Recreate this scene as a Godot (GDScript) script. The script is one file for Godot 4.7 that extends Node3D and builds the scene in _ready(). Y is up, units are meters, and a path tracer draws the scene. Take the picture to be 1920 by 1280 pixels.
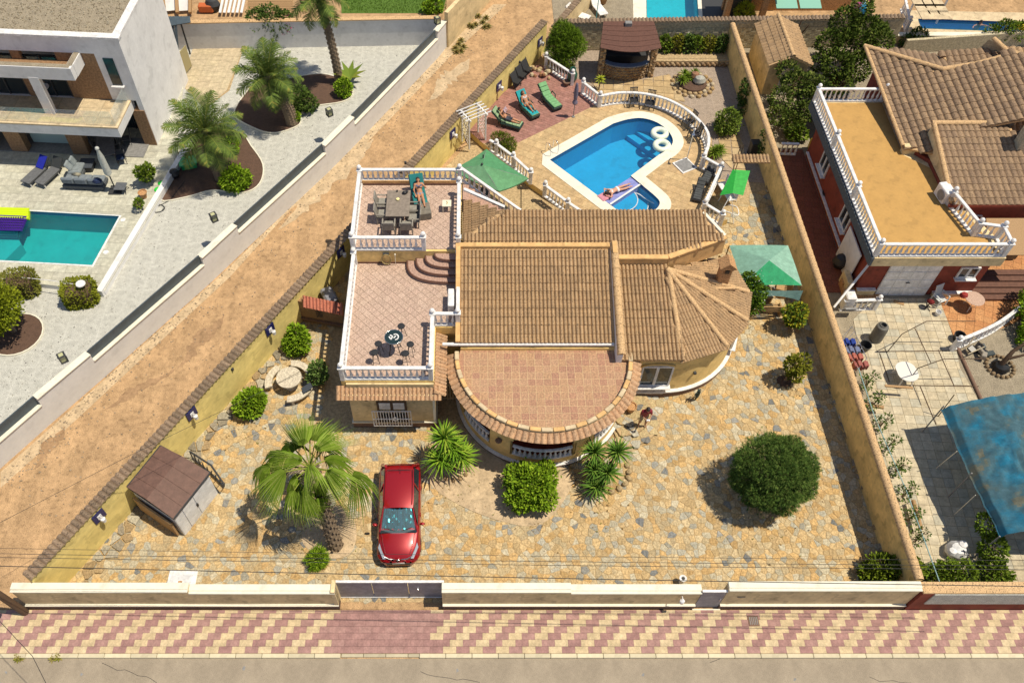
extends Node3D

# ---------- camera constants (pitch in degrees, focal length and lens centre in photo pixels) ----------
const PITCH := 53.5
const FOCAL := 1600.0
const CX := 885.0
const CY := 640.0
const EYE := 33.3
const SUN := Vector3(-0.42,-1.0,-0.05)

var M := {}
var names := {}
var cache := {}
var rng := RandomNumberGenerator.new()

const UP := Vector3.UP
const BK := Vector3.BACK
const ON := Vector3.ONE
const ZE := Vector3.ZERO
func V(x: float, y: float, z: float) -> Vector3: return Vector3(x, y, z)
func U(x: float, y: float) -> Vector2: return Vector2(x, y)
func K(r: float, g: float, b: float, a := 1.0) -> Color: return Color(r, g, b, a)
func TO(o: Vector3) -> Transform3D: return Transform3D(Basis(), o)
func TX(b: Basis, o: Vector3) -> Transform3D: return Transform3D(b, o)

class B:
	var V := PackedVector3Array()
	var N := PackedVector3Array()
	var C := PackedColorArray()
	var col := Color.WHITE
	var T := Transform3D()
	func tri(a: Vector3, b: Vector3, c: Vector3, na: Vector3, nb: Vector3, nc: Vector3) -> void:
		if (b-a).cross(c-a).dot(na+nb+nc) > 0.0:
			var t := b; b=c; c=t
			t=nb; nb=nc; nc=t
		V.append(T*a); V.append(T*b); V.append(T*c)
		N.append((T.basis*na).normalized()); N.append((T.basis*nb).normalized()); N.append((T.basis*nc).normalized())
		C.append(col); C.append(col); C.append(col)
	func flat(a: Vector3, b: Vector3, c: Vector3, n := Vector3.ZERO) -> void:
		if n == Vector3.ZERO:
			n=(c-a).cross(b-a).normalized()
		tri(a, b, c, n, n, n)
	func quad(a: Vector3, b: Vector3, c: Vector3, d: Vector3, n := Vector3.ZERO) -> void:
		if n == Vector3.ZERO:
			n=(c-a).cross(b-d).normalized()
		tri(a, b, c, n, n, n)
		tri(a, c, d, n, n, n)
	func box(c: Vector3, s: Vector3, bev := 0.0) -> void:
		var h := s*0.5
		if bev <= 0.0:
			for ax in 3:
				var u := Vector3.ZERO; var v := Vector3.ZERO; var w := Vector3.ZERO
				w[ax]=1.0; u[(ax+1) % 3]=h[(ax+1) % 3]; v[(ax+2) % 3]=h[(ax+2) % 3]
				for sg: float in [-1.0,1.0]:
					var o: Vector3=c+w*h[ax]*sg
					quad(o-u-v, o+u-v, o+u+v, o-u+v, w*sg)
			return
		bev=minf(bev, minf(h.x, minf(h.y, h.z))*0.9)
		var g := h-Vector3.ONE*bev
		for ax in 3:
			var a1 := (ax+1) % 3; var a2 := (ax+2) % 3
			for sg: float in [-1.0,1.0]:
				var w := Vector3.ZERO; w[ax]=sg
				var o: Vector3=c+w*h[ax]
				var u := Vector3.ZERO; u[a1]=g[a1]
				var v := Vector3.ZERO; v[a2]=g[a2]
				quad(o-u-v, o+u-v, o+u+v, o-u+v, w)
				# edges along axis ax
			for s1: float in [-1.0,1.0]:
				for s2: float in [-1.0,1.0]:
					var l := Vector3.ZERO; l[ax]=g[ax]
					var p := Vector3.ZERO; p[a1]=h[a1]*s1; p[a2]=g[a2]*s2
					var q := Vector3.ZERO; q[a1]=g[a1]*s1; q[a2]=h[a2]*s2
					var nn := Vector3.ZERO; nn[a1]=s1; nn[a2]=s2
					quad(c+p-l, c+p+l, c+q+l, c+q-l, nn.normalized())
		for sx: float in [-1.0,1.0]:
			for sy: float in [-1.0,1.0]:
				for sz: float in [-1.0,1.0]:
					var n := Vector3(sx, sy, sz).normalized()
					flat(c+Vector3(h.x*sx, g.y*sy, g.z*sz), c+Vector3(g.x*sx, h.y*sy, g.z*sz), c+Vector3(g.x*sx, g.y*sy, h.z*sz), n)
	func beam(a: Vector3, b: Vector3, w: float, h: float, up := Vector3.UP, bev := 0.0) -> void:
		var d := b-a
		var z := d.normalized()
		if absf(z.dot(up)) > 0.98: up=Vector3.RIGHT
		var x := up.cross(z).normalized()
		var y := z.cross(x)
		var old := T
		T=T*Transform3D(Basis(x, y, z), (a+b)*0.5)
		box(Vector3.ZERO, Vector3(w, h, d.length()), bev)
		T=old
	func lathe(p: Array, n := 10, c := Vector3.ZERO) -> void:
		for i in p.size()-1:
			var p0: Vector2=p[i]; var p1: Vector2=p[i+1]
			if p0.distance_to(p1) < 1e-6: continue
			var sl := (p1-p0).normalized()
			for k in n:
				var t0 := TAU*k/n; var t1 := TAU*(k+1)/n
				var d0 := Vector3(cos(t0),0, sin(t0)); var d1 := Vector3(cos(t1),0, sin(t1))
				var n0 := d0*sl.y-Vector3.UP*sl.x; var n1 := d1*sl.y-Vector3.UP*sl.x
				var a := c+d0*p0.x+Vector3.UP*p0.y; var b := c+d1*p0.x+Vector3.UP*p0.y
				var e := c+d0*p1.x+Vector3.UP*p1.y; var f := c+d1*p1.x+Vector3.UP*p1.y
				if p0.x > 1e-5: tri(a, b, f, n0, n1, n1)
				if p1.x > 1e-5: tri(a, f, e, n0, n1, n0)
	func sph(c: Vector3, r: Vector3, n := 10) -> void:
		var old := T
		T=T*Transform3D(Basis.from_scale(r), c)
		var p := []
		var m := maxi(4, n/2)
		for i in m+1:
			var t := PI*i/m
			p.append(Vector2(sin(t),-cos(t)))
		lathe(p, n)
		T=old
	func tube(p: Array, r: Variant, n := 6, caps := true) -> void:
		var rings := []
		var dirs := []
		var up := Vector3(0.13,0.97,0.21).normalized()
		var m := p.size()
		var px := Vector3.ZERO
		for i in m:
			var d: Vector3=(p[mini(i+1, m-1)]-p[maxi(i-1,0)]).normalized()
			var x := d.cross(up if absf(d.dot(up)) < 0.95 else Vector3.RIGHT).normalized() if i == 0 else (px-d*px.dot(d)).normalized()
			px=x
			var y := d.cross(x)
			var rr: float=r[i] if r is Array else r
			var ring := []
			var dd := []
			for k in n:
				var t := TAU*k/n
				var q := x*cos(t)+y*sin(t)
				dd.append(q)
				ring.append(p[i]+q*rr)
			rings.append(ring); dirs.append(dd)
		for i in m-1:
			for k in n:
				var k2 := (k+1) % n
				tri(rings[i][k], rings[i][k2], rings[i+1][k2], dirs[i][k], dirs[i][k2], dirs[i+1][k2])
				tri(rings[i][k], rings[i+1][k2], rings[i+1][k], dirs[i][k], dirs[i+1][k2], dirs[i+1][k])
		if caps:
			for e: int in [0, m-1]:
				var nn: Vector3=(p[0]-p[1]).normalized() if e == 0 else (p[m-1]-p[m-2]).normalized()
				for k in range(1, n-1):
					flat(rings[e][0], rings[e][k], rings[e][k+1], nn)
	func top(poly: PackedVector2Array, y: float, n := Vector3.UP) -> void:
		var ix := Geometry2D.triangulate_polygon(poly)
		for i in range(0, ix.size(),3):
			var a := poly[ix[i]]; var b := poly[ix[i+1]]; var c := poly[ix[i+2]]
			flat(Vector3(a.x, y, a.y), Vector3(b.x, y, b.y), Vector3(c.x, y, c.y), n)
	func prism(poly: PackedVector2Array, y0: float, y1: float, bottom := false) -> void:
		top(poly, y1)
		if bottom: top(poly, y0, Vector3.DOWN)
		var cw := 1.0 if Geometry2D.is_polygon_clockwise(poly) else -1.0
		for i in poly.size():
			var a := poly[i]; var b := poly[(i+1) % poly.size()]
			var d := (b-a).normalized()
			var n := Vector3(d.y,0,-d.x)*cw
			quad(Vector3(a.x, y0, a.y), Vector3(b.x, y0, b.y), Vector3(b.x, y1, b.y), Vector3(a.x, y1, a.y),-n if _out(poly, a, b, n) else n)
	func _out(poly: PackedVector2Array, a: Vector2, b: Vector2, n: Vector3) -> bool:
		return Geometry2D.is_point_in_polygon((a+b)*0.5+Vector2(n.x, n.z)*0.002, poly)
	func mesh() -> ArrayMesh:
		var m := ArrayMesh.new()
		var a := []
		a.resize(Mesh.ARRAY_MAX)
		a[Mesh.ARRAY_VERTEX]=V; a[Mesh.ARRAY_NORMAL]=N; a[Mesh.ARRAY_COLOR]=C
		m.add_surface_from_arrays(Mesh.PRIMITIVE_TRIANGLES, a)
		return m

# ---------- where a point of the photograph lies on a level of known height ----------
func G(px: float, py: float, h := 0.0) -> Vector3:
	var s := sin(deg_to_rad(PITCH)); var c := cos(deg_to_rad(PITCH))
	var u := (px-CX)/FOCAL; var v := (py-CY)/FOCAL
	var d := Vector3(u,-s-v*c,-c+v*s)
	return Vector3(0, EYE,0)+d*((h-EYE)/d.y)

func G2(px: float, py: float, h := 0.0) -> Vector2:
	var p := G(px, py, h)
	return Vector2(p.x, p.z)

func A(l: Array, h := 0.0) -> PackedVector2Array:
	var r := PackedVector2Array()
	for i in range(0, l.size(),2): r.append(G2(l[i], l[i+1], h))
	return r

func W(l: Array) -> PackedVector2Array:
	var r := PackedVector2Array()
	for i in range(0, l.size(),2): r.append(Vector2(l[i], l[i+1]))
	return r

func v3(p: Vector2, y: float) -> Vector3: return Vector3(p.x, y, p.y)
func rf(a: float, b: float) -> float: return rng.randf_range(a, b)

# ---------- object helpers ----------
func place(o: Node3D, called: String, parent: Node) -> void:
	var key := "%d/%s" % [parent.get_instance_id(), called]
	var k: int=names.get(key,0)
	names[key]=k+1
	o.name=called if k == 0 else "%s_%03d" % [called, k]
	parent.add_child(o, true)

func put(called: String, mesh: Mesh, m: Variant, parent: Node=null, xf := Transform3D()) -> MeshInstance3D:
	var o := MeshInstance3D.new()
	o.mesh=mesh
	o.material_override=M[m] if m is String else m
	o.transform=xf
	place(o, called, parent if parent else self)
	return o

func obj(called: String, b: B, m: Variant, parent: Node=null, xf := Transform3D()) -> MeshInstance3D:
	if b.V.is_empty(): return null
	return put(called, b.mesh(), m, parent, xf)

func tag(o: Node, label: String, category := "", group := "", kind := "") -> Node:
	if o == null: return o
	if label: o.set_meta("label", label)
	if category: o.set_meta("category", category)
	if group: o.set_meta("group", group)
	if kind: o.set_meta("kind", kind)
	return o

func thing(called: String, label: String, category: String, at := Vector3.ZERO, turn := 0.0, group := "") -> Node3D:
	var o := Node3D.new()
	o.position=at
	o.rotation.y=turn
	place(o, called, self)
	tag(o, label, category, group)
	return o

func struct(called: String, b: B, m: Variant, label := "") -> MeshInstance3D:
	var o := obj(called, b, m)
	tag(o, label, "", "", "structure")
	return o

func stuff(o: Node) -> Node:
	if o: o.set_meta("kind", "stuff")
	return o

func multi(called: String, mesh: Mesh, m: Variant, xfs: Array, cols: Array, parent: Node) -> MultiMeshInstance3D:
	var mm := MultiMesh.new()
	mm.transform_format=MultiMesh.TRANSFORM_3D
	mm.use_colors=true
	mm.mesh=mesh
	mm.instance_count=xfs.size()
	for i in xfs.size():
		mm.set_instance_transform(i, xfs[i])
		mm.set_instance_color(i, cols[i % cols.size()])
	var o := MultiMeshInstance3D.new()
	o.multimesh=mm
	o.material_override=M[m] if m is String else m
	place(o, called, parent)
	o.set_meta("kind", "stuff")
	return o

# ---------- materials ----------
func noise_tex(key: String, sd: int, layers: Array, spots := []) -> ImageTexture:
	# layers: [frequency, amount]; spots: [frequency, threshold, darkness]; values multiply the base colour
	var n := 512
	var acc := PackedFloat32Array()
	acc.resize(n*n)
	acc.fill(0.0)
	var i := 0
	for l: Array in layers:
		var f := FastNoiseLite.new()
		f.seed=sd+i*17
		f.noise_type=FastNoiseLite.TYPE_SIMPLEX_SMOOTH
		f.frequency=l[0]
		f.fractal_octaves=3
		var d := f.get_seamless_image(n, n).get_data()
		for k in n*n: acc[k] += (d[k]/255.0-0.5)*float(l[1])
		i += 1
	for l: Array in spots:
		var f := FastNoiseLite.new()
		f.seed=sd+91+i*13
		f.frequency=l[0]
		f.fractal_octaves=4
		var d := f.get_seamless_image(n, n).get_data()
		for k in n*n:
			var t: float=clampf((d[k]/255.0-float(l[1]))*6.0,0.0,1.0)
			acc[k] -= t*float(l[2])
		i += 1
	var out := PackedByteArray()
	out.resize(n*n*3)
	for k in n*n:
		var v := int(clampf(0.87+acc[k],0.08,1.0)*255.0)
		out[k*3]=v; out[k*3+1]=v; out[k*3+2]=v
	var t := ImageTexture.create_from_image(Image.create_from_data(n, n, false, Image.FORMAT_RGB8, out))
	M["t_"+key]=t
	return t

func mat(key: String, r: float, g: float, b: float, rough := 0.85, tex := "", size := 2.0, o := {}) -> StandardMaterial3D:
	var m := StandardMaterial3D.new()
	m.resource_name=key
	var k := 1.17 if tex else 1.0   # the noise averages about 0.87
	m.albedo_color=Color(minf(r*k*k,1.0), minf(g*k*k,1.0), minf(b*k*k,1.0)).linear_to_srgb()
	m.roughness=rough
	m.vertex_color_use_as_albedo=true
	if tex:
		m.albedo_texture=M["t_"+tex]
		m.uv1_triplanar=true
		m.uv1_world_triplanar=o.get("world", true)
		m.uv1_scale=Vector3.ONE/size
	m.metallic=o.get("metal",0.0)
	if o.has("spec"): m.metallic_specular=o.spec
	if o.has("alpha"):
		m.transparency=BaseMaterial3D.TRANSPARENCY_ALPHA
		m.albedo_color.a=o.alpha
	if o.has("coat"):
		m.clearcoat_enabled=true
		m.clearcoat=o.coat
		m.clearcoat_roughness=0.04
	if o.has("back"):
		m.backlight_enabled=true
		m.backlight=Color(r, g, b).linear_to_srgb()*float(o.back)
	if o.has("bump"):
		m.normal_enabled=true
		m.normal_texture=M["n_"+o.get("bumptex", tex)]
		m.normal_scale=o.bump
	m.cull_mode=BaseMaterial3D.CULL_DISABLED
	M[key]=m
	return m

func bump_of(key: String, strength := 4.0) -> void:
	var im: Image=M["t_"+key].get_image().duplicate()
	im.convert(Image.FORMAT_RGBA8)
	im.bump_map_to_normal_map(strength)
	M["n_"+key]=ImageTexture.create_from_image(im)

func materials() -> void:
	noise_tex("faint",21, [[0.006,0.05], [0.03,0.04], [0.2,0.06]], [[0.008,0.66,0.05]])
	noise_tex("soft",1, [[0.008,0.16], [0.03,0.12], [0.12,0.14]])
	noise_tex("plaster",2, [[0.006,0.16], [0.02,0.08], [0.2,0.12]], [[0.012,0.66,0.10]])
	noise_tex("dirt",3, [[0.006,0.16], [0.03,0.14], [0.2,0.26]], [[0.02,0.66,0.08], [0.15,0.68,0.2]])
	noise_tex("gravel",4, [[0.008,0.10], [0.08,0.26], [0.3,0.42]], [[0.12,0.6,0.5]])
	noise_tex("asphalt",5, [[0.005,0.08], [0.03,0.05], [0.35,0.34]], [[0.3,0.68,0.3]])
	noise_tex("tile",6, [[0.01,0.1], [0.05,0.14], [0.25,0.14]], [[0.035,0.63,0.4], [0.12,0.64,0.4]])
	noise_tex("stone",7, [[0.02,0.26], [0.08,0.22], [0.3,0.14]], [[0.06,0.64,0.22]])
	noise_tex("bark",8, [[0.03,0.3], [0.12,0.4]])
	noise_tex("leaf",9, [[0.05,0.3], [0.2,0.2]])
	noise_tex("wave",10, [[0.01,0.5], [0.035,0.35]])
	for k in ["plaster", "gravel", "dirt", "asphalt", "stone"]: bump_of(k,6.0)
	bump_of("wave",3.0)
	mat("dirt",0.44,0.29,0.16,0.95, "dirt",5.0, {"bump": 0.8, "spec": 0.2})
	mat("dirt2",0.50,0.38,0.24,0.95, "dirt",3.0, {"bump": 0.8})
	mat("asphalt",0.33,0.28,0.215,0.95, "asphalt",3.4, {"bump": 0.5, "spec": 0.2})
	mat("mortar",0.42,0.31,0.17,0.95, "stone",2.0)
	mat("flag",1,1,1,0.85, "stone",1.3, {"bump": 0.5, "spec": 0.3})
	mat("paver",1,1,1,0.9, "soft",1.7)
	mat("terra",1,1,1,0.75, "stone",1.1)
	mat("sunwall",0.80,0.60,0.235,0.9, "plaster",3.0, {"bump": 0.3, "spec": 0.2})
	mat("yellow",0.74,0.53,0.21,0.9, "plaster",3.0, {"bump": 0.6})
	mat("cream",0.64,0.51,0.29,0.9, "plaster",3.0, {"bump": 0.5})
	mat("ochre",0.64,0.40,0.17,0.9, "plaster",2.0, {"bump": 0.6})
	mat("whitep",0.78,0.79,0.79,0.7, "faint",5.0)
	mat("greyp",0.66,0.66,0.66,0.85, "faint",4.0)
	mat("redp",0.23,0.045,0.025,0.85, "plaster",3.0)
	mat("block",0.50,0.44,0.30,0.95, "stone",2.0, {"bump": 0.9})
	mat("coping",0.76,0.70,0.58,0.8, "faint",3.0)
	mat("coping2",0.56,0.45,0.29,0.85, "plaster",2.0)
	mat("terraw",0.52,0.29,0.13,0.85, "tile",1.6)
	mat("darkterra",0.13,0.06,0.04,0.8, "soft",1.0)
	mat("plinth",0.19,0.115,0.08,0.9, "stone",0.6, {"bump": 0.8})
	mat("white",0.80,0.81,0.82,0.45, "soft",2.0)
	mat("rtile",1,1,1,0.85, "tile",1.9)
	mat("capt",0.62,0.41,0.21,0.85, "tile",1.5)
	mat("gravelw",0.56,0.56,0.51,0.95, "gravel",1.6, {"bump": 1.0})
	mat("gravelp",0.40,0.32,0.25,0.95, "gravel",1.4, {"bump": 1.0})
	mat("gravelr",0.34,0.29,0.21,0.95, "gravel",2.4, {"bump": 1.0})
	mat("mulch",0.13,0.075,0.05,0.95, "gravel",1.2, {"bump": 1.2})
	mat("steelgrey",0.23,0.24,0.29,0.5, "soft",2.0, {"metal": 0.2})
	mat("brownmetal",0.14,0.075,0.055,0.65, "soft",1.5)
	mat("shedgrey",0.66,0.68,0.71,0.5, "soft",2.0)
	mat("wood",0.36,0.22,0.10,0.7, "bark",0.7)
	mat("darkwood",0.10,0.06,0.035,0.8, "bark",0.7)
	mat("clad",0.28,0.165,0.085,0.7, "stone",1.6)
	mat("trunk",0.20,0.15,0.10,0.95, "bark",0.5)
	mat("leaf",1,1,1,0.7, "",1.0, {"back": 0.12, "spec": 0.22})
	mat("black",0.02,0.021,0.023,0.5)
	mat("dark",0.035,0.037,0.04,0.6)
	mat("grey",0.22,0.22,0.22,0.7, "soft",1.0)
	mat("fab",1,1,1,0.95, "soft",0.8)
	mat("plast",1,1,1,0.4)
	mat("chrome",0.75,0.76,0.78,0.25, "",1.0, {"metal": 1.0})
	mat("glass",0.02,0.03,0.035,0.08, "",1.0, {"spec": 0.6})
	mat("pane",0.75,0.9,0.85,0.05, "",1.0, {"alpha": 0.12})
	mat("water",0.1,0.5,0.8,0.04, "",1.0, {"alpha": 0.06, "bump": 0.12, "bumptex": "wave"})
	M.water.uv1_triplanar=true; M.water.uv1_world_triplanar=true; M.water.uv1_scale=Vector3.ONE/6.0
	mat("poolblue",0.0,0.30,0.60,0.5, "faint",5.0)
	mat("poolteal",0.0,0.34,0.33,0.5, "faint",5.0)
	mat("poolturq",0.0,0.42,0.52,0.5, "faint",5.0)
	mat("skin",0.50,0.25,0.15,0.6)
	mat("carred",0.30,0.002,0.006,0.35, "",1.0, {"metal": 0.25, "coat": 1.0})
	mat("tyre",0.02,0.02,0.02,0.85)
	mat("tarp",0.02,0.22,0.37,0.6, "tile",3.0)
	mat("cable",0.03,0.03,0.03,0.7)

func vc(r: float, g: float, b: float, j := 0.0) -> Color:
	var k := 1.0+rf(-j, j)
	return Color(r*k, g*k, b*k)

func pick(l: Array) -> Color: return l[rng.randi() % l.size()]

# ---------- paving: single pieces up to a limit, the rest joined ----------
func pave(parent: Node, called: String, poly: PackedVector2Array, h: float, sz: Vector2, rot: float, gap: float, cols: Array, m: Variant, cap: int, thick := 0.02, stagger := 0.0, jitter := 0.06, origin := Vector2.ZERO) -> void:
	var xf := Transform2D(rot, origin)
	var inv := xf.affine_inverse()
	var lo := Vector2(1e9,1e9); var hi := -lo
	for p in poly:
		var q := inv*p
		lo=lo.min(q); hi=hi.max(q)
	var rest := B.new()
	var cells := []
	for j in range(floori(lo.y/sz.y), ceili(hi.y/sz.y)):
		var off := fposmod(j*stagger,1.0)*sz.x
		for i in range(floori((lo.x-off)/sz.x), ceili((hi.x-off)/sz.x)):
			cells.append([xf*Vector2((i+0.5)*sz.x+off, (j+0.5)*sz.y), i, j])
	cells.sort_custom(func(a: Array, b: Array) -> bool: return a[0].y > b[0].y)
	var n := 0
	for c: Array in cells:
		var o: Vector2=c[0]
		var q := PackedVector2Array()
		var inside := true
		for s: Vector2 in [Vector2(-1,-1), Vector2(1,-1), Vector2(1,1), Vector2(-1,1)]:
			var p := o+xf.basis_xform(Vector2(s.x*(sz.x-gap), s.y*(sz.y-gap))*0.5)
			q.append(p)
			if inside and not Geometry2D.is_point_in_polygon(p, poly): inside=false
		var parts := [q]
		if not inside: parts=Geometry2D.intersect_polygons(q, poly)
		for part: PackedVector2Array in parts:
			if part.size() < 3: continue
			var col: Color=pick(cols)
			var k := 1.0+rf(-jitter, jitter)
			col=Color(col.r*k, col.g*k, col.b*k)
			if n < cap:
				var b := B.new()
				b.col=col
				b.prism(part, h, h+thick)
				if b.V.size() > 0: obj(called, b, m, parent)
				n += 1
			else:
				rest.col=col
				rest.prism(part, h, h+thick)
	stuff(obj(called + "_field", rest, m, parent))

# stones of irregular outline
func flagstones(parent: Node, poly: PackedVector2Array, holes: Array, h: float, cell: float, gap: float, cols: Array, cap: int, called := "flagstone", m := "flag") -> void:
	var lo := Vector2(1e9,1e9); var hi := -lo
	for p in poly:
		lo=lo.min(p); hi=hi.max(p)
	var nx := ceili((hi.x-lo.x)/cell)+4; var ny := ceili((hi.y-lo.y)/cell)+4
	var pts := []
	for j in ny:
		for i in nx:
			pts.append(lo+Vector2(i-2+rf(-0.47,0.47), j-2+rf(-0.47,0.47))*cell)
	var list := []
	for j in range(2, ny-2):
		for i in range(2, nx-2):
			var p: Vector2=pts[j*nx+i]
			if not Geometry2D.is_point_in_polygon(p, poly): continue
			var bad := false
			for ho: PackedVector2Array in holes:
				if Geometry2D.is_point_in_polygon(p, ho): bad=true
			if bad: continue
			list.append(j*nx+i)
	list.sort_custom(func(a: int, b: int) -> bool: return pts[a].y > pts[b].y)
	var rest := B.new()
	var n := 0
	for id: int in list:
		var p: Vector2=pts[id]
		var c := PackedVector2Array([p+Vector2(-cell,-cell)*1.2, p+Vector2(cell,-cell)*1.2, p+Vector2(cell, cell)*1.2, p+Vector2(-cell, cell)*1.2])
		for dj in range(-2,3):
			for di in range(-2,3):
				if di == 0 and dj == 0: continue
				var q: Vector2=pts[clampi(id+dj*nx+di,0, pts.size()-1)]
				var mid := (p+q)*0.5
				var nrm := (q-p).normalized()
				var lim := mid.dot(nrm)-gap*0.5
				var r := PackedVector2Array()
				for k in c.size():
					var a := c[k]; var b := c[(k+1) % c.size()]
					var da := a.dot(nrm)-lim; var db := b.dot(nrm)-lim
					if da <= 0.0: r.append(a)
					if (da < 0.0) != (db < 0.0): r.append(a.lerp(b, da/(da-db)))
				c=r
		if c.size() < 3: continue
		var b := rest if n >= cap else B.new()
		b.col=stone_col(cols, p)
		var y := h+rf(0.012,0.03)
		var ctr := Vector2.ZERO
		for q in c: ctr += q
		ctr /= c.size()
		for k in c.size():
			var a := c[k]; var e := c[(k+1) % c.size()]
			var ai := a.lerp(ctr,0.07); var ei := e.lerp(ctr,0.07)
			b.flat(v3(ctr, y+0.002), v3(ai, y), v3(ei, y), Vector3.UP)
			var nn := Vector3((a.x+e.x)*0.5-ctr.x,0, (a.y+e.y)*0.5-ctr.y).normalized()
			b.quad(v3(ai, y), v3(ei, y), v3(e, h), v3(a, h), (nn+Vector3.UP*0.8).normalized())
		if n < cap: obj(called, b, m, parent)
		n += 1
	stuff(obj(called + "_field", rest, m, parent))

var blotch := FastNoiseLite.new()
func stone_col(cols: Array, p: Vector2) -> Color:
	# cols: [colour, weight]; slate comes in drifts
	var t := 0.0
	var sl := clampf(blotch.get_noise_2d(p.x*14.0, p.y*14.0)*1.6+0.35,0.05,2.2)
	for c: Array in cols: t += c[1]*(sl if c.size() > 2 else 1.0)
	var r := rng.randf()*t
	for c: Array in cols:
		r -= c[1]*(sl if c.size() > 2 else 1.0)
		if r <= 0.0:
			var k := 1.0+rf(-0.2,0.16)
			return Color(c[0].r*k, c[0].g*k, c[0].b*k)
	return cols[0][0]

func sheet(poly: PackedVector2Array, holes: Array, y: float, b: B) -> void:
	var pieces := [poly]
	for ho: PackedVector2Array in holes:
		var cx := 0.0
		for p in ho: cx += p.x
		cx /= ho.size()
		var next := []
		for pc: PackedVector2Array in pieces:
			for half: PackedVector2Array in [W([-900,-900, cx,-900, cx,900,-900,900]), W([cx,-900,900,-900,900,900, cx,900])]:
				for q: PackedVector2Array in Geometry2D.intersect_polygons(pc, half):
					for r: PackedVector2Array in Geometry2D.clip_polygons(q, ho):
						next.append(r)
		pieces=next
	for pc: PackedVector2Array in pieces:
		b.top(pc, y)

const DK := 0.4      # level of the pool deck
const VP := 0.3      # level of the villa's patio
var yard: PackedVector2Array
var pool_main: PackedVector2Array
var pool_kid: PackedVector2Array
var pool_villa: PackedVector2Array
var pool_north: PackedVector2Array
var pool_east: PackedVector2Array

func tc(r: float, g: float, b: float) -> Color: return Color(minf(r*1.36,1.0), minf(g*1.36,1.0), minf(b*1.36,1.0))

func smooth(l: PackedVector2Array, n := 5) -> PackedVector2Array:   # closed Catmull-Rom
	var r := PackedVector2Array()
	for i in l.size():
		for k in n:
			r.append(l[i].cubic_interpolate(l[(i+1) % l.size()], l[(i-1+l.size()) % l.size()], l[(i+2) % l.size()], float(k)/n))
	return r

func sline(l: Array, n := 5) -> Array:
	var r := []
	for i in l.size()-1:
		for k in n:
			r.append(l[i].cubic_interpolate(l[i+1], l[maxi(i-1,0)], l[mini(i+2, l.size()-1)], float(k)/n))
	r.append(l[-1])
	return r

func setup() -> void:
	var cam := Camera3D.new()
	cam.name = "camera"
	add_child(cam)
	cam.position=V(0, EYE,0)
	cam.rotation_degrees=V(-PITCH,0,0)
	cam.projection=Camera3D.PROJECTION_FRUSTUM
	cam.near=0.5
	cam.far=900.0
	cam.size=0.5*1280.0/FOCAL
	cam.frustum_offset=U((960.0-CX)/FOCAL*0.5, (CY-640.0)/FOCAL*0.5)
	cam.current=true
	var e := Environment.new()
	e.background_mode=Environment.BG_SKY
	var sky := Sky.new()
	var sm := ProceduralSkyMaterial.new()
	sm.sky_top_color=K(0.42,0.48,0.59)
	sm.sky_horizon_color=K(0.72,0.77,0.82)
	sm.sky_curve=0.12
	sm.ground_bottom_color=K(0.30,0.25,0.2)
	sm.ground_horizon_color=K(0.55,0.55,0.55)
	sky.sky_material=sm
	e.sky=sky
	e.background_energy_multiplier=1.15
	e.tonemap_mode=Environment.TONE_MAPPER_LINEAR
	e.tonemap_exposure=1.07
	e.sdfgi_enabled=true
	e.ssao_enabled=true
	e.ssil_enabled=true
	var we := WorldEnvironment.new()
	we.name = "world_environment"
	we.environment=e
	add_child(we)
	var sun := DirectionalLight3D.new()
	sun.name = "sun"
	sun.light_energy=1.5
	sun.light_color=K(1.0,0.95,0.86)
	sun.light_angular_distance=0.5
	sun.shadow_enabled=true
	sun.look_at_from_position(ZE, SUN, Vector3.FORWARD)
	add_child(sun)

func pool(called: String, label: String, poly: PackedVector2Array, level: float, depth: float, m: String) -> void:
	var b := B.new()
	b.top(poly, level-depth)
	for i in poly.size():
		var p := poly[i]; var q := poly[(i+1) % poly.size()]
		b.quad(v3(p, level-depth), v3(q, level-depth), v3(q, level+0.02), v3(p, level+0.02))
	var basin := struct(called + "_basin", b, m, "tiled basin of the "+label)
	b=B.new()   # shaded pool side painted as a darker blue band at the water line
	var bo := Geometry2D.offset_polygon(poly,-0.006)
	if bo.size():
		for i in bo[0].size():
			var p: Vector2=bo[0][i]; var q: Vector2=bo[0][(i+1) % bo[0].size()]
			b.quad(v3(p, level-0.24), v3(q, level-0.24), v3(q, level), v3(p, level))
	obj("waterline_shade", b, mat("band",0.01,0.07,0.22,0.3, "faint",1.0), basin)
	var w := B.new()
	var ins := Geometry2D.offset_polygon(poly,-0.004)
	w.top(ins[0] if ins.size() else poly, level-0.1)
	struct(called + "_water", w, "water", "water of the "+label)
	basin.set_meta("kind", "structure")

# rim of a pool or bed: a band that follows the outline
func band(b: B, poly: PackedVector2Array, w: float, y0: float, y1: float) -> void:
	var o := Geometry2D.offset_polygon(poly, w, Geometry2D.JOIN_MITER)
	if o.is_empty(): return
	var out: PackedVector2Array=o[0]
	for i in poly.size():
		var p := poly[i]; var q := poly[(i+1) % poly.size()]
		var po := _near(out, p); var qo := _near(out, q)
		b.quad(v3(p, y1), v3(q, y1), v3(qo, y1), v3(po, y1), UP)
		b.quad(v3(po, y0), v3(qo, y0), v3(qo, y1), v3(po, y1))
		b.quad(v3(p, y0), v3(q, y0), v3(q, y1), v3(p, y1))

func _near(l: PackedVector2Array, p: Vector2) -> Vector2:
	var best := l[0]; var bd := 1e9
	for i in l.size():
		var q := Geometry2D.get_closest_point_to_segment(p, l[i], l[(i+1) % l.size()])
		if q.distance_to(p) < bd:
			bd=q.distance_to(p); best=q
	return best

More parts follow.
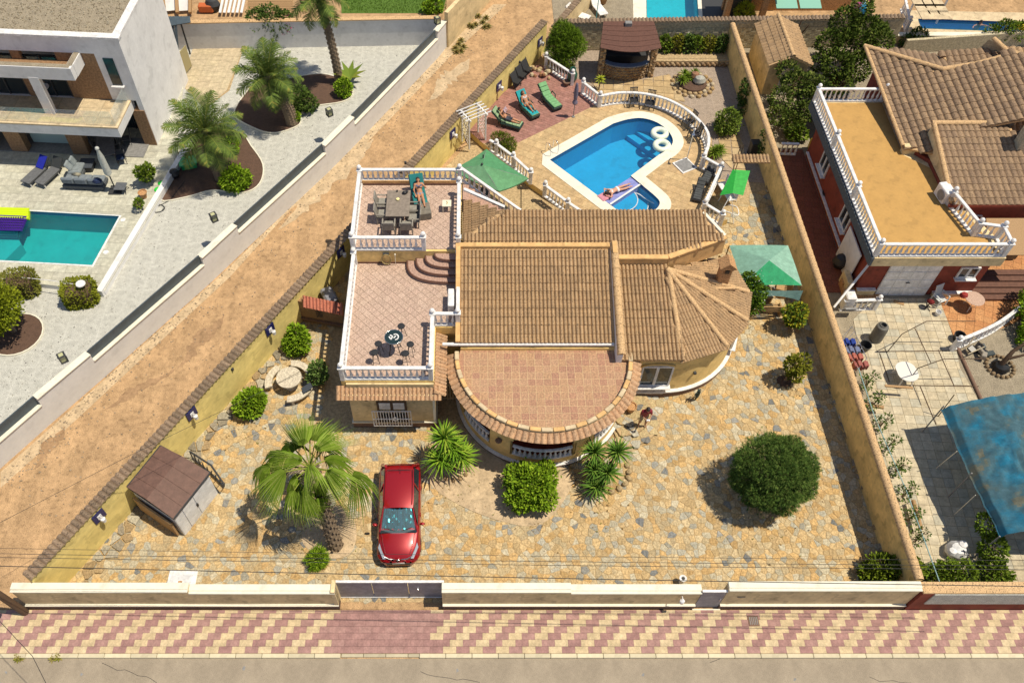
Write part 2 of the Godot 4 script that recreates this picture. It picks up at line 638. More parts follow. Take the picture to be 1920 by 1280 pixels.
func ground() -> void:
	yard=W([-17.0,-11.8,16.95,-11.8,16.7,-24.0,16.35,-47.9,5.2,-47.9])
	var arc := []
	for p in A([1150,232,1178,224,1205,222,1232,230,1253,246,1262,264,1254,279,1235,291], DK): arc.append(p)
	var arc2 := []
	for p in A([1224,364,1237,378,1232,391,1215,402], DK): arc2.append(p)
	pool_main=A([1031,300], DK)
	pool_main.append_array(PackedVector2Array(sline(arc,4)))
	pool_main.append_array(A([1183,330], DK))
	pool_main.append_array(PackedVector2Array(sline(arc2,4)))
	pool_main.append_array(A([1165,400], DK))
	pool_villa=A([-110,386,223,405,172,497,-150,480], VP)
	pool_north=A([1211,-60,1304,-60,1310,38,1213,40],0.0)
	pool_east=A([1722,37,2010,46,2010,64,1728,54],0.0)
	var holes := [pool_main, pool_villa, pool_north, pool_east]
	var b := B.new()
	sheet(W([-260,-330,260,-330,260,120,-260,120]), holes,0.0, b)
	struct("ground", b, "dirt")
	# dirt lane: darker tyre strip, stones and pale crust along the walls
	b=B.new()
	b.top(A([0,1045,0,905,260,690,600,355,830,115,945,10,1050,-60,1100,-60,1060,30,1000,85,760,320,560,520,330,750,60,1030]),0.004)
	struct("dirt_lane", b, "dirt")
	b=B.new()
	for l: Array in [[0,885,130,770,250,662,420,510,600,334,830,92,925,8,950,8,850,100,720,235,612,345,545,392,430,520,270,668,150,780,0,915]]:
		b.top(A(l),0.009)
	struct("lane_verge", b, "dirt2")
	var peb := B.new()
	peb.sph(ZE, V(1,0.6,0.8),5)
	var xs := []; var cs := []
	for i in 1400:
		var t := rng.randf()
		var x := lerpf(-18.0,5.0, t); var z := lerpf(-16.0,-52.0, t)
		var off := absf(rng.randfn(0.0,1.0))*0.6 if i % 3 else rf(0.0,4.2)
		var p := G2(lerpf(0,930, t), lerpf(890,5, t))+U(0.75,0.66)*(off+0.08)
		xs.append(TX(Basis(UP, rf(0,6)).scaled(ON*rf(0.015,0.06)), v3(p,0.012)))
		cs.append(vc(0.42,0.33,0.23,0.3))
	multi("lane_pebbles", peb.mesh(), "paver", xs, cs, self)
	# faint wheel ruts and a dark drag mark on the lane
	mat("rut",0.34,0.22,0.125,0.95, "dirt",3.0, {"spec": 0.2})
	for q: Array in [[330,690,190,770,16, "rut"], [120,800,60,880,20, "rut"], [700,260,520,430,34, "dirt2"], [880,110,800,190,26, "dirt2"], [420,590,330,690,22, "rut"]]:
		b=B.new()
		var up_ := PackedVector2Array(); var dn_ := PackedVector2Array()
		for i in 25:
			var f := i/24.0
			var w: float=q[4]*sin(PI*clampf(f,0.02,0.98))*rf(0.35,1.0)
			var c := U(lerpf(q[0], q[2], f)+5.0*sin(f*9.0), lerpf(q[1], q[3], f))
			up_.append(G2(c.x+w*0.6, c.y+w*0.4)); dn_.append(G2(c.x-w*0.5, c.y-w*0.5))
		dn_.reverse()
		up_.append_array(dn_)
		b.top(up_,0.012)
		struct("lane_rut", b, q[5])
	# road, kerb, pavement
	b=B.new()
	b.top(W([-60,-9.62,60,-9.62,60,20,-60,20]),0.006)
	struct("road", b, "asphalt")
	b=B.new()
	for i in 12:   # oil spots and patches, flat on the road
		var c := U(rf(-18,20), rf(-9.3,-8.4))
		var q := PackedVector2Array()
		for k in 9: q.append(c+Vector2.from_angle(TAU*k/9)*rf(0.02,0.09))
		b.top(q,0.010)
	stuff(struct("road_spots", b, "grey"))
	b=B.new()
	for q: Array in [[-14.0,-9.4,0.5], [-2.0,-9.1,0.25], [9.0,-9.5,-0.35], [15.0,-8.9,0.3]]:
		var l := []
		for i in 9: l.append(V(q[0]+i*0.28+rf(-0.06,0.06),0.008, q[1]+i*q[2]*0.16+rf(-0.07,0.07)))
		b.tube(l,0.008,4)
	stuff(struct("road_cracks", b, "dark"))
	var kerb := Node3D.new()
	place(kerb, "kerb", self)
	tag(kerb, "", "", "", "structure")
	for i in 44:
		var x := -22.0+i*1.0
		if x > -5.4 and x < -2.0: continue
		b=B.new()
		b.col=vc(0.8,0.75,0.64,0.12)
		b.box(V(x+0.495,0.055,-9.70), V(0.985,0.13,0.16),0.015)
		obj("kerb_stone", b, "coping", kerb)
	b=B.new()
	for i in 4:   # dropped kerb at the drive
		b.col=vc(0.62,0.58,0.5,0.15)
		b.box(V(-4.57+i*0.85,0.03,-9.83), V(0.835,0.07,0.34),0.015)
		obj("ramp_stone", b, "coping", kerb)
		b=B.new()
	b=B.new()
	b.top(W([-40,-11.45,40,-11.45,40,-9.78,-40,-9.78]),0.1)
	var pv := struct("pavement", b, "mortar")
	var rose := [K(0.45,0.255,0.235), K(0.425,0.24,0.22), K(0.47,0.275,0.25)]
	var sand := [K(0.73,0.58,0.355), K(0.70,0.555,0.34), K(0.76,0.61,0.385)]
	var cand := []
	for row in 7:
		var z := -9.785-0.128-row*0.256
		var hh := 0.25 if row < 6 else 0.12
		var w0 := 0.5045
		for i in range(-48,50):
			var x := -0.35+i*w0+row*0.25
			if x < -23 or x > 26: continue
			var red := posmod(i,2) == 0
			if x > -5.4 and x < -1.5: red=true
			cand.append([absf(x-1.0), x, z+(0.065 if row == 6 else 0.0), hh, red])
	cand.sort_custom(func(p: Array, q: Array) -> bool: return p[0] < q[0])
	var sets := {}
	var rest := B.new()
	var n := 0
	for c: Array in cand:
		var vi := rng.randi() % 3
		var key := "%s%d%.2f" % [c[4], vi, c[3]]
		if not sets.has(key):
			b=B.new()
			b.col=(rose if c[4] else sand)[vi]
			b.box(ZE, V(0.502,0.03, c[3]),0.004)
			sets[key]=b.mesh()
		var xf := TO(V(c[1],0.112+rf(-0.002,0.002), c[2]))
		if n < 300: put("paving_block", sets[key], "paver", pv, xf)
		else:
			rest.col=(rose if c[4] else sand)[vi]
			rest.T=xf
			rest.box(ZE, V(0.502,0.03, c[3]))
		n += 1
	stuff(obj("paving_block_field", rest, "paver", pv))
	# stone strip at the foot of the front wall
	b=B.new()
	sheet(yard, [pool_main],0.005, b)
	var yd := struct("yard_paving", b, "mortar")
	var house_hole := A([600,800,640,470,672,330,900,320,1100,400,1330,400,1370,590,1340,690,1240,745,1180,760,1080,860,960,870,880,780])
	var garden := A([1010,90,1370,95,1440,330,1470,430,1330,430,1090,430,700,470,640,600,830,330],0.0)
	var ochre := [[tc(0.50,0.335,0.15),2.2], [tc(0.50,0.365,0.19),3.6], [tc(0.48,0.38,0.225),3.6], [tc(0.455,0.405,0.29),2.0], [tc(0.36,0.34,0.27),0.9], [tc(0.19,0.195,0.19),0.5, true], [tc(0.27,0.265,0.24),0.6, true]]
	flagstones(yd, yard, [house_hole, garden],0.006,0.27,0.014, ochre,300)
	# the narrow yard east of the house, running back past the pool
	flagstones(yd, A([1335,425,1450,340,1480,440,1468,450,1350,440]), [],0.006,0.38,0.025, ochre,0, "side_flagstone")
	flagstones(yd, A([560,640,660,470,690,480,640,600,600,660]), [],0.006,0.38,0.025, ochre,0, "side_flagstone")
	# uneven stone edging along the foot of the west and east walls
	var edge := [[tc(0.34,0.25,0.14),2.0], [tc(0.25,0.22,0.17),2.0], [tc(0.36,0.33,0.26),1.0]]
	flagstones(yd, W([-16.35,-11.9,-15.75,-11.9,-7.9,-25.4,-8.55,-25.4]), [],0.10,0.42,0.05, edge,0, "edging_stone")
	flagstones(yd, W([16.95,-11.9,17.5,-11.9,17.0,-36.0,16.45,-36.0]), [],0.16,0.4,0.03, edge,0, "edging_stone")
	# red-brown gravel beds in the yard
	for l: Array in [[600,1045,655,1040,668,990,640,950,590,960,565,1010], [800,890,840,935,930,975,1010,985,1060,935,1070,880,960,875,900,820,830,810]]:
		b=B.new()
		b.top(smooth(A(l),4),0.045)
		struct("gravel_bed", b, "dirt2")
	b=B.new()
	for i in 20:
		var t := TAU*i/20.0
		var p := U(5.6,-17.55)+U(cos(t)*1.25, sin(t)*1.0)
		if p.y < -18.0: continue
		b=B.new()
		b.T=TX(Basis(UP, rf(0,3)), v3(p,0.05))
		b.col=tc(0.40,0.30,0.17)
		b.sph(ZE, V(rf(0.15,0.23),0.1, rf(0.12,0.18)),6)
		obj("rockery_stone", b, "flag", yd)
	# rear garden: gravel, slab path
	b=B.new()
	b.top(A([1000,88,1370,95,1448,345,1340,335,1335,260,1300,205,1250,180,1125,195,1090,170],0.0),0.02)
	struct("garden_gravel", b, "gravelp")
	b=B.new()
	b.top(A([1110,168,1265,150,1285,190,1130,196]),0.028)
	var gp := struct("garden_path", b, "mortar")
	var slab := [tc(0.46,0.33,0.17), tc(0.43,0.31,0.16), tc(0.48,0.36,0.2)]
	pave(gp, "path_slab", A([1105,150,1205,150,1255,140,1285,192,1265,188,1215,172,1125,176]),0.03, U(0.62,0.62),0.1,0.05, slab, "paver",120)
	pave(gp, "path_slab", A([1345,252,1385,252,1395,275,1400,345,1355,300]),0.03, U(0.8,0.6),0.12,0.05, slab, "paver",60)
	# pool deck: a low terrace with a plastered edge
	var deck := A([905,268,868,235,1010,120,1090,150,1127,190,1180,181,1225,182,1280,206,1322,245,1328,285,1322,305,1352,325,1318,388,1365,412,1200,440,1098,408,1022,362,998,345], DK)
	b=B.new()
	var dh := []
	for p: PackedVector2Array in Geometry2D.clip_polygons(W([-900,-900,900,-900,900,900,-900,900]), pool_main): dh.append(p)
	sheet(deck, [pool_main], DK-0.02, b)
	for i in deck.size():
		var p := deck[i]; var q := deck[(i+1) % deck.size()]
		b.quad(v3(p,0), v3(q,0), v3(q, DK-0.02), v3(p, DK-0.02))
	var dk := struct("pool_deck", b, "yellow")
	var rim_o: PackedVector2Array=Geometry2D.offset_polygon(pool_main,0.62, Geometry2D.JOIN_ROUND)[0]
	var red_area := A([905,268,868,235,1010,120,1090,150,1127,190,1120,195,968,269], DK)
	var pool_mid := G2(1205,222, DK).x
	var beige := [tc(0.48,0.335,0.175), tc(0.46,0.325,0.17), tc(0.50,0.36,0.19)]
	for part: PackedVector2Array in Geometry2D.clip_polygons(deck, red_area):
		var rs := [part]
		for cut: PackedVector2Array in [W([-900,-900, pool_mid,-900, pool_mid,900,-900,900]), W([pool_mid,-900,900,-900,900,900, pool_mid,900])]:
			for h2: PackedVector2Array in Geometry2D.intersect_polygons(part, cut):
				for q: PackedVector2Array in Geometry2D.clip_polygons(h2, rim_o):
					pave(dk, "deck_tile", q, DK-0.018, U(0.5,0.5),0.52,0.012, beige, "paver",100)
	var redc := [tc(0.32,0.155,0.125), tc(0.30,0.15,0.12), tc(0.335,0.17,0.14)]
	pave(dk, "red_paver", red_area, DK-0.018, U(0.4,0.2),0.52,0.01, redc, "paver",120,0.02,0.5)
	# white rim round the pool
	b=B.new()
	for i in rim_o.size(): pass
	for part: PackedVector2Array in [W([-900,-900, pool_mid,-900, pool_mid,900,-900,900]), W([pool_mid,-900,900,-900,900,900, pool_mid,900])]:
		for h2: PackedVector2Array in Geometry2D.intersect_polygons(rim_o, part):
			for q: PackedVector2Array in Geometry2D.clip_polygons(h2, pool_main):
				b.top(q, DK+0.03)
	for i in rim_o.size():
		var p := rim_o[i]; var q := rim_o[(i+1) % rim_o.size()]
		b.quad(v3(p, DK-0.02), v3(q, DK-0.02), v3(q, DK+0.03), v3(p, DK+0.03))
	struct("pool_rim", b, "coping")
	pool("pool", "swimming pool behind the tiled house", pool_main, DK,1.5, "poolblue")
	# steps at the round end, each a crescent slab under water
	for k in 5:
		var s0 := G2(1168+k*14.0,236-k*1.5, DK-0.6)
		b=B.new()
		var q := A([1163+k*15.0,240-k*3.2,1232+k*9.0,288-k*9.0,1275,262,1232,222,1190,215], DK-1.0)
		for r: PackedVector2Array in Geometry2D.intersect_polygons(q, Geometry2D.offset_polygon(pool_main,-0.02)[0]):
			b.prism(r, DK-1.5, DK-1.2+k*0.22)
		obj("pool_step", b, "poolblue", get_node("pool_basin"))
	# lilac ledge that parts the children's pool
	b=B.new()
	b.prism(A([1124,370,1183,332,1200,346,1144,383], DK-0.06), DK-1.49, DK-0.05)
	b.col=K(1,1,1)
	mat("lilac",0.22,0.25,0.55,0.6, "soft",2.0)
	obj("lilac_ledge", b, "lilac", get_node("pool_basin"))
	b=B.new()
	b.beam(G(1144,383, DK-0.04), G(1200,346, DK-0.04),0.09,0.06)
	obj("ledge_edge", b, "white", get_node("pool_basin"))
	var ctr := G2(1162,372, DK-0.4)
	for k in 3:
		b=B.new()
		var q := PackedVector2Array()
		var r0 := 1.0+k*0.62
		for i in 15:
			var t := lerpf(-0.65, PI-0.75, i/14.0)
			q.append(ctr+U(cos(t), sin(t))*r0)
		for r: PackedVector2Array in Geometry2D.intersect_polygons(q, Geometry2D.offset_polygon(pool_main,-0.03)[0]):
			b.prism(r, DK-1.49, DK-0.42-k*0.28)
		obj("kid_pool_step", b, "poolblue", get_node("pool_basin"))
		b=B.new()
		var line := []
		for i in 15:
			var t := lerpf(-0.65, PI-0.75, i/14.0)
			var pp := ctr+U(cos(t), sin(t))*r0
			if Geometry2D.is_point_in_polygon(pp, pool_main): line.append(v3(pp, DK-0.42-k*0.28))
		if line.size() > 2:
			b.tube(line,0.035,5)
			obj("step_edge", b, "white", get_node("pool_basin"))
	b=B.new()
	var wv := []
	for p in A([1187,372,1190,363,1198,364,1210,372,1222,379,1234,383], DK-0.5): wv.append(p)
	var wl := []
	for p: Vector2 in sline(wv,4): wl.append(v3(p, DK-0.5))
	b.tube(wl,0.04,5)
	obj("step_edge", b, "white", get_node("pool_basin"))
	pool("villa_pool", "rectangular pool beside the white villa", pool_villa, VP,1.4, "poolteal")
	for k in 4:
		b=B.new()
		b.prism(A([-150,486,0,484,10+k*12,450-k*0.0,30-k*8.0,410,-150,405], VP-0.4), VP-1.39, VP-1.15+k*0.22)
		if k < 3: obj("pool_step", b, "poolteal", get_node("villa_pool_basin"))
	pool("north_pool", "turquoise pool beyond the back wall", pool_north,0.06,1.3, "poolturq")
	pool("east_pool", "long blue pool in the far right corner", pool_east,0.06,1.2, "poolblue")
	# villa garden: white gravel, patio
	b=B.new()
	sheet(A([-60,880,-60,380,300,260,340,60,480,60,815,60,830,75,600,315,250,650]), [pool_villa],0.012, b)
	struct("white_gravel", b, "gravelw")
	xs=[]; cs=[]
	for i in 5200:
		var p := G2(rf(0,800), rf(90,850))
		if not Geometry2D.is_point_in_polygon(p, A([0,860,0,540,190,560,330,300,470,100,800,95,600,305,250,640])): continue
		xs.append(TX(Basis(V(rf(-1,1),1, rf(-1,1)).normalized(), rf(0,6)).scaled(ON*rf(0.018,0.042)), v3(p,0.016)))
		cs.append(pick([vc(0.8,0.8,0.75), vc(0.2,0.2,0.19), vc(0.42,0.4,0.34)]))
	multi("gravel_stones", peb.mesh(), "paver", xs, cs, self)
	var patio := A([-200,520,0,524,195,546,300,370,330,290,345,150,200,150,-200,150], VP)
	b=B.new()
	sheet(patio, [pool_villa], VP-0.02, b)
	for i in patio.size():
		var p := patio[i]; var q := patio[(i+1) % patio.size()]
		b.quad(v3(p,0), v3(q,0), v3(q, VP-0.02), v3(p, VP-0.02))
	var pt := struct("villa_patio", b, "whitep")
	var vt := [tc(0.47,0.46,0.37), tc(0.45,0.44,0.36), tc(0.48,0.475,0.39)]
	var vr: PackedVector2Array=Geometry2D.offset_polygon(pool_villa,0.1, Geometry2D.JOIN_MITER)[0]
	for cut: PackedVector2Array in [W([-900,-900,-22,-900,-22,900,-900,900]), W([-22,-900,900,-900,900,900,-22,900])]:
		for h2: PackedVector2Array in Geometry2D.intersect_polygons(patio, cut):
			for q: PackedVector2Array in Geometry2D.clip_polygons(h2, vr):
				pave(pt, "patio_tile", q, VP-0.018, U(1.1,0.55),0.06,0.012, vt, "paver",120,0.02,0.5)
	b=B.new()
	band(b, pool_villa,0.1, VP-0.02, VP+0.01)
	struct("villa_pool_rim", b, "white")
	b=B.new()
	var kb := A([190,556,300,372],0.0)
	b.beam(v3(kb[0],0.22), v3(kb[1],0.22),0.3,0.44)
	b.beam(v3(kb[1],0.22), G(360,262,0.22),0.3,0.44)
	struct("patio_kerb", b, "whitep")
	b=B.new()
	b.top(A([345,155,375,80,460,80,430,170,390,200]),0.03)
	var sp := struct("side_patio", b, "mortar")
	pave(sp, "patio_tile", A([340,160,365,80,460,80,425,170,385,205]),0.032, U(0.8,0.55),0.1,0.012, [tc(0.5,0.42,0.28), tc(0.48,0.4,0.27)], "paver",90)
	# mulch beds
	for l: Array in [[310,330,345,275,400,235,450,250,470,275,492,310,486,345,455,362,400,357,350,370,300,375], [462,175,490,148,530,150,600,140,650,155,660,178,640,192,590,200,562,215,560,235,515,250,475,240,440,215]]:
		var q := smooth(A(l),4)
		b=B.new()
		b.top(q,0.05)
		struct("mulch_bed", b, "mulch")
		b=B.new()
		band(b, q,0.06,0.0,0.09)
		struct("bed_edging", b, "coping")
	var dq := PackedVector2Array()
	for i in 24: dq.append(G2(30,628,0)+Vector2.from_angle(TAU*i/24)*1.25)
	b=B.new()
	b.top(dq,0.05)
	struct("mulch_bed", b, "mulch")
	b=B.new()
	band(b, dq,0.06,0.0,0.1)
	struct("bed_edging", b, "coping")
	# lawn and yard behind the villa
	b=B.new()
	b.top(A([640,25,830,25,850,-60,640,-60]),0.02)
	struct("lawn", b, mat("lawn",0.09,0.17,0.02,0.95, "gravel",1.0))
	var bl := B.new()
	bl.flat(V(-0.02,0,0), V(0.02,0,0), V(0.03,0.1,0.02))
	xs=[]; cs=[]
	for i in 5000:
		xs.append(TX(Basis(UP, rf(0,6)), G(rf(645,838), rf(-40,24),0.02)))
		cs.append(vc(0.1,0.19,0.02,0.3))
	multi("lawn_grass", bl.mesh(), "leaf", xs, cs, self)
	# neighbours to the right: tiled yard, terracotta, gravel
	b=B.new()
	b.top(W([17.1,-11.9,40,-11.9,40,-50,16.6,-50]),0.014)
	struct("neighbour_ground", b, "gravelr")
	b=B.new()
	var ny := A([1600,600,1640,560,1762,560,1790,640,1800,690,1850,780,1900,880,1960,1000,2000,1120,1700,1095,1640,800])
	b.top(ny,0.02)
	var nt := struct("neighbour_yard", b, "mortar")
	pave(nt, "yard_tile", ny,0.022, U(0.45,0.45),0.06,0.014, [tc(0.49,0.42,0.29), tc(0.47,0.41,0.29), tc(0.50,0.44,0.32), tc(0.43,0.40,0.31)], "paver",200)
	b=B.new()
	var tr := A([1760,560,1800,500,1960,430,2100,500,1960,560,1905,605,1850,628,1792,640])
	b.top(tr,0.02)
	var tt := struct("terracotta_yard", b, "mortar")
	pave(tt, "terracotta_tile", tr,0.024, U(0.4,0.4),0.4,0.012, [tc(0.48,0.225,0.085), tc(0.50,0.25,0.10), tc(0.44,0.20,0.075)], "terra",120)
	b=B.new()
	var ri := W([17.2,-38.5,19.25,-38.5,19.25,-27.7,17.2,-27.7])
	b.top(ri,0.02)
	var rt := struct("red_side_path", b, "mortar")
	pave(rt, "red_tile", ri,0.024, U(0.4,0.4),0.2,0.01, [tc(0.2,0.065,0.035), tc(0.22,0.07,0.04)], "terra",80)
	# north neighbours
	b=B.new()
	sheet(W([5.5,-50.1,16.6,-50.1,16.6,-75,5.5,-75]), [pool_north],0.02, b)
	struct("north_yard", b, "gravelr")
	b=B.new()
	sheet(A([1185,-60,1360,-60,1370,42,1188,42]), [pool_north],0.035, b)
	struct("north_pool_deck", b, "coping")
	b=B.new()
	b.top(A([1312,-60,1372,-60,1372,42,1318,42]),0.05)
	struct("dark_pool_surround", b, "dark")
	b=B.new()
	sheet(A([1700,20,2010,26,2010,78,1700,62]), [pool_east],0.03, b)
	struct("east_pool_deck", b, "coping2")

# ---------- balustrades ----------
func baluster_mesh(h: float) -> ArrayMesh:
	var key := "bal%.2f" % h
	if not cache.has(key):
		var b := B.new()
		var r := 0.062
		b.lathe([U(0.075,0), U(0.075,0.05), U(r*0.55,0.09), U(r*1.2, h*0.32), U(r*0.6, h*0.62), U(r*0.55, h*0.78), U(r*0.95, h-0.05), U(0.075, h-0.03), U(0.075, h)],7)
		cache[key]=b.mesh()
	return cache[key]

func balustrade(called: String, label: String, group: String, pts: Array, posts: Array, h := 0.85, step := 0.25, ball := true, rail_w := 0.17) -> Node3D:
	var o := thing(called, label, "balustrade", ZE,0.0, group)
	var rail := B.new(); var base := B.new()
	for i in pts.size()-1:
		var p: Vector3=pts[i]; var q: Vector3=pts[i+1]
		rail.beam(p+UP*(h-0.05), q+UP*(h-0.05), rail_w,0.1, UP,0.02)
		base.beam(p+UP*0.04, q+UP*0.04,0.17,0.08, UP,0.01)
	obj("handrail", rail, "white", o)
	obj("base_rail", base, "white", o)
	# balusters at even steps along the whole line
	var bm := baluster_mesh(h-0.16)
	var carry := step*0.5
	for i in pts.size()-1:
		var p: Vector3=pts[i]; var q: Vector3=pts[i+1]
		var l := U(q.x-p.x, q.z-p.z).length()
		while carry < l:
			var at := p.lerp(q, carry/l)
			var near_post := false
			for k: int in posts:
				if at.distance_to(pts[k]) < 0.16: near_post=true
			if not near_post: put("baluster", bm, "white", o, TO(at+UP*0.07))
			carry += step
		carry -= l
	for k: int in posts:
		var b := B.new()
		b.box(V(0, h*0.5,0), V(0.2, h,0.2),0.015)
		b.box(V(0, h+0.025,0), V(0.27,0.05,0.27),0.012)
		var ps := obj("post", b, "white", o, TO(pts[k]))
		if ball:
			b=B.new()
			b.lathe([U(0.05,0), U(0.07,0.04)],8)
			b.sph(V(0,0.14,0), ON*0.115,10)
			obj("ball_finial", b, "white", ps, TO(V(0, h+0.05,0)))
	return o

# ---------- clay roof tiles ----------
var tile_cols: Array=[]
func tile_mesh(kind: int, w: float, l: float, rolls: int, steep := 0.1) -> ArrayMesh:
	var key := "tile%d_%.3f_%.3f_%d_%.3f" % [kind, w, l, rolls, steep]
	if cache.has(key): return cache[key]
	var b := B.new()
	b.col=Color.WHITE if kind == 99 else tile_cols[kind % tile_cols.size()]
	var n := rolls*5
	var prof := []
	for i in n+1:
		var u := float(i)/n
		var t := fposmod(u*rolls,1.0)
		var y := steep*pow(sin(PI*t),0.8) if t > 0.0 and t < 1.0 else 0.0
		prof.append(U(u*w, y))
	# local axes: x across, y outwards, z down the slope; the lower lip stands proud
	for i in n:
		var p: Vector2=prof[i]; var q: Vector2=prof[i+1]
		var sl := (q-p).normalized()
		var nn := V(-sl.y, sl.x,0.05)
		b.quad(V(p.x, p.y,0), V(q.x, q.y,0), V(q.x, q.y+0.034, l+0.02), V(p.x, p.y+0.034, l+0.02), nn)
		b.quad(V(p.x, p.y+0.034, l+0.02), V(q.x, q.y+0.034, l+0.02), V(q.x,-0.005, l+0.02), V(p.x,-0.005, l+0.02), V(0,0,1))
	cache[key]=b.mesh()
	return cache[key]

# O: upper corner, U: unit vector across, D: unit vector down the slope, poly: outline in (u, d) metres
func roof_plane(parent: Node, called: String, o: Vector3, u: Vector3, d: Vector3, poly: PackedVector2Array, w: float, l: float, rolls: int, cap: int, slab: String, steep := 0.1, cols := 6, k0 := 0) -> Node3D:
	var nrm := d.cross(u).normalized()
	var b := B.new()
	var ix := Geometry2D.triangulate_polygon(poly)
	for i in range(0, ix.size(),3):
		var q := []
		for k in 3: q.append(o+u*poly[ix[i+k]].x+d*poly[ix[i+k]].y)
		b.flat(q[0], q[1], q[2], nrm)
	for i in poly.size():
		var p := poly[i]; var r := poly[(i+1) % poly.size()]
		var pa := o+u*p.x+d*p.y; var pb := o+u*r.x+d*r.y
		b.quad(pa, pb, pb-nrm*0.12, pa-nrm*0.12)
	var node := obj(called, b, slab, parent)
	var lo := U(1e9,1e9); var hi := -lo
	for p in poly:
		lo=lo.min(p); hi=hi.max(p)
	var xs := []; var cs := []
	var n := 0
	var rows := ceili((hi.y-lo.y)/l)
	for j in range(rows-1,-1,-1):
		for i in ceili((hi.x-lo.x)/w):
			var c := U(lo.x+i*w, hi.y-(rows-j)*l)
			if not Geometry2D.is_point_in_polygon(c+U(w*0.5, l*0.5), poly): continue
			var ln := rf(-0.006,0.006)
			var xf := TX(Basis(u, nrm, d), o+u*c.x+d*c.y+nrm*(0.012+ln))
			var kd := k0+rng.randi() % cols
			if n < cap: put("roof_tile", tile_mesh(kd, w, l, rolls, steep), "rtile", node, xf)
			else:
				xs.append(xf); cs.append(tile_cols[kd])
			n += 1
	if xs.size():
		var wm := tile_mesh(99, w, l, rolls, steep)
		multi("roof_tile_field", wm, "rtile", xs, cs, node)
	return node

func ridge(parent: Node, called: String, a: Vector3, b_: Vector3, r := 0.12, m := "capt", seg := 0.42) -> void:
	# overlapping half-round tiles along a line
	var d := b_-a
	var n := maxi(1, roundi(d.length()/seg))
	var z := d.normalized()
	var x := UP.cross(z).normalized()
	var y := z.cross(x)
	var holder := Node3D.new()
	place(holder, called, parent)
	var key := "ridge%.2f_%.2f" % [r, d.length()/n]
	if not cache.has(key):
		var b := B.new()
		var l := d.length()/n
		for i in 6:
			var t0 := PI*i/6; var t1 := PI*(i+1)/6
			var p := V(cos(t0), sin(t0),0); var q := V(cos(t1), sin(t1),0)
			b.tri(p*r, q*r, q*r*1.12+V(0,0, l), p, q, q)
			b.tri(p*r, q*r*1.12+V(0,0, l), p*r*1.12+V(0,0, l), p, q, p)
			b.quad(p*r*1.12+V(0,0, l), q*r*1.12+V(0,0, l), q*r*0.7+V(0,0, l), p*r*0.7+V(0,0, l), V(0,0,1))
		cache[key]=b.mesh()
	for i in n:
		put("ridge_tile", cache[key], m, holder, TX(Basis(x, y, z), a+d*(float(i)/n)))

# the same, its outline given as x, z pairs on the plane through o that D and U span
func roof_xz(parent: Node, called: String, o: Vector3, through: Vector3, d: Vector3, xz: Array, cap: int) -> void:
	var dn := d.normalized()
	var u := through-o
	u=(u-dn*u.dot(dn)).normalized()
	if dn.cross(u).y < 0.0: u=-u
	var det := u.x*dn.z-u.z*dn.x
	var poly := PackedVector2Array()
	for i in range(0, xz.size(),2):
		var x: float=xz[i]-o.x; var z: float=xz[i+1]-o.z
		poly.append(U((x*dn.z-z*dn.x)/det, (u.x*z-u.z*x)/det))
	roof_plane(parent, called, o, u, dn, poly,0.34,0.42,1, cap, "capt",0.09,3,12)

# row of short half-round tiles laid across a wall top or an eave; outward is the direction in which they fall
func erow(parent: Node, a: Vector3, b_: Vector3, outward: Vector3, depth: float, drop: float, step := 0.2, called := "eave_tile", k0 := 0) -> void:
	var d := b_-a
	var n := maxi(1, roundi(d.length()/step))
	var u := d.normalized()
	var dn := (outward*depth+Vector3.DOWN*drop)
	var l := dn.length()
	dn=dn.normalized()
	var nrm := dn.cross(u).normalized()
	if nrm.y < 0.0:
		nrm=-nrm; u=-u; a=b_
	for i in n:
		var w := d.length()/n
		put(called, tile_mesh(k0+rng.randi() % (3 if k0 else 6), snappedf(w,0.01), snappedf(l,0.05),1,0.08), "rtile", parent, TX(Basis(u, nrm, dn), a+u*(w*i)))

func wall(called: String, label: String, a: Vector2, b_: Vector2, h: float, t: float, m: String, y0 := 0.0) -> Node3D:
	var o := thing(called, label, "wall")
	var b := B.new()
	b.beam(v3(a, (h+y0)*0.5), v3(b_, (h+y0)*0.5), t, h-y0)
	obj("render_face", b, m, o)
	return o

func cap_tiles(o: Node3D, a: Vector2, b_: Vector2, h: float, w: float, step: float, along := false) -> void:
	var d := (b_-a).normalized()
	var nrm := U(d.y,-d.x)
	var l := a.distance_to(b_)
	if along:
		ridge(o, "cap", v3(a, h), v3(b_, h), w*0.5, "rtile2", step)
		return
	var n := roundi(l/step)
	for i in n:
		var p := a+d*(l/n*i)
		var q := p-nrm*w*0.5
		put("cap_tile", tile_mesh(rng.randi() % 3+6, snappedf(l/n,0.005), w,1,0.09), "rtile", o, TX(Basis(v3(d,0)*(1.0 if true else 1.0), UP, v3(nrm,0)), v3(q, h+0.005+rf(0,0.012))))

func WP(x: float, y: float) -> Vector3:   # where that sight line meets the inner face of the west wall
	var n := V(0.861,0,0.509)
	var a := V(-16.76,0,-11.95)+n*0.16
	var e := V(0, EYE,0)
	var d := G(x, y)-e
	return e+d*((a-e).dot(n)/d.dot(n))

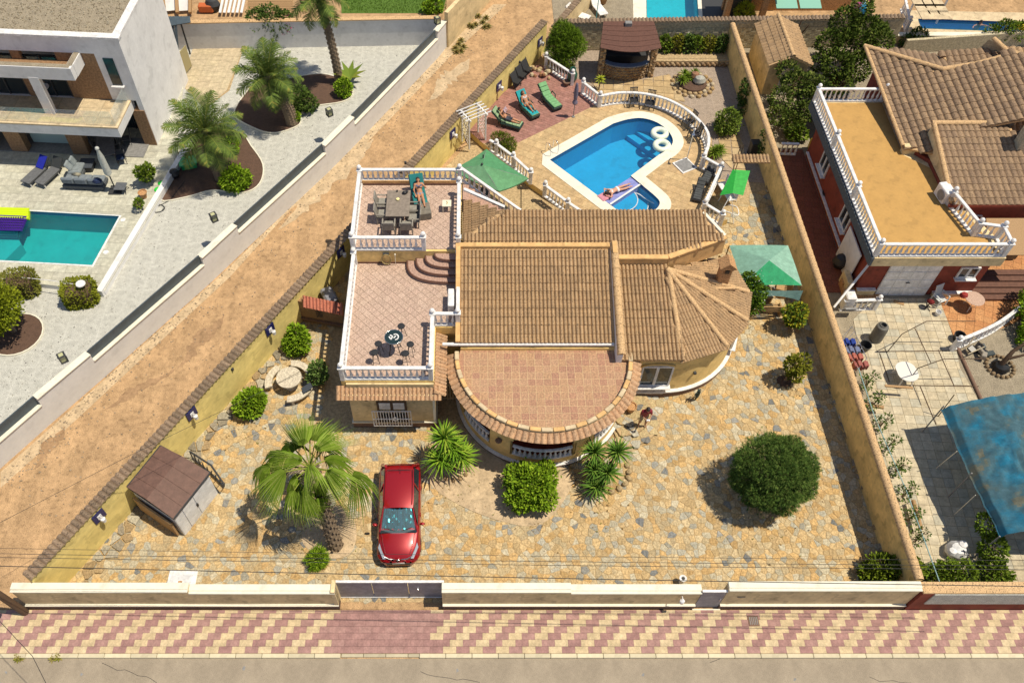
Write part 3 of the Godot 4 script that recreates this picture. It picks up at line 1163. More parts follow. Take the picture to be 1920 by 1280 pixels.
func lamp_plaque(x: float, y: float, h: float, dirv: Vector3, label: String, diamond := false) -> void:
	var p := G(x, y, h) if diamond else WP(x, y)
	var o := thing("wall_lamp", label, "wall lamp", p, atan2(dirv.x, dirv.z), "wall lamps on navy tile plaques")
	var b := B.new()
	if diamond: b.T=TX(Basis(BK, PI/4), ZE)
	b.box(V(0,0,0.03), V(0.56,0.56,0.05),0.01)
	obj("plaque", b, "navy", o)
	b=B.new()
	b.tube([V(0,0.02,0.05), V(0,0.06,0.16), V(0,0.0,0.24)],0.018,5)
	b.lathe([U(0.02,0.12), U(0.1,0.06), U(0.11,0.05), U(0.09,-0.16), U(0.04,-0.2), U(0,-0.2)],6, V(0,-0.04,0.24))
	b.box(V(0,-0.02,0.06), V(0.2,0.26,0.03),0.01)
	obj("lantern", b, "white", o)

func window_at(parent: Node, called: String, c: Vector3, w: float, h: float, facing: float, panes := 2, arch := false, frame_m := "white") -> Node3D:
	var o := Node3D.new()
	o.position=c
	o.rotation.y=facing
	place(o, called, parent)
	var b := B.new()
	var t := 0.08
	for s: float in [-1,1]: b.box(V(s*(w-t)*0.5,0,0), V(t, h,0.1),0.01)
	for s: float in [-1,1]: b.box(V(0, s*(h-t)*0.5,0), V(w-t*2, t,0.096),0.01)
	for i in range(1, panes): b.box(V(-w*0.5+w*i/panes,0,0), V(t*1.6, h-t*2,0.09),0.01)
	obj("frame", b, frame_m, o)
	b=B.new()
	b.box(V(0,0,-0.01), V(w-t*2, h-t*2,0.02))
	obj("pane", b, "glass", o)
	b=B.new()
	b.box(V(0,-h*0.5-0.04,0.09), V(w+0.12,0.06,0.26),0.01)
	obj("sill", b, frame_m, o)
	return o

func front_walls() -> void:
	# coping pieces and panels of the street wall
	var segs := [[-17.45,-10.75,1.78], [-10.75,-5.2,1.62], [-1.15,3.75,1.76], [3.75,8.72,1.62], [9.68,16.95,1.92]]
	var labels := ["tan street wall section with white coping at the utility pole", "street wall section with white coping left of the drive gate", "street wall section with white coping right of the drive gate", "street wall section between the drive gate and the small gate", "street wall section from the small gate to the red wall"]
	for i in segs.size():
		var s: Array=segs[i]
		var o := thing("street_wall", labels[i], "wall", ZE,0.0, "street wall sections")
		var b := B.new()
		b.box(V((s[0]+s[1])*0.5, s[2]*0.5+0.2,-11.72), V(s[1]-s[0], s[2]-0.4,0.28))
		obj("render_face", b, "cream", o)
		b=B.new()
		b.box(V((s[0]+s[1])*0.5,0.2,-11.67), V(s[1]-s[0],0.4,0.34),0.01)
		obj("plinth", b, "plinth", o)
		b=B.new()
		b.box(V((s[0]+s[1])*0.5,0.42,-11.66), V(s[1]-s[0],0.04,0.36),0.01)
		obj("plinth_trim", b, "coping", o)
		b=B.new()
		b.box(V((s[0]+s[1])*0.5, s[2]+0.03,-11.71), V(s[1]-s[0],0.07,0.38),0.012)
		b.box(V((s[0]+s[1])*0.5, s[2]+0.09,-11.76), V(s[1]-s[0],0.05,0.26),0.012)
		obj("coping", b, "coping", o)
	# gates
	var g := thing("drive_gate", "wide grey metal sliding gate of the drive, between wall sections", "gate")
	var b := B.new()
	for i in 3: b.box(V(-4.56+i*1.39,0.89,-12.0), V(1.36,1.5,0.06),0.008)
	obj("panel", b, "steelgrey", g)
	b=B.new()
	b.box(V(-3.17,1.69,-12.0), V(4.2,0.06,0.1),0.01)
	b.box(V(-3.17,0.09,-12.0), V(4.2,0.06,0.09),0.01)
	obj("frame_rail", b, "white", g)
	b=B.new()
	b.sph(V(-2.1,1.05,-11.93), ON*0.05,6)
	obj("handle", b, "chrome", g)
	var gp := thing("gate_pillar", "tan pillar at the left end of the drive gate", "pillar", V(-5.28,0,-11.78))
	b=B.new()
	b.box(V(0,0.9,0), V(0.16,1.8,0.5),0.01)
	obj("shaft", b, "cream", gp)
	g=thing("small_gate", "narrow grey metal pedestrian gate in the street wall", "gate")
	b=B.new()
	b.box(V(9.2,0.92,-11.6), V(0.92,1.65,0.06),0.01)
	obj("leaf", b, "steelgrey", g)
	b=B.new()
	b.box(V(9.2,1.77,-11.6), V(0.96,0.05,0.1),0.01)
	obj("top_rail", b, "white", g)
	b=B.new()
	b.box(V(9.55,1.0,-11.54), V(0.03,0.2,0.05),0.008)
	obj("handle", b, "chrome", g)
	b=B.new()
	b.box(V(9.2,0.06,-11.3), V(1.1,0.12,0.4),0.01)
	tag(obj("doorstep", b, "coping"), "pale stone step below the narrow gate", "step")
	var cl := thing("wall_camera", "small white lantern lamp on the street wall left of the narrow gate", "lamp", V(8.0,1.4,-11.5))
	b=B.new()
	b.tube([V(0,0,-0.06), V(0,0.08,0.05), V(0,0.0,0.12)],0.02,5)
	obj("bracket", b, "white", cl)
	b=B.new()
	b.lathe([U(0,0.1), U(0.1,0.03), U(0.09,-0.16), U(0,-0.18)],6, V(0,-0.04,0.14))
	obj("lantern", b, "white", cl)
	var hn := thing("wall_bracket", "dark wrought bracket on the street wall right of the narrow gate", "bracket", V(10.3,1.25,-11.56))
	b=B.new()
	b.tube([V(-0.16,0,0), V(0,0.02,0.02), V(0.16,0.01,0)],0.016,5)
	b.tube([V(-0.1,-0.05,0), V(-0.04,0.0,0.02), V(0.02,-0.05,0)],0.012,5)
	obj("scroll", b, "dark", hn)
	# drain cover in the pavement
	var dc := thing("drain_cover", "square brown metal cover set in the patterned pavement", "manhole cover", G(1413,1164,0.115))
	b=B.new()
	b.box(V(0,0.012,0), V(0.42,0.03,0.4),0.01)
	obj("lid", b, "plinth", dc)
	b=B.new()
	for i in 5: b.box(V(-0.14+i*0.07,0.032,0), V(0.03,0.012,0.3))
	obj("rib", b, "grey", dc)
	# red wall of the neighbour on the street
	var rw := thing("red_street_wall", "dark red street wall with pebble panel and tan coping", "wall")
	b=B.new()
	b.box(V(20.6,0.9,-11.62), V(7.2,1.8,0.3))
	obj("render_face", b, "redp", rw)
	b=B.new()
	b.box(V(20.0,1.3,-11.46), V(5.1,1.0,0.05),0.01)
	obj("pebble_panel", b, "gravelw", rw)
	b=B.new()
	b.box(V(20.6,1.84,-11.7), V(7.2,0.1,0.45),0.015)
	obj("coping", b, "capt", rw)

func boundary_walls() -> void:
	var wa := U(-16.76,-11.95); var wb := U(4.6,-48.1)
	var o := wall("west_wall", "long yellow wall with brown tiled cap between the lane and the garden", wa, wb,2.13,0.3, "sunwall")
	cap_tiles(o, wa, wb,2.15,0.46,0.24)
	# weathered cap of the east wall
	o=wall("east_wall", "long ochre wall with half round tiles dividing the two gardens", U(16.95,-11.95), U(16.42,-48.0),1.95,0.26, "yellow")
	ridge(o, "cap", V(16.95,1.95,-11.95), V(16.42,1.95,-48.0),0.17, "capt",0.4)
	o=wall("back_wall", "tall grey block wall behind the bar with a tiled cap", U(5.2,-48.2), U(27.5,-48.75),2.0,0.26, "block")
	cap_tiles(o, U(5.2,-48.2), U(27.5,-48.75),2.0,0.4,0.24)
	b_courses(o)
	o=wall("back_corner_wall", "pale wall running back from the corner along the lane", U(5.2,-48.3), U(9.9,-56.5),1.5,0.25, "cream")
	cap_tiles(o, U(5.2,-48.3), U(9.9,-56.5),1.5,0.4,0.3)
	# grey stepped wall of the villa along the lane
	var p0 := G2(-120,985,0); var p1 := G2(830,92,0)
	var d := (p1-p0)
	var n := [-0.05,0.075,0.20,0.30,0.53,0.635,0.88,0.955]
	var gw := thing("villa_wall", "long pale grey stepped wall between the white villa and the lane", "wall")
	# raised and low sections take turns; pixel-measured ends on the lane
	var ends := [[-120,985,100,790,1.35,0], [100,790,195,708,1.85,1], [195,708,395,530,1.35,0], [395,530,458,470,1.85,1], [458,470,617,322,1.35,0], [617,322,670,268,1.85,1], [670,268,822,108,1.35,0], [822,108,838,88,1.85,1]]
	for e: Array in ends:
		var a := G2(e[0], e[1]); var c := G2(e[2], e[3])
		var nn := U((c-a).y,-(c-a).x).normalized() * -0.13
		if nn.x > 0: nn=-nn
		a += nn; c += nn
		var b := B.new()
		b.beam(v3(a, e[4]*0.5), v3(c, e[4]*0.5),0.24, e[4])
		obj("section", b, "greyp", gw)
		b=B.new()
		b.beam(v3(a, e[4]+0.03), v3(c, e[4]+0.03),0.36,0.06, UP,0.01)
		obj("coping", b, "coping", gw)
		if e[5] == 0:
			b=B.new()
			var off := nn*0.3
			b.beam(v3(a+off,1.68), v3(c+off,1.68),0.05,0.6)
			obj("fence_panel", b, mat("fence",0.06,0.085,0.105,0.5, "soft",2.0), gw)
	var b := B.new()
	var a := G2(838,88); var c := G2(935,-20)
	b.beam(v3(a,1.25), v3(c,1.25),0.25,2.5)
	tag(obj("lane_wall", b, "cream"), "tall pale wall along the lane above the lawn", "wall")
	b=B.new()
	a=G2(340,82); c=G2(826,82)
	var nw := thing("villa_back_wall", "light grey wall with sandy coping behind the date palms", "wall")
	b.beam(v3(G2(300,92),0.95), v3(c,0.95),0.24,1.9)
	obj("render_face", b, "greyp", nw)
	b=B.new()
	b.beam(v3(G2(300,92),1.93), v3(c,1.93),0.36,0.07, UP,0.01)
	obj("coping", b, "capt", nw)
	# globe lamps on the raised sections
	var lam := [[120,670, "first (lowest) square lantern on the grey stepped wall, near the clipped tree"], [402,407, "square lantern on the grey stepped wall beside the round mulch bed"], [618,210, "square lantern on the grey stepped wall beside the leaning date palm"], [820,38, "square lantern on the grey stepped wall at its far end"]]
	for l: Array in lam:
		var t := thing("wall_lantern", l[2], "lantern", G(l[0], l[1]+6,1.9),0.6, "lanterns on the grey stepped wall")
		b=B.new()
		b.box(V(0,0.03,0), V(0.34,0.06,0.34),0.01)
		b.box(V(0,0.42,0), V(0.36,0.05,0.36),0.02)
		for sx: float in [-1,1]:
			for sz: float in [-1,1]: b.box(V(0.14*sx,0.22,0.14*sz), V(0.04,0.38,0.04))
		obj("frame", b, "dark", t)
		b=B.new()
		b.box(V(0,0.23,0), V(0.24,0.34,0.24),0.01)
		obj("glass", b, mat("lampglass",0.45,0.45,0.25,0.3), t)
		b=B.new()
		b.box(V(0,0.455,0), V(0.2,0.02,0.2),0.008)
		obj("lid", b, "lampglass", t)
	# navy plaques with lanterns on the yellow wall
	mat("navy",0.012,0.014,0.10,0.35)
	var dirv := V(0.85,0,0.53)
	for l: Array in [[184,967, "grey shed"], [358,775, "shaded lemon shrub"], [505,617, "stone picnic table"], [638,472, "brick screen"], [848,250, "white garden arbour"], [935,161, "stacked black chairs"], [1012,78, "bushy corner tree"]]:
		lamp_plaque(l[0], l[1],1.25, dirv, "navy plaque with white lantern on the yellow wall by the %s" % l[2])
	lamp_plaque(1291,59,1.25, V(0,0,1), "navy diamond plaque with white lantern on the block wall right of the bar", true)
	lamp_plaque(1077,60,1.25, V(0,0,1), "navy diamond plaque half hidden by the corner tree on the block wall", true)
	for l: Array in [[435,692], [760,305], [893,193], [974,116]]:
		b=B.new()
		b.box(WP(l[0], l[1]), V(0.12,0.16,0.12),0.02)
		tag(obj("wall_box", b, "dark"), "small dark fitting on the yellow wall, %s" % {435: "above the stone picnic table",760: "behind the terrace railing",893: "above the white garden arbour",974: "above the stacked black chairs"}[l[0]], "wall fitting", "dark fittings on the yellow wall")

func b_courses(o: Node3D) -> void:
	var bk := B.new()
	bk.box(ZE, V(0.585,0.285,0.05),0.012)
	var m := bk.mesh()
	for row in 6:
		for i in 36:
			var x := 5.55+i*0.6+(0.3 if row % 2 else 0.0)
			var z := -48.2-(x-5.2)/22.3*0.55+0.125
			put("block", m, "block", o, TO(V(x,0.2+row*0.3, z+rf(0,0.012))))

const F1 := 3.55
const F2 := 4.40

func wall_seg(parent: Node, called: String, a: Vector2, b_: Vector2, y0: float, y1: float, t: float, m: String) -> void:
	var b := B.new()
	b.beam(v3(a, (y0+y1)*0.5), v3(b_, (y0+y1)*0.5), t, y1-y0)
	obj(called, b, m, parent)

func house() -> void:
	var o := thing("tiled_house", "yellow villa with sandy clay tiled roofs, terrace wing and round porch", "house")
	# --- terrace wing over the garage ---
	var b := B.new()
	var body := W([-5.3,-19.85,-1.62,-19.85,-1.62,-31.0,-5.3,-31.0])
	b.prism(body,0.0, F1-0.12)
	obj("wing_wall", b, "cream", o)
	b=B.new()
	b.prism(W([-1.62,-23.1,-0.5,-23.1,-0.5,-31.0,-1.62,-31.0]),0.0, F1-0.12)
	obj("passage_wall", b, "yellow", o)
	b=B.new()
	b.prism(W([-5.33,-19.81,-1.59,-19.81,-1.59,-23.0,-5.33,-23.0]),0.0,0.42)
	obj("wing_plinth", b, "plinth", o)
	b=B.new()
	b.prism(W([-5.36,-19.78,-1.56,-19.78,-1.56,-23.0,-5.36,-23.0]),0.42,0.47)
	b.box(V(-1.66,1.5,-19.83), V(0.1,2.1,0.06))
	obj("wing_trim", b, "coping", o)
	b=B.new()
	b.prism(W([-5.5,-19.95,-1.6,-19.95,-1.6,-22.8,-0.5,-22.8,-0.5,-26.6,-5.5,-26.6]), F1-0.5, F1-0.03)
	b.prism(W([-5.5,-26.55,-0.5,-26.55,-0.5,-31.1,-5.5,-31.1]), F1-0.5, F2-0.03)
	obj("terrace_slab", b, "yellow", o)
	b=B.new()
	b.prism(W([-5.62,-26.52,-2.15,-26.52,-2.15,-26.6,-5.62,-26.6]), F1, F1+0.09)
	obj("skirting", b, "darkterra", o)
	b=B.new()
	b.beam(V(-5.3, F2+0.05,-30.88), V(-0.75, F2+0.05,-30.88),0.06,0.1)
	obj("skirting", b, "darkterra", o)
	b=B.new()
	b.beam(V(-5.35, F2+0.12,-30.98), V(-0.7, F2+0.12,-30.98),0.2,0.3)
	obj("back_parapet", b, "ochre", o)
	# terrace floors, laid diagonally
	var pink := [tc(0.48,0.35,0.275), tc(0.465,0.335,0.265), tc(0.495,0.365,0.29), tc(0.455,0.33,0.26)]
	pave(o, "terrace_tile", W([-5.35,-20.1,-1.8,-20.1,-1.8,-22.95,-0.65,-22.95,-0.65,-26.55,-5.35,-26.55]), F1-0.02, U(0.3,0.3), PI/4,0.012, pink, "terra",220,0.02,0.0,0.05)
	pave(o, "upper_terrace_tile", W([-5.35,-26.65,-0.65,-26.65,-0.65,-30.9,-5.35,-30.9]), F2-0.02, U(0.3,0.3), PI/4,0.012, pink, "terra",200,0.02,0.0,0.05)
	# curved steps between the two terraces
	for k in 4:
		b=B.new(); var nb := B.new()
		var rx := 2.35-k*0.43; var rz := 1.32-k*0.30
		var q := PackedVector2Array([U(-0.65,-26.54)])
		var nose := []
		for i in 11:
			var t := PI*0.5*i/10.0
			var pt := U(-0.66-minf(rx, rx*pow(sin(t),0.7) ),-26.54+rz*pow(cos(t),0.7))
			q.append(pt)
			nose.append(v3(pt, F1+0.17*(k+1)-0.01))
		b.prism(q, F1-0.02, F1+0.17*(k+1))
		b.col=tc(0.40,0.26,0.205)
		var st := B.new()
		st.col=tc(0.40,0.26,0.205)
		st.prism(q, F1-0.02, F1+0.17*(k+1))
		var so := obj("terrace_step", st, "terra", o)
		nb.tube(nose,0.045,5)
		obj("nosing", nb, "darkterra", so)
	# tiled ledges under the terrace
	var led := Node3D.new()
	place(led, "wing_eave", o)
	erow(led, V(-5.75,3.2,-19.95), V(-1.3,3.2,-19.95), V(0,0,1),0.5,0.36,0.18, "eave_tile",9)
	erow(led, V(-1.62,3.2,-22.8), V(-1.62,3.2,-19.6), V(1,0,0),0.45,0.3,0.18, "eave_tile",9)
	b=B.new()
	b.box(V(-3.5,2.95,-19.72), V(4.0,0.12,0.3))
	b.box(V(-1.45,2.95,-21.3), V(0.3,0.118,3.0))
	obj("eave_board", b, "cream", led)
	# garage window with its grille
	b=B.new()
	var gw := window_at(o, "grille_window", V(-3.5,1.5,-19.83),1.3,1.35,0.0,2, false, "darkwood")
	b=B.new()
	for i in 15: b.box(V(-0.84+i*0.12,-0.25,0.32), V(0.03,1.2,0.03))
	for y: float in [-0.85,-0.28,0.35]: b.box(V(0, y,0.32), V(1.7,0.035,0.035))
	for s: float in [-0.83,0.83]: b.box(V(s,-0.85,0.18), V(0.03,0.03,0.3))
	for i in 10:
		var t := TAU*i/10
		b.box(V(0.14+cos(t)*0.1,-0.25+sin(t)*0.12,0.345), V(0.045,0.045,0.02))
	obj("grille", b, "white", gw)
	b=B.new()
	b.box(V(-0.3,0.3,0.02), V(0.5,0.5,0.02)); b.box(V(0.3,0.3,0.02), V(0.5,0.5,0.02))
	obj("blind", b, "white", gw)
	b=B.new()
	b.box(V(-4.55,2.35,-19.79), V(0.14,0.09,0.12),0.01)
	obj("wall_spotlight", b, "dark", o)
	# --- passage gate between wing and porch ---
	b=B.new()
	b.box(V(-1.1,2.35,-23.0), V(1.0,0.3,0.2))
	obj("passage_lintel", b, "yellow", o)
	b=B.new()
	for i in 8: b.box(V(-1.5+i*0.125,1.2,-21.3), V(0.04,2.4,0.04))
	for y: float in [0.1,1.2,2.35]: b.box(V(-1.06, y,-21.3), V(1.0,0.05,0.05))
	tag(obj("passage_gate", b, "cream"), "cream barred gate in the narrow passage between wing and porch", "gate")
	# --- main block walls ---
	b=B.new()
	b.prism(W([-0.5,-21.9,6.3,-21.9,6.3,-27.0,-0.5,-27.0]),0.0,3.2)
	obj("main_wall", b, "yellow", o)
	b=B.new()
	b.prism(W([6.3,-21.55,8.8,-21.55,8.8,-28.3,11.3,-27.0,10.5,-28.4,-0.5,-28.4,-0.5,-27.0,6.3,-27.0]),0.0,3.1)
	obj("east_wing_wall", b, "yellow", o)
	var rc := U(8.75,-25.3)
	b=B.new(); var pl := B.new(); var tr := B.new()
	for i in 22:
		var t0 := lerpf(-0.02,2.2, i/22.0); var t1 := lerpf(-0.02,2.2, (i+1)/22.0)
		var p := rc+U(sin(t0), cos(t0))*3.75; var q := rc+U(sin(t1), cos(t1))*3.75
		var n0 := V(sin(t0),0, cos(t0)); var n1 := V(sin(t1),0, cos(t1))
		b.tri(v3(p,0), v3(q,0), v3(q,3.05), n0, n1, n1); b.tri(v3(p,0), v3(q,3.05), v3(p,3.05), n0, n1, n0)
		for e: Array in [[pl,3.87,0.0,0.42], [tr,3.92,0.42,0.48]]:
			var p2: Vector2=rc+U(sin(t0), cos(t0))*float(e[1]); var q2: Vector2=rc+U(sin(t1), cos(t1))*float(e[1])
			e[0].quad(v3(p2, e[2]), v3(q2, e[2]), v3(q2, e[3]), v3(p2, e[3]), (n0+n1).normalized())
			e[0].quad(v3(p2, e[3]), v3(q2, e[3]), v3(q, e[3]), v3(p, e[3]), UP)
	pl.box(V(7.55,0.21,-21.5), V(2.4,0.42,0.2)); tr.box(V(7.55,0.45,-21.48), V(2.4,0.06,0.26))
	obj("round_wall", b, "yellow", o)
	obj("round_plinth", pl, "plinth", o)
	obj("round_trim", tr, "white", o)
	var w1 := window_at(o, "front_window", V(8.25,1.62,-21.52),1.42,1.5,0.0,2)
	b=B.new()
	b.beam(V(-0.62,0.78,-0.05), V(0.62,0.78,-0.05),0.02,0.06)
	for i in 9:
		var t0 := PI*i/9; var t1 := PI*(i+1)/9
		b.beam(V(cos(t0)*0.74,0.72+sin(t0)*0.22,0.02), V(cos(t1)*0.74,0.72+sin(t1)*0.22,0.02),0.06,0.08, BK)
	obj("arch_trim", b, "yellow", w1)
	var wd := rc+U(sin(1.25), cos(1.25))*3.78
	window_at(o, "side_window", v3(wd,1.65),1.2,1.5,1.25,2)
	b=B.new()
	b.box(v3(rc+U(sin(0.35), cos(0.35))*3.8,1.55), V(0.14,0.12,0.14),0.02)
	obj("wall_spotlight", b, "dark", o)
	# --- roofs ---
	var sl := V(0,-1.4,4.25)
	var L := sl.length()
	roof_plane(o, "main_roof", V(-0.55,4.8,-26.3), Vector3.RIGHT, sl/L, W([0,0,6.8,0,6.8, L,0, L]),0.35,0.4,2,230, "capt")
	b=B.new()
	b.beam(V(-0.62,4.93,-26.3), V(-0.62,3.5,-22.02),0.2,0.2)
	obj("gable_edge", b, "ochre", o)
	b=B.new()
	b.box(V(2.8,4.83,-26.42), V(7.1,0.3,0.26),0.03)
	obj("ridge_wall", b, "ochre", o)
	b=B.new()
	b.beam(V(-1.3,3.36,-22.0), V(6.2,3.36,-22.0),0.14,0.12, UP,0.02)
	obj("gutter", b, "white", o)
	b=B.new()   # parapet that parts the main roof and the east roof
	var top_b := V(6.35,5.05,-26.5); var bot := V(6.35,3.62,-21.25)
	b.quad(top_b+V(-0.12,0,0), bot+V(-0.12,0,0), bot+V(-0.12,-0.9,0), top_b+V(-0.12,-0.9,0), Vector3.LEFT)
	b.quad(top_b+V(0.12,0,0), bot+V(0.12,0,0), bot+V(0.12,-0.9,0), top_b+V(0.12,-0.9,0), Vector3.RIGHT)
	b.quad(bot+V(-0.12,0,0), bot+V(0.12,0,0), bot+V(0.12,-0.9,0), bot+V(-0.12,-0.9,0), BK)
	obj("roof_parapet", b, "whitep", o)
	ridge(o, "parapet_cap", top_b+V(0.06,-0.02,0), bot+V(0.06,-0.02,0),0.17, "capt",0.45)
	# rear roof
	sl=V(0,-0.56,1.82); L=sl.length()
	var hip := 0.0
	roof_plane(o, "rear_roof", V(-0.4,5.2,-28.15), Vector3.RIGHT, sl/L, W([1.75,0,11.0,0,11.9, L*0.66,9.3, L*1.18,6.85, L*1.18,6.75, L,0.0, L,0.0, L*0.72]),0.35,0.4,2,0, "capt")
	var hd := V(-1.75,-0.62,0).normalized()
	roof_plane(o, "hip_roof", V(1.4,5.22,-28.15), BK, hd, W([0,0,1.25,1.85,-1.35,1.85]),0.3,0.4,2,0, "capt")
	ridge(o, "hip_ridge", V(1.38,5.22,-28.15), V(-0.4,4.62,-26.95),0.09, "capt",0.4)
	b=B.new()
	b.box(V(6.0,4.1,-28.25), V(8.8,2.0,0.16))
	obj("back_wall", b, "yellow", o)
	b=B.new()   # verge and front parapet of the rear roof
	b.beam(V(10.65,5.25,-28.15), V(11.55,4.86,-27.05),0.14,0.12)
	obj("verge", b, "coping", o)
	b=B.new()
	var fp := [V(6.4,4.62,-25.95), V(8.85,4.62,-25.95), V(11.6,4.78,-27.05)]
	for i in 2:
		b.beam(fp[i]-V(0,0.5,0), fp[i+1]-V(0,0.5,0),0.2,1.0)
	b.beam(V(6.4,4.75,-26.5), fp[0],0.2,0.9)
	obj("front_parapet", b, "ochre", o)
	b=B.new()
	for i in 2: b.beam(fp[i]+V(0,0.04,0.02), fp[i+1]+V(0,0.04,0.02),0.27,0.1, UP,0.03)
	obj("parapet_coping", b, "ochre", o)
	# east roof and the fan over the round bay
	sl=V(0,-1.05,4.55); L=sl.length()
	roof_plane(o, "east_roof", V(6.42,4.18,-25.85), Vector3.RIGHT, sl/L, W([0,0,2.4,0,2.75, L,0, L]),0.35,0.4,2,80, "capt")
	var apex := V(8.8,4.28,-25.5)
	var ang := [0.07,0.66,1.12,1.55,2.15]
	for i in 4:
		var rr := 4.0
		var e0 := V(rc.x+sin(ang[i])*rr,3.0, rc.y+cos(ang[i])*rr)
		var e1 := V(rc.x+sin(ang[i+1])*rr,3.0, rc.y+cos(ang[i+1])*rr)
		var mid := (e0+e1)*0.5
		var dd := (mid-apex); var ll := dd.length(); dd /= ll
		var uu := (e1-e0).normalized()
		uu=(uu-dd*uu.dot(dd)).normalized()
		var hw := (e1-e0).length()*0.5
		var poly := W([0,0, hw, ll, hw*0.5, ll+0.07,0, ll+0.1,-hw*0.5, ll+0.07,-hw, ll])
		if uu.cross(dd).y > 0.0: pass
		roof_plane(o, "fan_roof", apex, uu, dd, poly,0.3,0.36,2,0, "capt",0.055)
		if i > 0: ridge(o, "fan_rib", apex+V(0,0.05,0), e0+V(0,0.07,0),0.11, "capt",0.4)
	ridge(o, "fan_rib", V(8.86,4.3,-25.6), V(9.15,3.14,-21.5),0.11, "capt",0.4)
	b=B.new()   # chimney with a little saddle roof
	b.box(V(11.45,3.9,-25.5), V(0.52,1.5,0.44),0.03)
	obj("chimney_shaft", b, "terraw", o)
	b=B.new()
	b.quad(V(11.08,4.65,-25.82), V(11.45,4.98,-25.82), V(11.45,4.98,-25.18), V(11.08,4.65,-25.18))
	b.quad(V(11.82,4.65,-25.82), V(11.45,4.98,-25.82), V(11.45,4.98,-25.18), V(11.82,4.65,-25.18))
	b.box(V(11.45,4.62,-25.5), V(0.74,0.06,0.62))
	b.flat(V(11.1,4.65,-25.2), V(11.8,4.65,-25.2), V(11.45,4.97,-25.2), BK)
	var ch := obj("chimney_hood", b, "terraw", o)
	b=B.new()
	b.box(V(11.45,4.4,-25.24), V(0.2,0.2,0.04))
	b.box(V(11.77,4.4,-25.5), V(0.04,0.2,0.2))
	obj("smoke_opening", b, "black", ch)
	b=B.new()
	b.beam(V(10.95,3.55,-25.0), V(12.1,3.45,-25.1),0.12,0.1)
	obj("chimney_flashing", b, "capt", o)
	# --- round porch ---
	porch(o)

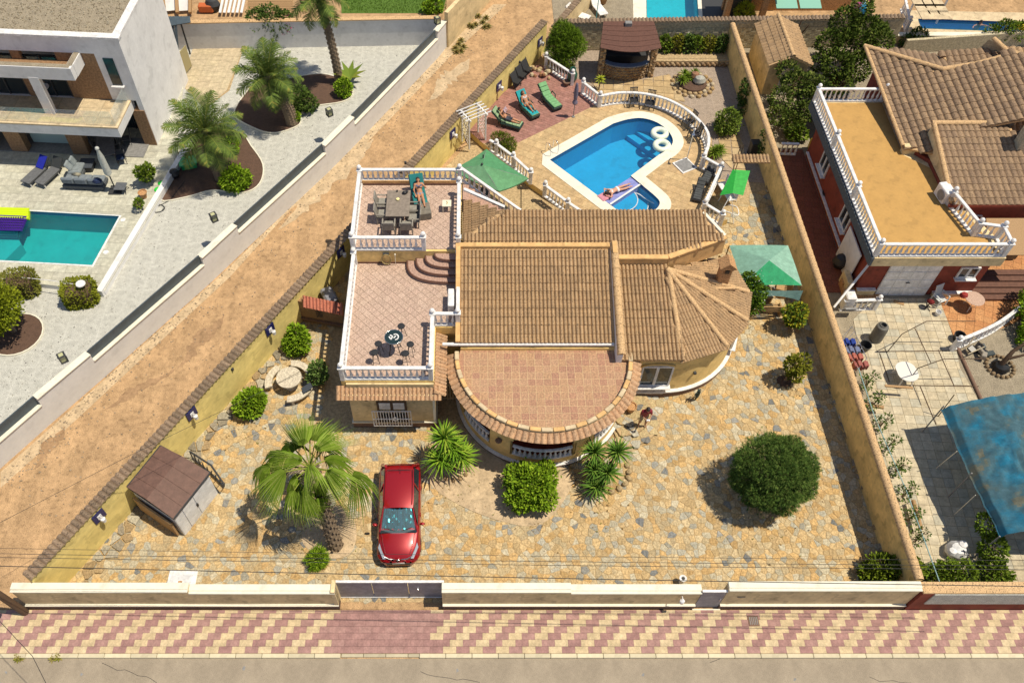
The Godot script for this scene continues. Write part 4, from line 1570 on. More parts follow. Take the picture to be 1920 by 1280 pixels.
func porch(o: Node3D) -> void:
	var c := U(3.1,-21.55)
	var R := 3.72
	var b := B.new()
	var fl := PackedVector2Array([U(-0.5,-22.0)])
	for i in 29:
		var t := lerpf(-PI*0.5, PI*0.5, i/28.0)
		fl.append(c+U(sin(t), cos(t))*(R-0.03))
	fl.append(U(6.7,-22.0))
	b.prism(fl,2.6,3.03, true)
	obj("porch_slab", b, "cream", o)
	pave(o, "porch_roof_tile", fl,3.027, U(0.34,0.34),0.0,0.012, [tc(0.40,0.235,0.14), tc(0.375,0.21,0.13), tc(0.415,0.25,0.15), tc(0.41,0.245,0.14), tc(0.36,0.195,0.125)], "terra",290,0.008,0.0,0.04)
	# arched wall
	var arches := [[-1.22,-0.68], [-0.40,0.36], [0.62,1.06], [1.22,1.52]]
	b=B.new(); var base := B.new(); var sill := B.new()
	var steps := 96
	for i in steps:
		var t0 := lerpf(-1.62,1.62, float(i)/steps); var t1 := lerpf(-1.62,1.62, float(i+1)/steps)
		var tm := (t0+t1)*0.5
		var lo := 0.0; var open := -1.0
		for a: Array in arches:
			if tm > a[0] and tm < a[1]:
				var u: float=(tm-(a[0]+a[1])*0.5)/((a[1]-a[0])*0.5)
				open=1.55+0.75*sqrt(maxf(0.0,1.0-u*u))
		var d0 := U(sin(t0), cos(t0)); var d1 := U(sin(t1), cos(t1))
		var nn := v3((d0+d1).normalized(),0)
		var spans := [[0.0,2.75]] if open < 0.0 else ([[0.0,0.62], [open,2.75]] if tm < 1.2 else [[open,2.75]])
		for sp: Array in spans:
			for rr: float in [R, R-0.24]:
				b.quad(v3(c+d0*rr, sp[0]), v3(c+d1*rr, sp[0]), v3(c+d1*rr, sp[1]), v3(c+d0*rr, sp[1]), nn if rr == R else -nn)
			for yy: float in [sp[0], sp[1]]:
				b.quad(v3(c+d0*R, yy), v3(c+d1*R, yy), v3(c+d1*(R-0.24), yy), v3(c+d0*(R-0.24), yy), UP if yy == sp[1] else Vector3.DOWN)
		if tm < 1.2:
			base.quad(v3(c+d0*(R+0.12),0), v3(c+d1*(R+0.12),0), v3(c+d1*(R+0.12),0.22), v3(c+d0*(R+0.12),0.22), nn)
			sill.quad(v3(c+d0*(R+0.14),0.24), v3(c+d1*(R+0.14),0.24), v3(c+d1*R,0.26), v3(c+d0*R,0.26), UP)
			sill.quad(v3(c+d0*(R+0.14),0.18), v3(c+d1*(R+0.14),0.18), v3(c+d1*(R+0.14),0.24), v3(c+d0*(R+0.14),0.24), nn)
	for a: Array in arches:   # jambs
		for e: float in a:
			var d0 := U(sin(e), cos(e))
			b.quad(v3(c+d0*R,0), v3(c+d0*(R-0.24),0), v3(c+d0*(R-0.24),1.6), v3(c+d0*R,1.6))
	obj("porch_arcade", b, "yellow", o)
	obj("porch_plinth", base, "plinth", o)
	obj("porch_sill", sill, "white", o)
	b=B.new()
	b.prism(fl,0.25,0.3)
	obj("porch_floor", b, "redp", o)
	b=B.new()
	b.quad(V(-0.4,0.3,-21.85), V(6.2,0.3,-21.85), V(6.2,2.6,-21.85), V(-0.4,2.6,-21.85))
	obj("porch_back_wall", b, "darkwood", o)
	# parapet ring with cap stones, and the tile skirt
	b=B.new()
	var skirt := Node3D.new(); place(skirt, "porch_eave", o)
	var cap := Node3D.new(); place(cap, "porch_parapet", o)
	var n := 50
	for i in n:
		var t0 := lerpf(-1.62,1.6, float(i)/n); var t1 := lerpf(-1.62,1.6, float(i+1)/n)
		var d0 := U(sin(t0), cos(t0)); var d1 := U(sin(t1), cos(t1))
		var dm := (d0+d1).normalized()
		for rr: float in [R-0.04, R+0.12]:
			b.quad(v3(c+d0*rr,2.7), v3(c+d1*rr,2.7), v3(c+d1*rr,3.2), v3(c+d0*rr,3.2), v3(dm,0)*(1.0 if rr > R else -1.0))
		if i % 2 == 0:
			var t2 := lerpf(-1.62,1.6, float(i+2)/n)
			var d2 := U(sin(t2), cos(t2))
			var cb := B.new()
			cb.beam(v3(c+d0.lerp(d2,0.02)*(R+0.05),3.22), v3(c+d2.lerp(d0,0.02)*(R+0.05),3.22),0.19,0.09, UP,0.03)
			obj("cap_stone", cb, "ochre" if i % 4 else "coping2", cap)
		var dn := (v3(dm,0)*0.36+Vector3.DOWN*0.2)
		var l := dn.length(); dn /= l
		var uu := v3(U(dm.y,-dm.x),0)
		var nrm := dn.cross(uu).normalized()
		if nrm.y < 0.0:
			uu=-uu; nrm=-nrm
		var w := (R+0.35)*(t1-t0)
		put("eave_tile", tile_mesh(9+rng.randi() % 3, snappedf(w,0.01),0.41,1,0.085), "rtile", skirt, TX(Basis(uu, nrm, dn), v3(c+dm*(R+0.12),3.06)-uu*w*0.5))
	obj("parapet_ring", b, "cream", cap)
	b=B.new()
	for i in 40:
		var t0 := lerpf(-1.62,1.6, i/40.0); var t1 := lerpf(-1.62,1.6, (i+1)/40.0)
		var d0 := U(sin(t0), cos(t0)); var d1 := U(sin(t1), cos(t1))
		b.quad(v3(c+d0*R,2.9), v3(c+d1*R,2.9), v3(c+d1*(R+0.44),2.82), v3(c+d0*(R+0.44),2.82), Vector3.DOWN)
	obj("eave_soffit", b, "cream", skirt)
	# railings in the arches
	var lab := ["white balustrade in the left arch of the round porch", "white balustrade in the front arch of the porch behind the clipped bush", "white balustrade in the right arch of the porch behind the yuccas"]
	for k in 3:
		var pts := []
		for i in 7:
			var t := lerpf(arches[k][0]+0.02, arches[k][1]-0.02, i/6.0)
			pts.append(v3(c+U(sin(t), cos(t))*(R-0.08),0.62))
		balustrade("porch_balustrade", lab[k], "balustrades of the round porch", pts, [],0.68,0.22, true,0.13)
	for e: Array in [[-1.32,1.6], [-0.54,1.5]]:
		b=B.new()
		b.sph(v3(c+U(sin(e[0]), cos(e[0]))*(R+0.1), e[1]), V(0.16,0.12,0.16),8)
		obj("wall_planter", b, "plinth", o)
	# round steps at the porch entrance
	var st := thing("porch_steps", "round stone steps at the right end of the porch", "steps")
	for k in 3:
		var q := PackedVector2Array()
		for i in 18:
			var t := lerpf(-0.15, PI*0.95, i/17.0)
			q.append(U(6.75,-20.7)+U(sin(t+0.05), cos(t+0.05))*(1.95-k*0.5))
		q.append(U(6.2,-21.6)); q.append(U(6.2,-20.2))
		b=B.new()
		b.prism(q,0.0,0.12*(k+1))
		var sn := obj("step", b, "mortar", st)
		flagstones(sn, q, [],0.12*(k+1),0.34,0.035, [[tc(0.45,0.36,0.2),4.0], [tc(0.42,0.4,0.33),1.5], [tc(0.16,0.16,0.15),0.8]],30, "step_stone")

func terrace_rails() -> void:
	var g := "white balustrades of the terrace"
	balustrade("terrace_balustrade", "white balustrade along the west side of the lower terrace", g, [V(-5.42, F1,-20.05), V(-5.42, F1,-26.45)], [0,1])
	balustrade("terrace_balustrade", "white balustrade along the street side of the lower terrace", g, [V(-5.42, F1,-20.06), V(-1.72, F1,-20.06)], [1])
	balustrade("terrace_balustrade", "short white balustrade beside the bar table, ending above the passage", g, [V(-1.72, F1,-20.08), V(-1.72, F1,-22.9)], [1])
	balustrade("terrace_balustrade", "stub of white balustrade above the passage gate with only four balusters", g, [V(-1.72, F1,-22.92), V(-0.62, F1,-22.92)], [1])
	balustrade("terrace_balustrade", "white balustrade between the lower terrace and the main roof", g, [V(-0.62, F1,-22.9), V(-0.62, F1,-26.5)], [1])
	balustrade("terrace_balustrade", "white balustrade with ball ends above the wall with the garden hose", g, [V(-5.42, F2,-26.62), V(-2.2, F2,-26.62)], [0,1])
	balustrade("terrace_balustrade", "white balustrade along the west side of the upper terrace", g, [V(-5.42, F2,-26.7), V(-5.42, F2,-31.0)], [1])
	balustrade("terrace_balustrade", "white balustrade along the back of the upper terrace behind the sunbather", g, [V(-5.42, F2+0.2,-31.0), V(-0.6, F2+0.2,-31.0)], [1],0.72)
	balustrade("terrace_balustrade", "white balustrade on the east side of the upper terrace beside the hip roof", g, [V(-0.62, F2,-26.6), V(-0.62, F2,-30.2)], [0,1])
	# stairs going down behind the house
	var a := V(-0.55, F2,-30.9); var e := V(3.4,1.0,-30.9)
	balustrade("stair_balustrade", "sloping white balustrade of the stairs from the upper terrace", g, [V(-0.5, F2+0.1,-31.05), V(3.6,1.4,-30.2)], [])
	var st := thing("outdoor_stairs", "pink tiled stairs going down from the upper terrace to the pool side", "stairs")
	for i in 14:
		var b := B.new()
		b.col=tc(0.42,0.27,0.21)
		var x := -0.45+i*0.29
		b.box(V(x+0.145, F2*0.5-i*0.11,-30.4+i*0.055), V(0.3, F2-i*0.22,1.1),0.01)
		obj("step", b, "terra", st)
	var b := B.new()
	b.beam(V(-0.4,5.1,-29.85), V(1.55,4.55,-29.2),0.16,0.12, UP,0.02)
	obj("inner_handrail", b, "white", st)
	# railings round the pool terrace
	var h := DK
	var pg := "white balustrades round the pool terrace"
	var at := func(l: Array, hh: float) -> Array:
		var r := []
		for i in range(0, l.size(),2): r.append(G(l[i], l[i+1], hh+1.05)-UP*1.05)
		return r
	balustrade("pool_balustrade", "white balustrade between the green parasol and the pool, nearest the arbour", pg, at.call([918,256,931,263,963,287,996,317], h), [1,2,3])
	balustrade("pool_balustrade", "white balustrade going behind the tiled roof at the lower end of the pool", pg, at.call([1023,341,1066,373,1106,400], h), [0,1])
	balustrade("pool_balustrade", "white balustrade between the red paving and the bar path", pg, at.call([1095,148,1127,173], h), [0,1])
	var cv := []
	for p: Vector3 in at.call([1127,173,1165,167,1210,169,1256,181,1296,204,1326,236,1331,262,1322,288], h): cv.append(p)
	balustrade("pool_balustrade", "long curved white balustrade round the head of the pool", pg, sline(cv,4), [sline(cv,4).size()-1])
	balustrade("pool_balustrade", "short white balustrade beside the tiled pergola post", pg, at.call([1322,288,1355,306], h), [1])
	balustrade("pool_balustrade", "white balustrade between the black loungers and the green swing", pg, at.call([1355,306,1324,375], h), [1])
	balustrade("pool_balustrade", "white balustrade at the foot of the green swing seat", pg, at.call([1324,375,1358,396], h), [1])
	balustrade("pool_balustrade", "white balustrade in front of the bushy corner tree", pg, at.call([1025,100,1075,132], h), [0,1])

func villa() -> void:
	var o := thing("white_villa", "white modern villa with glass balcony and gravel roof", "house", V(-18.24,0,-38.6),-0.07)
	var b := B.new()
	# east wall and roof block
	b.box(V(-0.15,3.6,-3.2), V(0.3,7.2,6.4))
	b.box(V(-8.3,3.6,-6.3), V(16.0,7.2,0.3))
	b.box(V(-0.95,5.3,-0.15), V(1.3,3.8,0.3))
	b.box(V(-9.0,6.75,-0.18), V(14.8,0.9,0.3))
	b.box(V(-13.0,3.0,-1.5), V(0.4,6.0,2.6))
	obj("white_wall", b, "whitep", o)
	b=B.new()
	b.box(V(-8.3,7.05,-3.1), V(15.7,0.06,5.9))
	obj("gravel_roof", b, "gravelr", o)
	var peb := B.new(); peb.sph(ZE, V(1,0.7,0.8),5)
	var xs := []; var cs := []
	for i in 2600:
		xs.append(TX(Basis(UP, rf(0,6)).scaled(ON*rf(0.03,0.06)), V(rf(-13,-0.3),7.09, rf(-6,-0.4))))
		cs.append(pick([vc(0.42,0.36,0.25), vc(0.3,0.25,0.17), vc(0.52,0.47,0.36)]))
	multi("roof_gravel", peb.mesh(), "paver", xs, cs, o)
	b=B.new()
	b.box(V(-8.15,7.26,-0.2), V(16.4,0.14,0.42),0.01)
	b.box(V(-0.2,7.262,-3.3), V(0.42,0.14,5.8),0.01)
	obj("roof_coping", b, "white", o)
	b=B.new()
	b.box(V(-0.6,7.35,-4.4), V(0.35,0.5,0.35),0.02)
	obj("roof_vent", b, "grey", o)
	# upper storey front
	for s: Array in [[-2.7,2.2, "clad"], [-10.0,0.8, "clad"], [-6.0,0.5, "clad"]]:
		b=B.new()
		b.box(V(s[0],4.85,-0.2), V(s[1],3.0,0.26))
		obj("stone_cladding", b, s[2], o)
	for s: Array in [[-4.85,1.9], [-7.5,2.3], [-8.9,1.2], [-11.5,2.0]]:
		b=B.new()
		b.box(V(s[0],4.6,-0.3), V(s[1],2.6,0.06))
		var dn := obj("sliding_door", b, "glass", o)
		b=B.new()
		for sg: float in [-0.5,0.0,0.5]: b.box(V(s[0]+sg*(s[1]-0.08),4.6,-0.25), V(0.08,2.6,0.07))
		obj("door_frame", b, "dark", dn)
	b=B.new()
	b.box(V(-0.95,5.25,0.02), V(0.55,1.7,0.06),0.01)
	var sw := obj("slot_window", b, "glass", o)
	b=B.new()
	b.box(V(-0.95,4.36,0.08), V(0.7,0.06,0.2),0.01)
	obj("sill", b, "white", sw)
	# balcony
	b=B.new()
	b.box(V(-8.6,3.02,1.0), V(16.0,0.56,2.6),0.01)
	obj("balcony_slab", b, "whitep", o)
	b=B.new()
	b.box(V(-8.6,3.34,2.2), V(16.0,0.1,0.2),0.01)
	b.box(V(-0.7,3.342,0.95), V(0.2,0.1,2.3),0.01)
	obj("balcony_kerb", b, "coping2", o)
	for i in 9:
		for j in 3:
			b=B.new()
			b.col=pick([tc(0.50,0.39,0.24), tc(0.49,0.40,0.26), tc(0.52,0.42,0.27)])
			b.box(V(-1.4-i*1.22,3.315,0.3+j*0.76), V(1.2,0.03,0.745))
			obj("balcony_tile", b, "paver", o)
	for i in 8:
		b=B.new()
		b.box(V(-1.55-i*1.62,3.85,2.16), V(1.58,0.95,0.02))
		obj("glass_panel", b, "pane", o)
	b=B.new()
	b.box(V(-0.72,3.85,1.0), V(0.02,0.95,2.3))
	obj("glass_panel", b, "pane", o)
	# canopy frame and column
	b=B.new()
	b.box(V(-8.7,5.95,1.15), V(12.6,0.75,0.36),0.01)
	b.box(V(-2.55,5.952,0.45), V(0.36,0.75,1.05),0.01)
	obj("canopy_frame", b, "whitep", o)
	b=B.new()
	b.box(V(-8.7,5.7,0.45), V(12.0,0.1,1.1))
	obj("canopy_ceiling", b, "clad", o)
	b=B.new()
	b.box(V(-8.7,6.335,1.15), V(12.4,0.03,0.28))
	b.box(V(-2.55,6.337,0.45), V(0.28,0.03,1.3))
	obj("canopy_top", b, "gravelr", o)
	b=B.new()
	b.box(V(-4.65,4.5,1.2), V(0.55,2.35,0.28),0.01)
	obj("column", b, "whitep", o)
	# ground floor
	b=B.new()
	b.box(V(-0.42,1.5,-0.9), V(0.3,2.6,1.8))
	b.box(V(-0.38,1.5,0.02), V(0.7,2.5,0.05))
	obj("stone_cladding", b, "clad", o)
	for x: float in [-4.1,-7.7,-9.7]:
		b=B.new()
		b.box(V(x,1.5,0.9), V(0.95,2.5,0.5),0.01)
		var pc := obj("clad_column", b, "clad", o)
		b=B.new()
		b.tube([V(x,2.45,1.14), V(x,2.45,1.24)],0.1,8)
		obj("spotlight", b, "dark", pc)
	for s: Array in [[-2.2,3.2], [-5.9,3.2], [-10.5,5.0]]:
		b=B.new()
		b.box(V(s[0],1.5,-1.4), V(s[1],2.5,0.06))
		var dn := obj("sliding_door", b, "glass", o)
		b=B.new()
		for sg: float in [-0.5,-0.17,0.17,0.5]: b.box(V(s[0]+sg*s[1],1.5,-1.34), V(0.06,2.5,0.06))
		obj("door_frame", b, "dark", dn)
	b=B.new()
	b.box(V(-5.9,1.6,0.4), V(2.5,2.3,0.04))
	obj("curtain_glass", b, mat("bluepane",0.35,0.48,0.48,0.2), o)
	b=B.new()
	b.box(V(-7.0,0.32,0.35), V(13.0,0.06,1.6))
	obj("porch_paving", b, "grey", o)
	# dark slatted lean-to on the east side
	var p := thing("lean_to", "dark slatted lean-to pergola on the villa's east side", "pergola")
	for i in 13:
		b=B.new()
		var e0 := G(300+i*5.0,33,2.9); var e1 := G(312+i*0.9,72+i*1.0,2.5)
		b.beam(G(293+i*5.0,31,2.75), G(304+i*4.2,48-i*0.7+3,2.65),0.16,0.05)
		obj("slat", b, "fence", p)
	for i in 6:
		b=B.new()
		b.beam(G(299+i*6,47,2.6), G(318+i*3,90+i*2.0,1.1),0.14,0.05)
		obj("screen_slat", b, "fence", p)
	for q: Array in [[334,46,356,101], [323,132,340,142]]:
		b=B.new()
		var bs := G(q[2], q[3],0.03)
		b.box(V(bs.x,1.3, bs.z), V(0.08,2.6,0.08))
		obj("post", b, "dark", p)
	b=B.new()
	b.beam(G(326,138,0.9), G(353,104,0.9),0.04,1.5)
	obj("glass_panel", b, mat("goldpane",0.35,0.3,0.15,0.25), p)

func north_side() -> void:
	# buildings and yards cut by the top of the picture
	var o := thing("north_house", "pale house with cream awning beyond the back wall", "house")
	var b := B.new()
	b.box(V(21.3,1.3,-52.8), V(8.6,2.6,0.3))
	obj("wall", b, "terraw", o)
	b=B.new()
	for x: float in [16.9,19.3]: b.box(V(x,1.1,-51.2), V(0.35,2.2,0.35))
	obj("pillar", b, "terraw", o)
	for i in 12:
		b=B.new()
		b.beam(V(16.5+i*0.33,2.55,-52.7), V(16.5+i*0.33,2.3,-50.9),0.31,0.04)
		obj("awning_slat", b, "coping", o)
	for i in 2:
		b=B.new()
		b.beam(V(20.6+i*1.55,1.7,-51.6), V(20.6+i*1.55,1.45,-50.6),1.4,0.04)
		obj("green_awning", b, mat("mint",0.2,0.45,0.36,0.7), o)
	b=B.new()
	b.box(V(20.4,1.7,-52.6), V(1.2,1.0,0.1))
	obj("window", b, "glass", o)
	b=B.new()
	b.box(V(17.9,0.9,-52.0), V(1.4,1.8,0.1))
	obj("door", b, "dark", o)
	o=thing("stone_house", "stone faced house by the long blue pool in the far corner", "house")
	b=B.new()
	b.box(V(36,1.4,-56.0), V(14,2.8,0.4))
	obj("stone_wall", b, "block", o)
	var stn := B.new(); stn.sph(ZE, V(0.24,0.15,0.08),6)
	var sm := stn.mesh()
	for i in 110:
		put("stone", sm, "block", o, TX(Basis(BK, rf(-0.3,0.3)), V(29.3+(i % 28)*0.48+rf(-0.1,0.1),0.3+(i/28)*0.42,-55.78)))
	b=B.new()
	b.box(V(40,3.0,-55.6), V(6,0.1,1.6))
	obj("glass_roof", b, "bluepane", o)
	var aw := thing("slab_canopy", "sandy panelled canopy beside the long blue pool", "canopy")
	for i in 3:
		for j in 3:
			b=B.new()
			var c := G(1722+i*18+j*7,4+j*12,2.2)
			b.box(c, V(0.72,0.05,0.95),0.01)
			obj("panel", b, "coping2", aw)
	for q: Array in [[1705,60], [1765,60]]:
		b=B.new()
		var c := G(q[0], q[1],0)
		b.box(V(c.x,1.1, c.z-1.0), V(0.1,2.2,0.1))
		obj("post", b, "white", aw)
	balustrade("pool_corner_balustrade", "white balustrade beside the sandy canopy of the far pool", "", [G(1698,58,0.6), G(1690,18,0.6)], [0],0.8,0.3, true)
	var w := wall("corner_wall", "pale low wall in front of the long blue pool", U(27.6,-48.95), U(41,-48.9),0.62,0.25, "cream")
	b=B.new()
	b.beam(V(27.6,0.65,-48.95), V(41,0.65,-48.9),0.4,0.07)
	obj("coping", b, "coping", w)
	w=wall("garden_screen", "stained grey wall under the far pool behind the tree", G2(1690,100), G2(1940,82),1.0,0.2, "block")
	# clutter of the building yard behind the villa wall
	var d := thing("timber_frame", "open timber frame with grey panels behind the villa wall", "timber frame")
	for i in 4:
		b=B.new()
		b.beam(G(284+i*24,24,0.3), G(278+i*26,-12,0.9),0.2,0.2)
		obj("beam", b, "wood", d)
	for i in 3:
		b=B.new()
		b.beam(G(297+i*24,20,0.25), G(291+i*26,-10,0.8),0.95,0.05)
		obj("panel", b, "greyp", d)
	for i in 6:
		b=B.new()
		b.beam(G(412+i*8,24,0.3), G(418+i*8,-4,0.7),0.16,0.08)
		tag(obj("pale_plank", b, "whitep"), "whitewashed plank leaning behind the villa wall, %s of the row" % ["leftmost", "second", "third", "fourth", "fifth", "rightmost"][i], "plank", "whitewashed planks behind the villa wall")
	b=B.new()
	b.box(G(386,14,0.35), V(1.0,0.5,0.5),0.06)
	tag(obj("orange_machine", b, mat("orange",0.5,0.12,0.03,0.6)), "orange machine cover lying behind the villa wall", "machine")
	b=B.new()
	b.sph(G(398,8,0.5), V(0.55,0.5,0.4),8)
	tag(obj("dark_bag", b, "dark"), "dark bundle beside the orange machine cover", "bundle")
	for i in 10:
		b=B.new()
		b.beam(G(465,-8+i*3.3,0.06), G(548,-8+i*3.3,0.06),0.3,0.05)
		tag(obj("deck_board", b, "wood"), "brown board of the timber decking behind the villa wall, %s from the wall" % ["farthest", "ninth", "eighth", "seventh", "sixth", "fifth", "fourth", "third", "second", "nearest"][i], "board", "decking boards behind the villa wall")
	b=B.new()
	b.sph(G(497,20,0.3), V(0.4,0.15,0.25),7)
	tag(obj("sand_pile", b, "dirt2"), "small pale heap on the timber decking", "heap")
	# loungers and parasol by the north pool
	for q: Array in [[1122,22, "white lounger beside the turquoise pool",0.35,0.78], [1083,34, "cream lounger nearest the lane corner beyond the back wall",1.0,0.7]]:
		var l := thing("pool_lounger", q[2], "lounger", G(q[0], q[1],0.02), q[3], "loungers by the turquoise pool")
		b=B.new()
		b.box(V(0,0.3,0.2), V(0.62,0.08,1.3),0.02)
		obj("bed", b, "white", l)
		b=B.new()
		b.beam(V(0,0.32,-0.42), V(0,0.75,-0.85),0.62,0.08)
		obj("backrest", b, "white", l)
		for sx: float in [-0.26,0.26]:
			for sz: float in [-0.3,0.7]:
				b=B.new()
				b.box(V(sx,0.14, sz), V(0.05,0.28,0.05))
				obj("leg", b, "white", l)
	b=B.new()
	b.tube([G(1118,34,0.0), G(1118,34,0.0)+UP*2.2],0.03,6)
	tag(obj("parasol_pole", b, mat("aqua",0.1,0.45,0.5,0.5)), "aqua parasol pole between the loungers of the turquoise pool", "pole")
	pot("clay_pot", "round terracotta pot beside the turquoise pool", G(1131,6,0.02),0.3,0.45, "terraw")
	b=B.new()
	b.sph(G(1612,8,1.7), ON*0.75,14)
	var ball := thing("beach_ball", "large pink, green and blue ball on the tree behind the block wall", "ball", G(1615,13,2.6))
	for i in 9:
		b=B.new()
		b.col=[K(0.6,0.12,0.3), K(0.45,0.5,0.08), K(0.02,0.3,0.55)][i % 3]
		var t0 := TAU*i/9
		for k in 8:
			for s in 3:
				var pa := []
				for e: Array in [[k, s], [k+1, s], [k+1, s+1], [k, s+1]]:
					var ph: float=-PI/2+PI*e[0]/8.0; var th: float=t0+TAU/9*e[1]/3.0
					pa.append(V(cos(ph)*cos(th), sin(ph), cos(ph)*sin(th)))
				b.tri(pa[0]*0.62, pa[1]*0.62, pa[2]*0.62, pa[0], pa[1], pa[2])
				b.tri(pa[0]*0.62, pa[2]*0.62, pa[3]*0.62, pa[0], pa[2], pa[3])
		obj("panel", b, "plast", ball)
	b=B.new()
	b.sph(G(1915,48,0.2), V(0.5,0.15,0.5),10)
	tag(obj("yellow_float", b, mat("yplast",0.75,0.6,0.02,0.4)), "yellow float at the edge of the far corner pool", "pool float")

func neighbour() -> void:
	var o := thing("red_house", "dark red house with roof terrace, garage and brown tiled roofs", "house")
	var b := B.new()
	b.prism(W([19.3,-27.6,25.2,-27.6,25.2,-38.0,19.3,-38.0]),0.0,3.0)
	b.prism(W([23.4,-30.2,34,-30.2,34,-40.5,22.6,-40.8,22.6,-34.4,23.4,-33.4]),0.0,3.75)
	obj("red_wall", b, "redp", o)
	b=B.new()
	b.prism(W([18.85,-26.85,25.0,-26.85,25.0,-28.2,24.2,-30.2,24.2,-34.3,22.6,-34.3,22.6,-38.5,18.75,-38.5]),3.0,3.55, true)
	obj("terrace_slab", b, "cream", o)
	b=B.new()
	b.prism(W([19.2,-27.1,24.8,-27.1,24.0,-30.2,23.4,-33,22.3,-34,22.4,-38.2,19.0,-38.2]),3.55,3.57)
	obj("terrace_floor", b, mat("mustard",0.45,0.265,0.08,0.85, "faint",3.0), o)
	b=B.new()
	b.beam(V(18.78,3.28,-26.85), V(18.68,3.28,-38.5),0.12,0.5)
	obj("slab_edge", b, mat("slate",0.07,0.09,0.11,0.8, "stone",1.5), o)
	# garage door made of panels, window, plinth
	b=B.new()
	b.box(V(21.6,1.25,-27.55), V(2.55,2.5,0.05))
	var gd := obj("garage_door", b, "white", o)
	for i in 4:
		for j in 4:
			b=B.new()
			b.box(V(20.64+i*0.635,0.34+j*0.6,-27.52), V(0.6,0.56,0.04),0.012)
			obj("panel", b, "white", gd)
	b=B.new()
	b.box(V(21.6,1.05,-27.47), V(0.2,0.04,0.05),0.01)
	obj("handle", b, "dark", gd)
	b=B.new()
	b.sph(V(21.9,2.62,-27.4), V(0.16,0.12,0.14),7)
	obj("lamp", b, "grey", o)
	window_at(o, "garage_window", V(24.3,1.75,-27.55),0.95,0.75,0.0,2)
	b=B.new()
	b.box(V(19.75,0.25,-27.5), V(0.9,0.5,0.16)); b.box(V(24.2,0.12,-27.5), V(2.0,0.24,0.16))
	obj("plinth", b, "cream", o)
	b=B.new()
	b.box(V(19.75,0.52,-27.5), V(0.94,0.05,0.2)); b.box(V(24.2,0.26,-27.5), V(2.04,0.05,0.2))
	obj("plinth_trim", b, "white", o)
	for z: float in [-31.3,-35.5]: window_at(o, "side_window", V(19.27,1.7, z),1.1,1.1,-PI/2,2)
	b=B.new()
	b.box(V(19.2,0.5,-33), V(0.15,0.06,9.5))
	obj("side_trim", b, "white", o)
	# yellow gable wall beside the terrace
	b=B.new()
	var g := [V(23.45,3.55,-30.2), V(23.45,3.55,-34.7), V(23.45,4.85,-34.7), V(23.45,3.9,-30.2)]
	b.quad(g[0], g[1], g[2], g[3], Vector3.LEFT)
	b.box(V(22.85,3.8,-34.2), V(1.2,0.5,0.3))
	obj("gable_wall", b, "cream", o)
	# roofs
	var sl := V(0,-1.05,4.7); var L := sl.length()
	roof_plane(o, "wing_roof", V(23.5,4.95,-34.7), Vector3.RIGHT, sl/L, W([0,0,3.9,0,4.4, L,-0.12, L]),0.3,0.4,1,190, "capt",0.07,3,12)
	ridge(o, "verge", V(23.5,5.02,-34.7), V(23.35,3.98,-30.1),0.12, "capt",0.42)
	ridge(o, "wing_ridge", V(23.4,5.02,-34.75), V(27.6,5.02,-34.75),0.13, "capt",0.42)
	b=B.new()
	b.beam(V(23.2,3.86,-30.0), V(28.2,3.86,-30.0),0.12,0.14)
	obj("eave_board", b, "redp", o)
	# main roof: one slope to the south-west, hips to the back
	roof_xz(o, "main_roof", V(21.9,4.9,-41.3), V(25.0,5.35,-38.6), V(0.35,-1.0,7.05), [21.9,-41.3,25.0,-38.6,28.6,-38.9,30.5,-36.5,30.5,-34.4,24.4,-34.5,23.9,-33.2,22.2,-34.2],290)
	roof_xz(o, "back_roof", V(21.9,4.9,-41.3), V(25.0,5.35,-38.6), V(0.5,-0.55,-2.0), [21.9,-41.3,25.0,-38.6,27.0,-38.8,26.6,-40.6,24.0,-41.2],0)
	roof_xz(o, "back_roof", V(25.5,5.0,-40.2), V(28.5,5.2,-39.8), V(0.0,-0.5,2.6), [25.6,-40.6,29.5,-40.6,29.5,-39.2,26.4,-39.0],0)
	ridge(o, "hip_ridge", V(21.8,4.95,-41.4), V(25.1,5.45,-38.55),0.13, "capt",0.42)
	ridge(o, "main_ridge", V(25.0,5.45,-38.6), V(28.6,5.9,-38.9),0.13, "capt",0.42)
	ridge(o, "left_verge", V(21.85,4.95,-41.3), V(22.2,3.98,-34.2),0.10, "capt",0.42)
	# upper right wing
	sl=V(-1.3,-0.9,2.6); L=sl.length()
	var uu := V(0.894,0,0.447)
	roof_plane(o, "east_wing_roof", V(28.9,5.8,-40.0), V(1,0,0.1).normalized(), V(0,-0.3,1).normalized(), W([0.0,0,7,0,7,5,2.2,5]),0.34,0.42,1,0, "capt",0.075)
	ridge(o, "east_verge", V(28.2,5.95,-40.6), V(31.0,4.9,-36.0),0.14, "capt",0.42)
	b=B.new()
	b.quad(V(27.7,4.6,-40.9), V(28.9,4.6,-40.3), V(28.9,5.7,-40.0), V(28.0,5.9,-40.6))
	obj("dormer_wall", b, "block", o)
	b=B.new()
	b.box(V(27.6,5.2,-33.4), V(0.6,1.7,0.6),0.03)
	obj("chimney_shaft", b, "block", o)
	b=B.new()
	b.box(V(27.6,6.08,-33.4), V(0.85,0.1,0.85),0.02)
	obj("chimney_cap", b, "capt", o)
	for q: Array in [[1880,250], [1903,273]]:
		b=B.new()
		b.tube([G(q[0], q[1],4.4), G(q[0], q[1],4.4)+UP*0.7],0.2,8)
		b.sph(G(q[0], q[1],4.4)+UP*0.75, V(0.27,0.15,0.27),8)
		obj("flue", b, "black", o)
	sl=V(0.35,-0.3,1.0)
	roof_plane(o, "near_wing_roof", V(27.4,4.9,-37.2), V(1,0,0.25).normalized(), V(-0.15,-0.32,1).normalized(), W([0.2,0,6,0,6,4.5,0.2,4.5]),0.3,0.4,1,0, "capt",0.06)
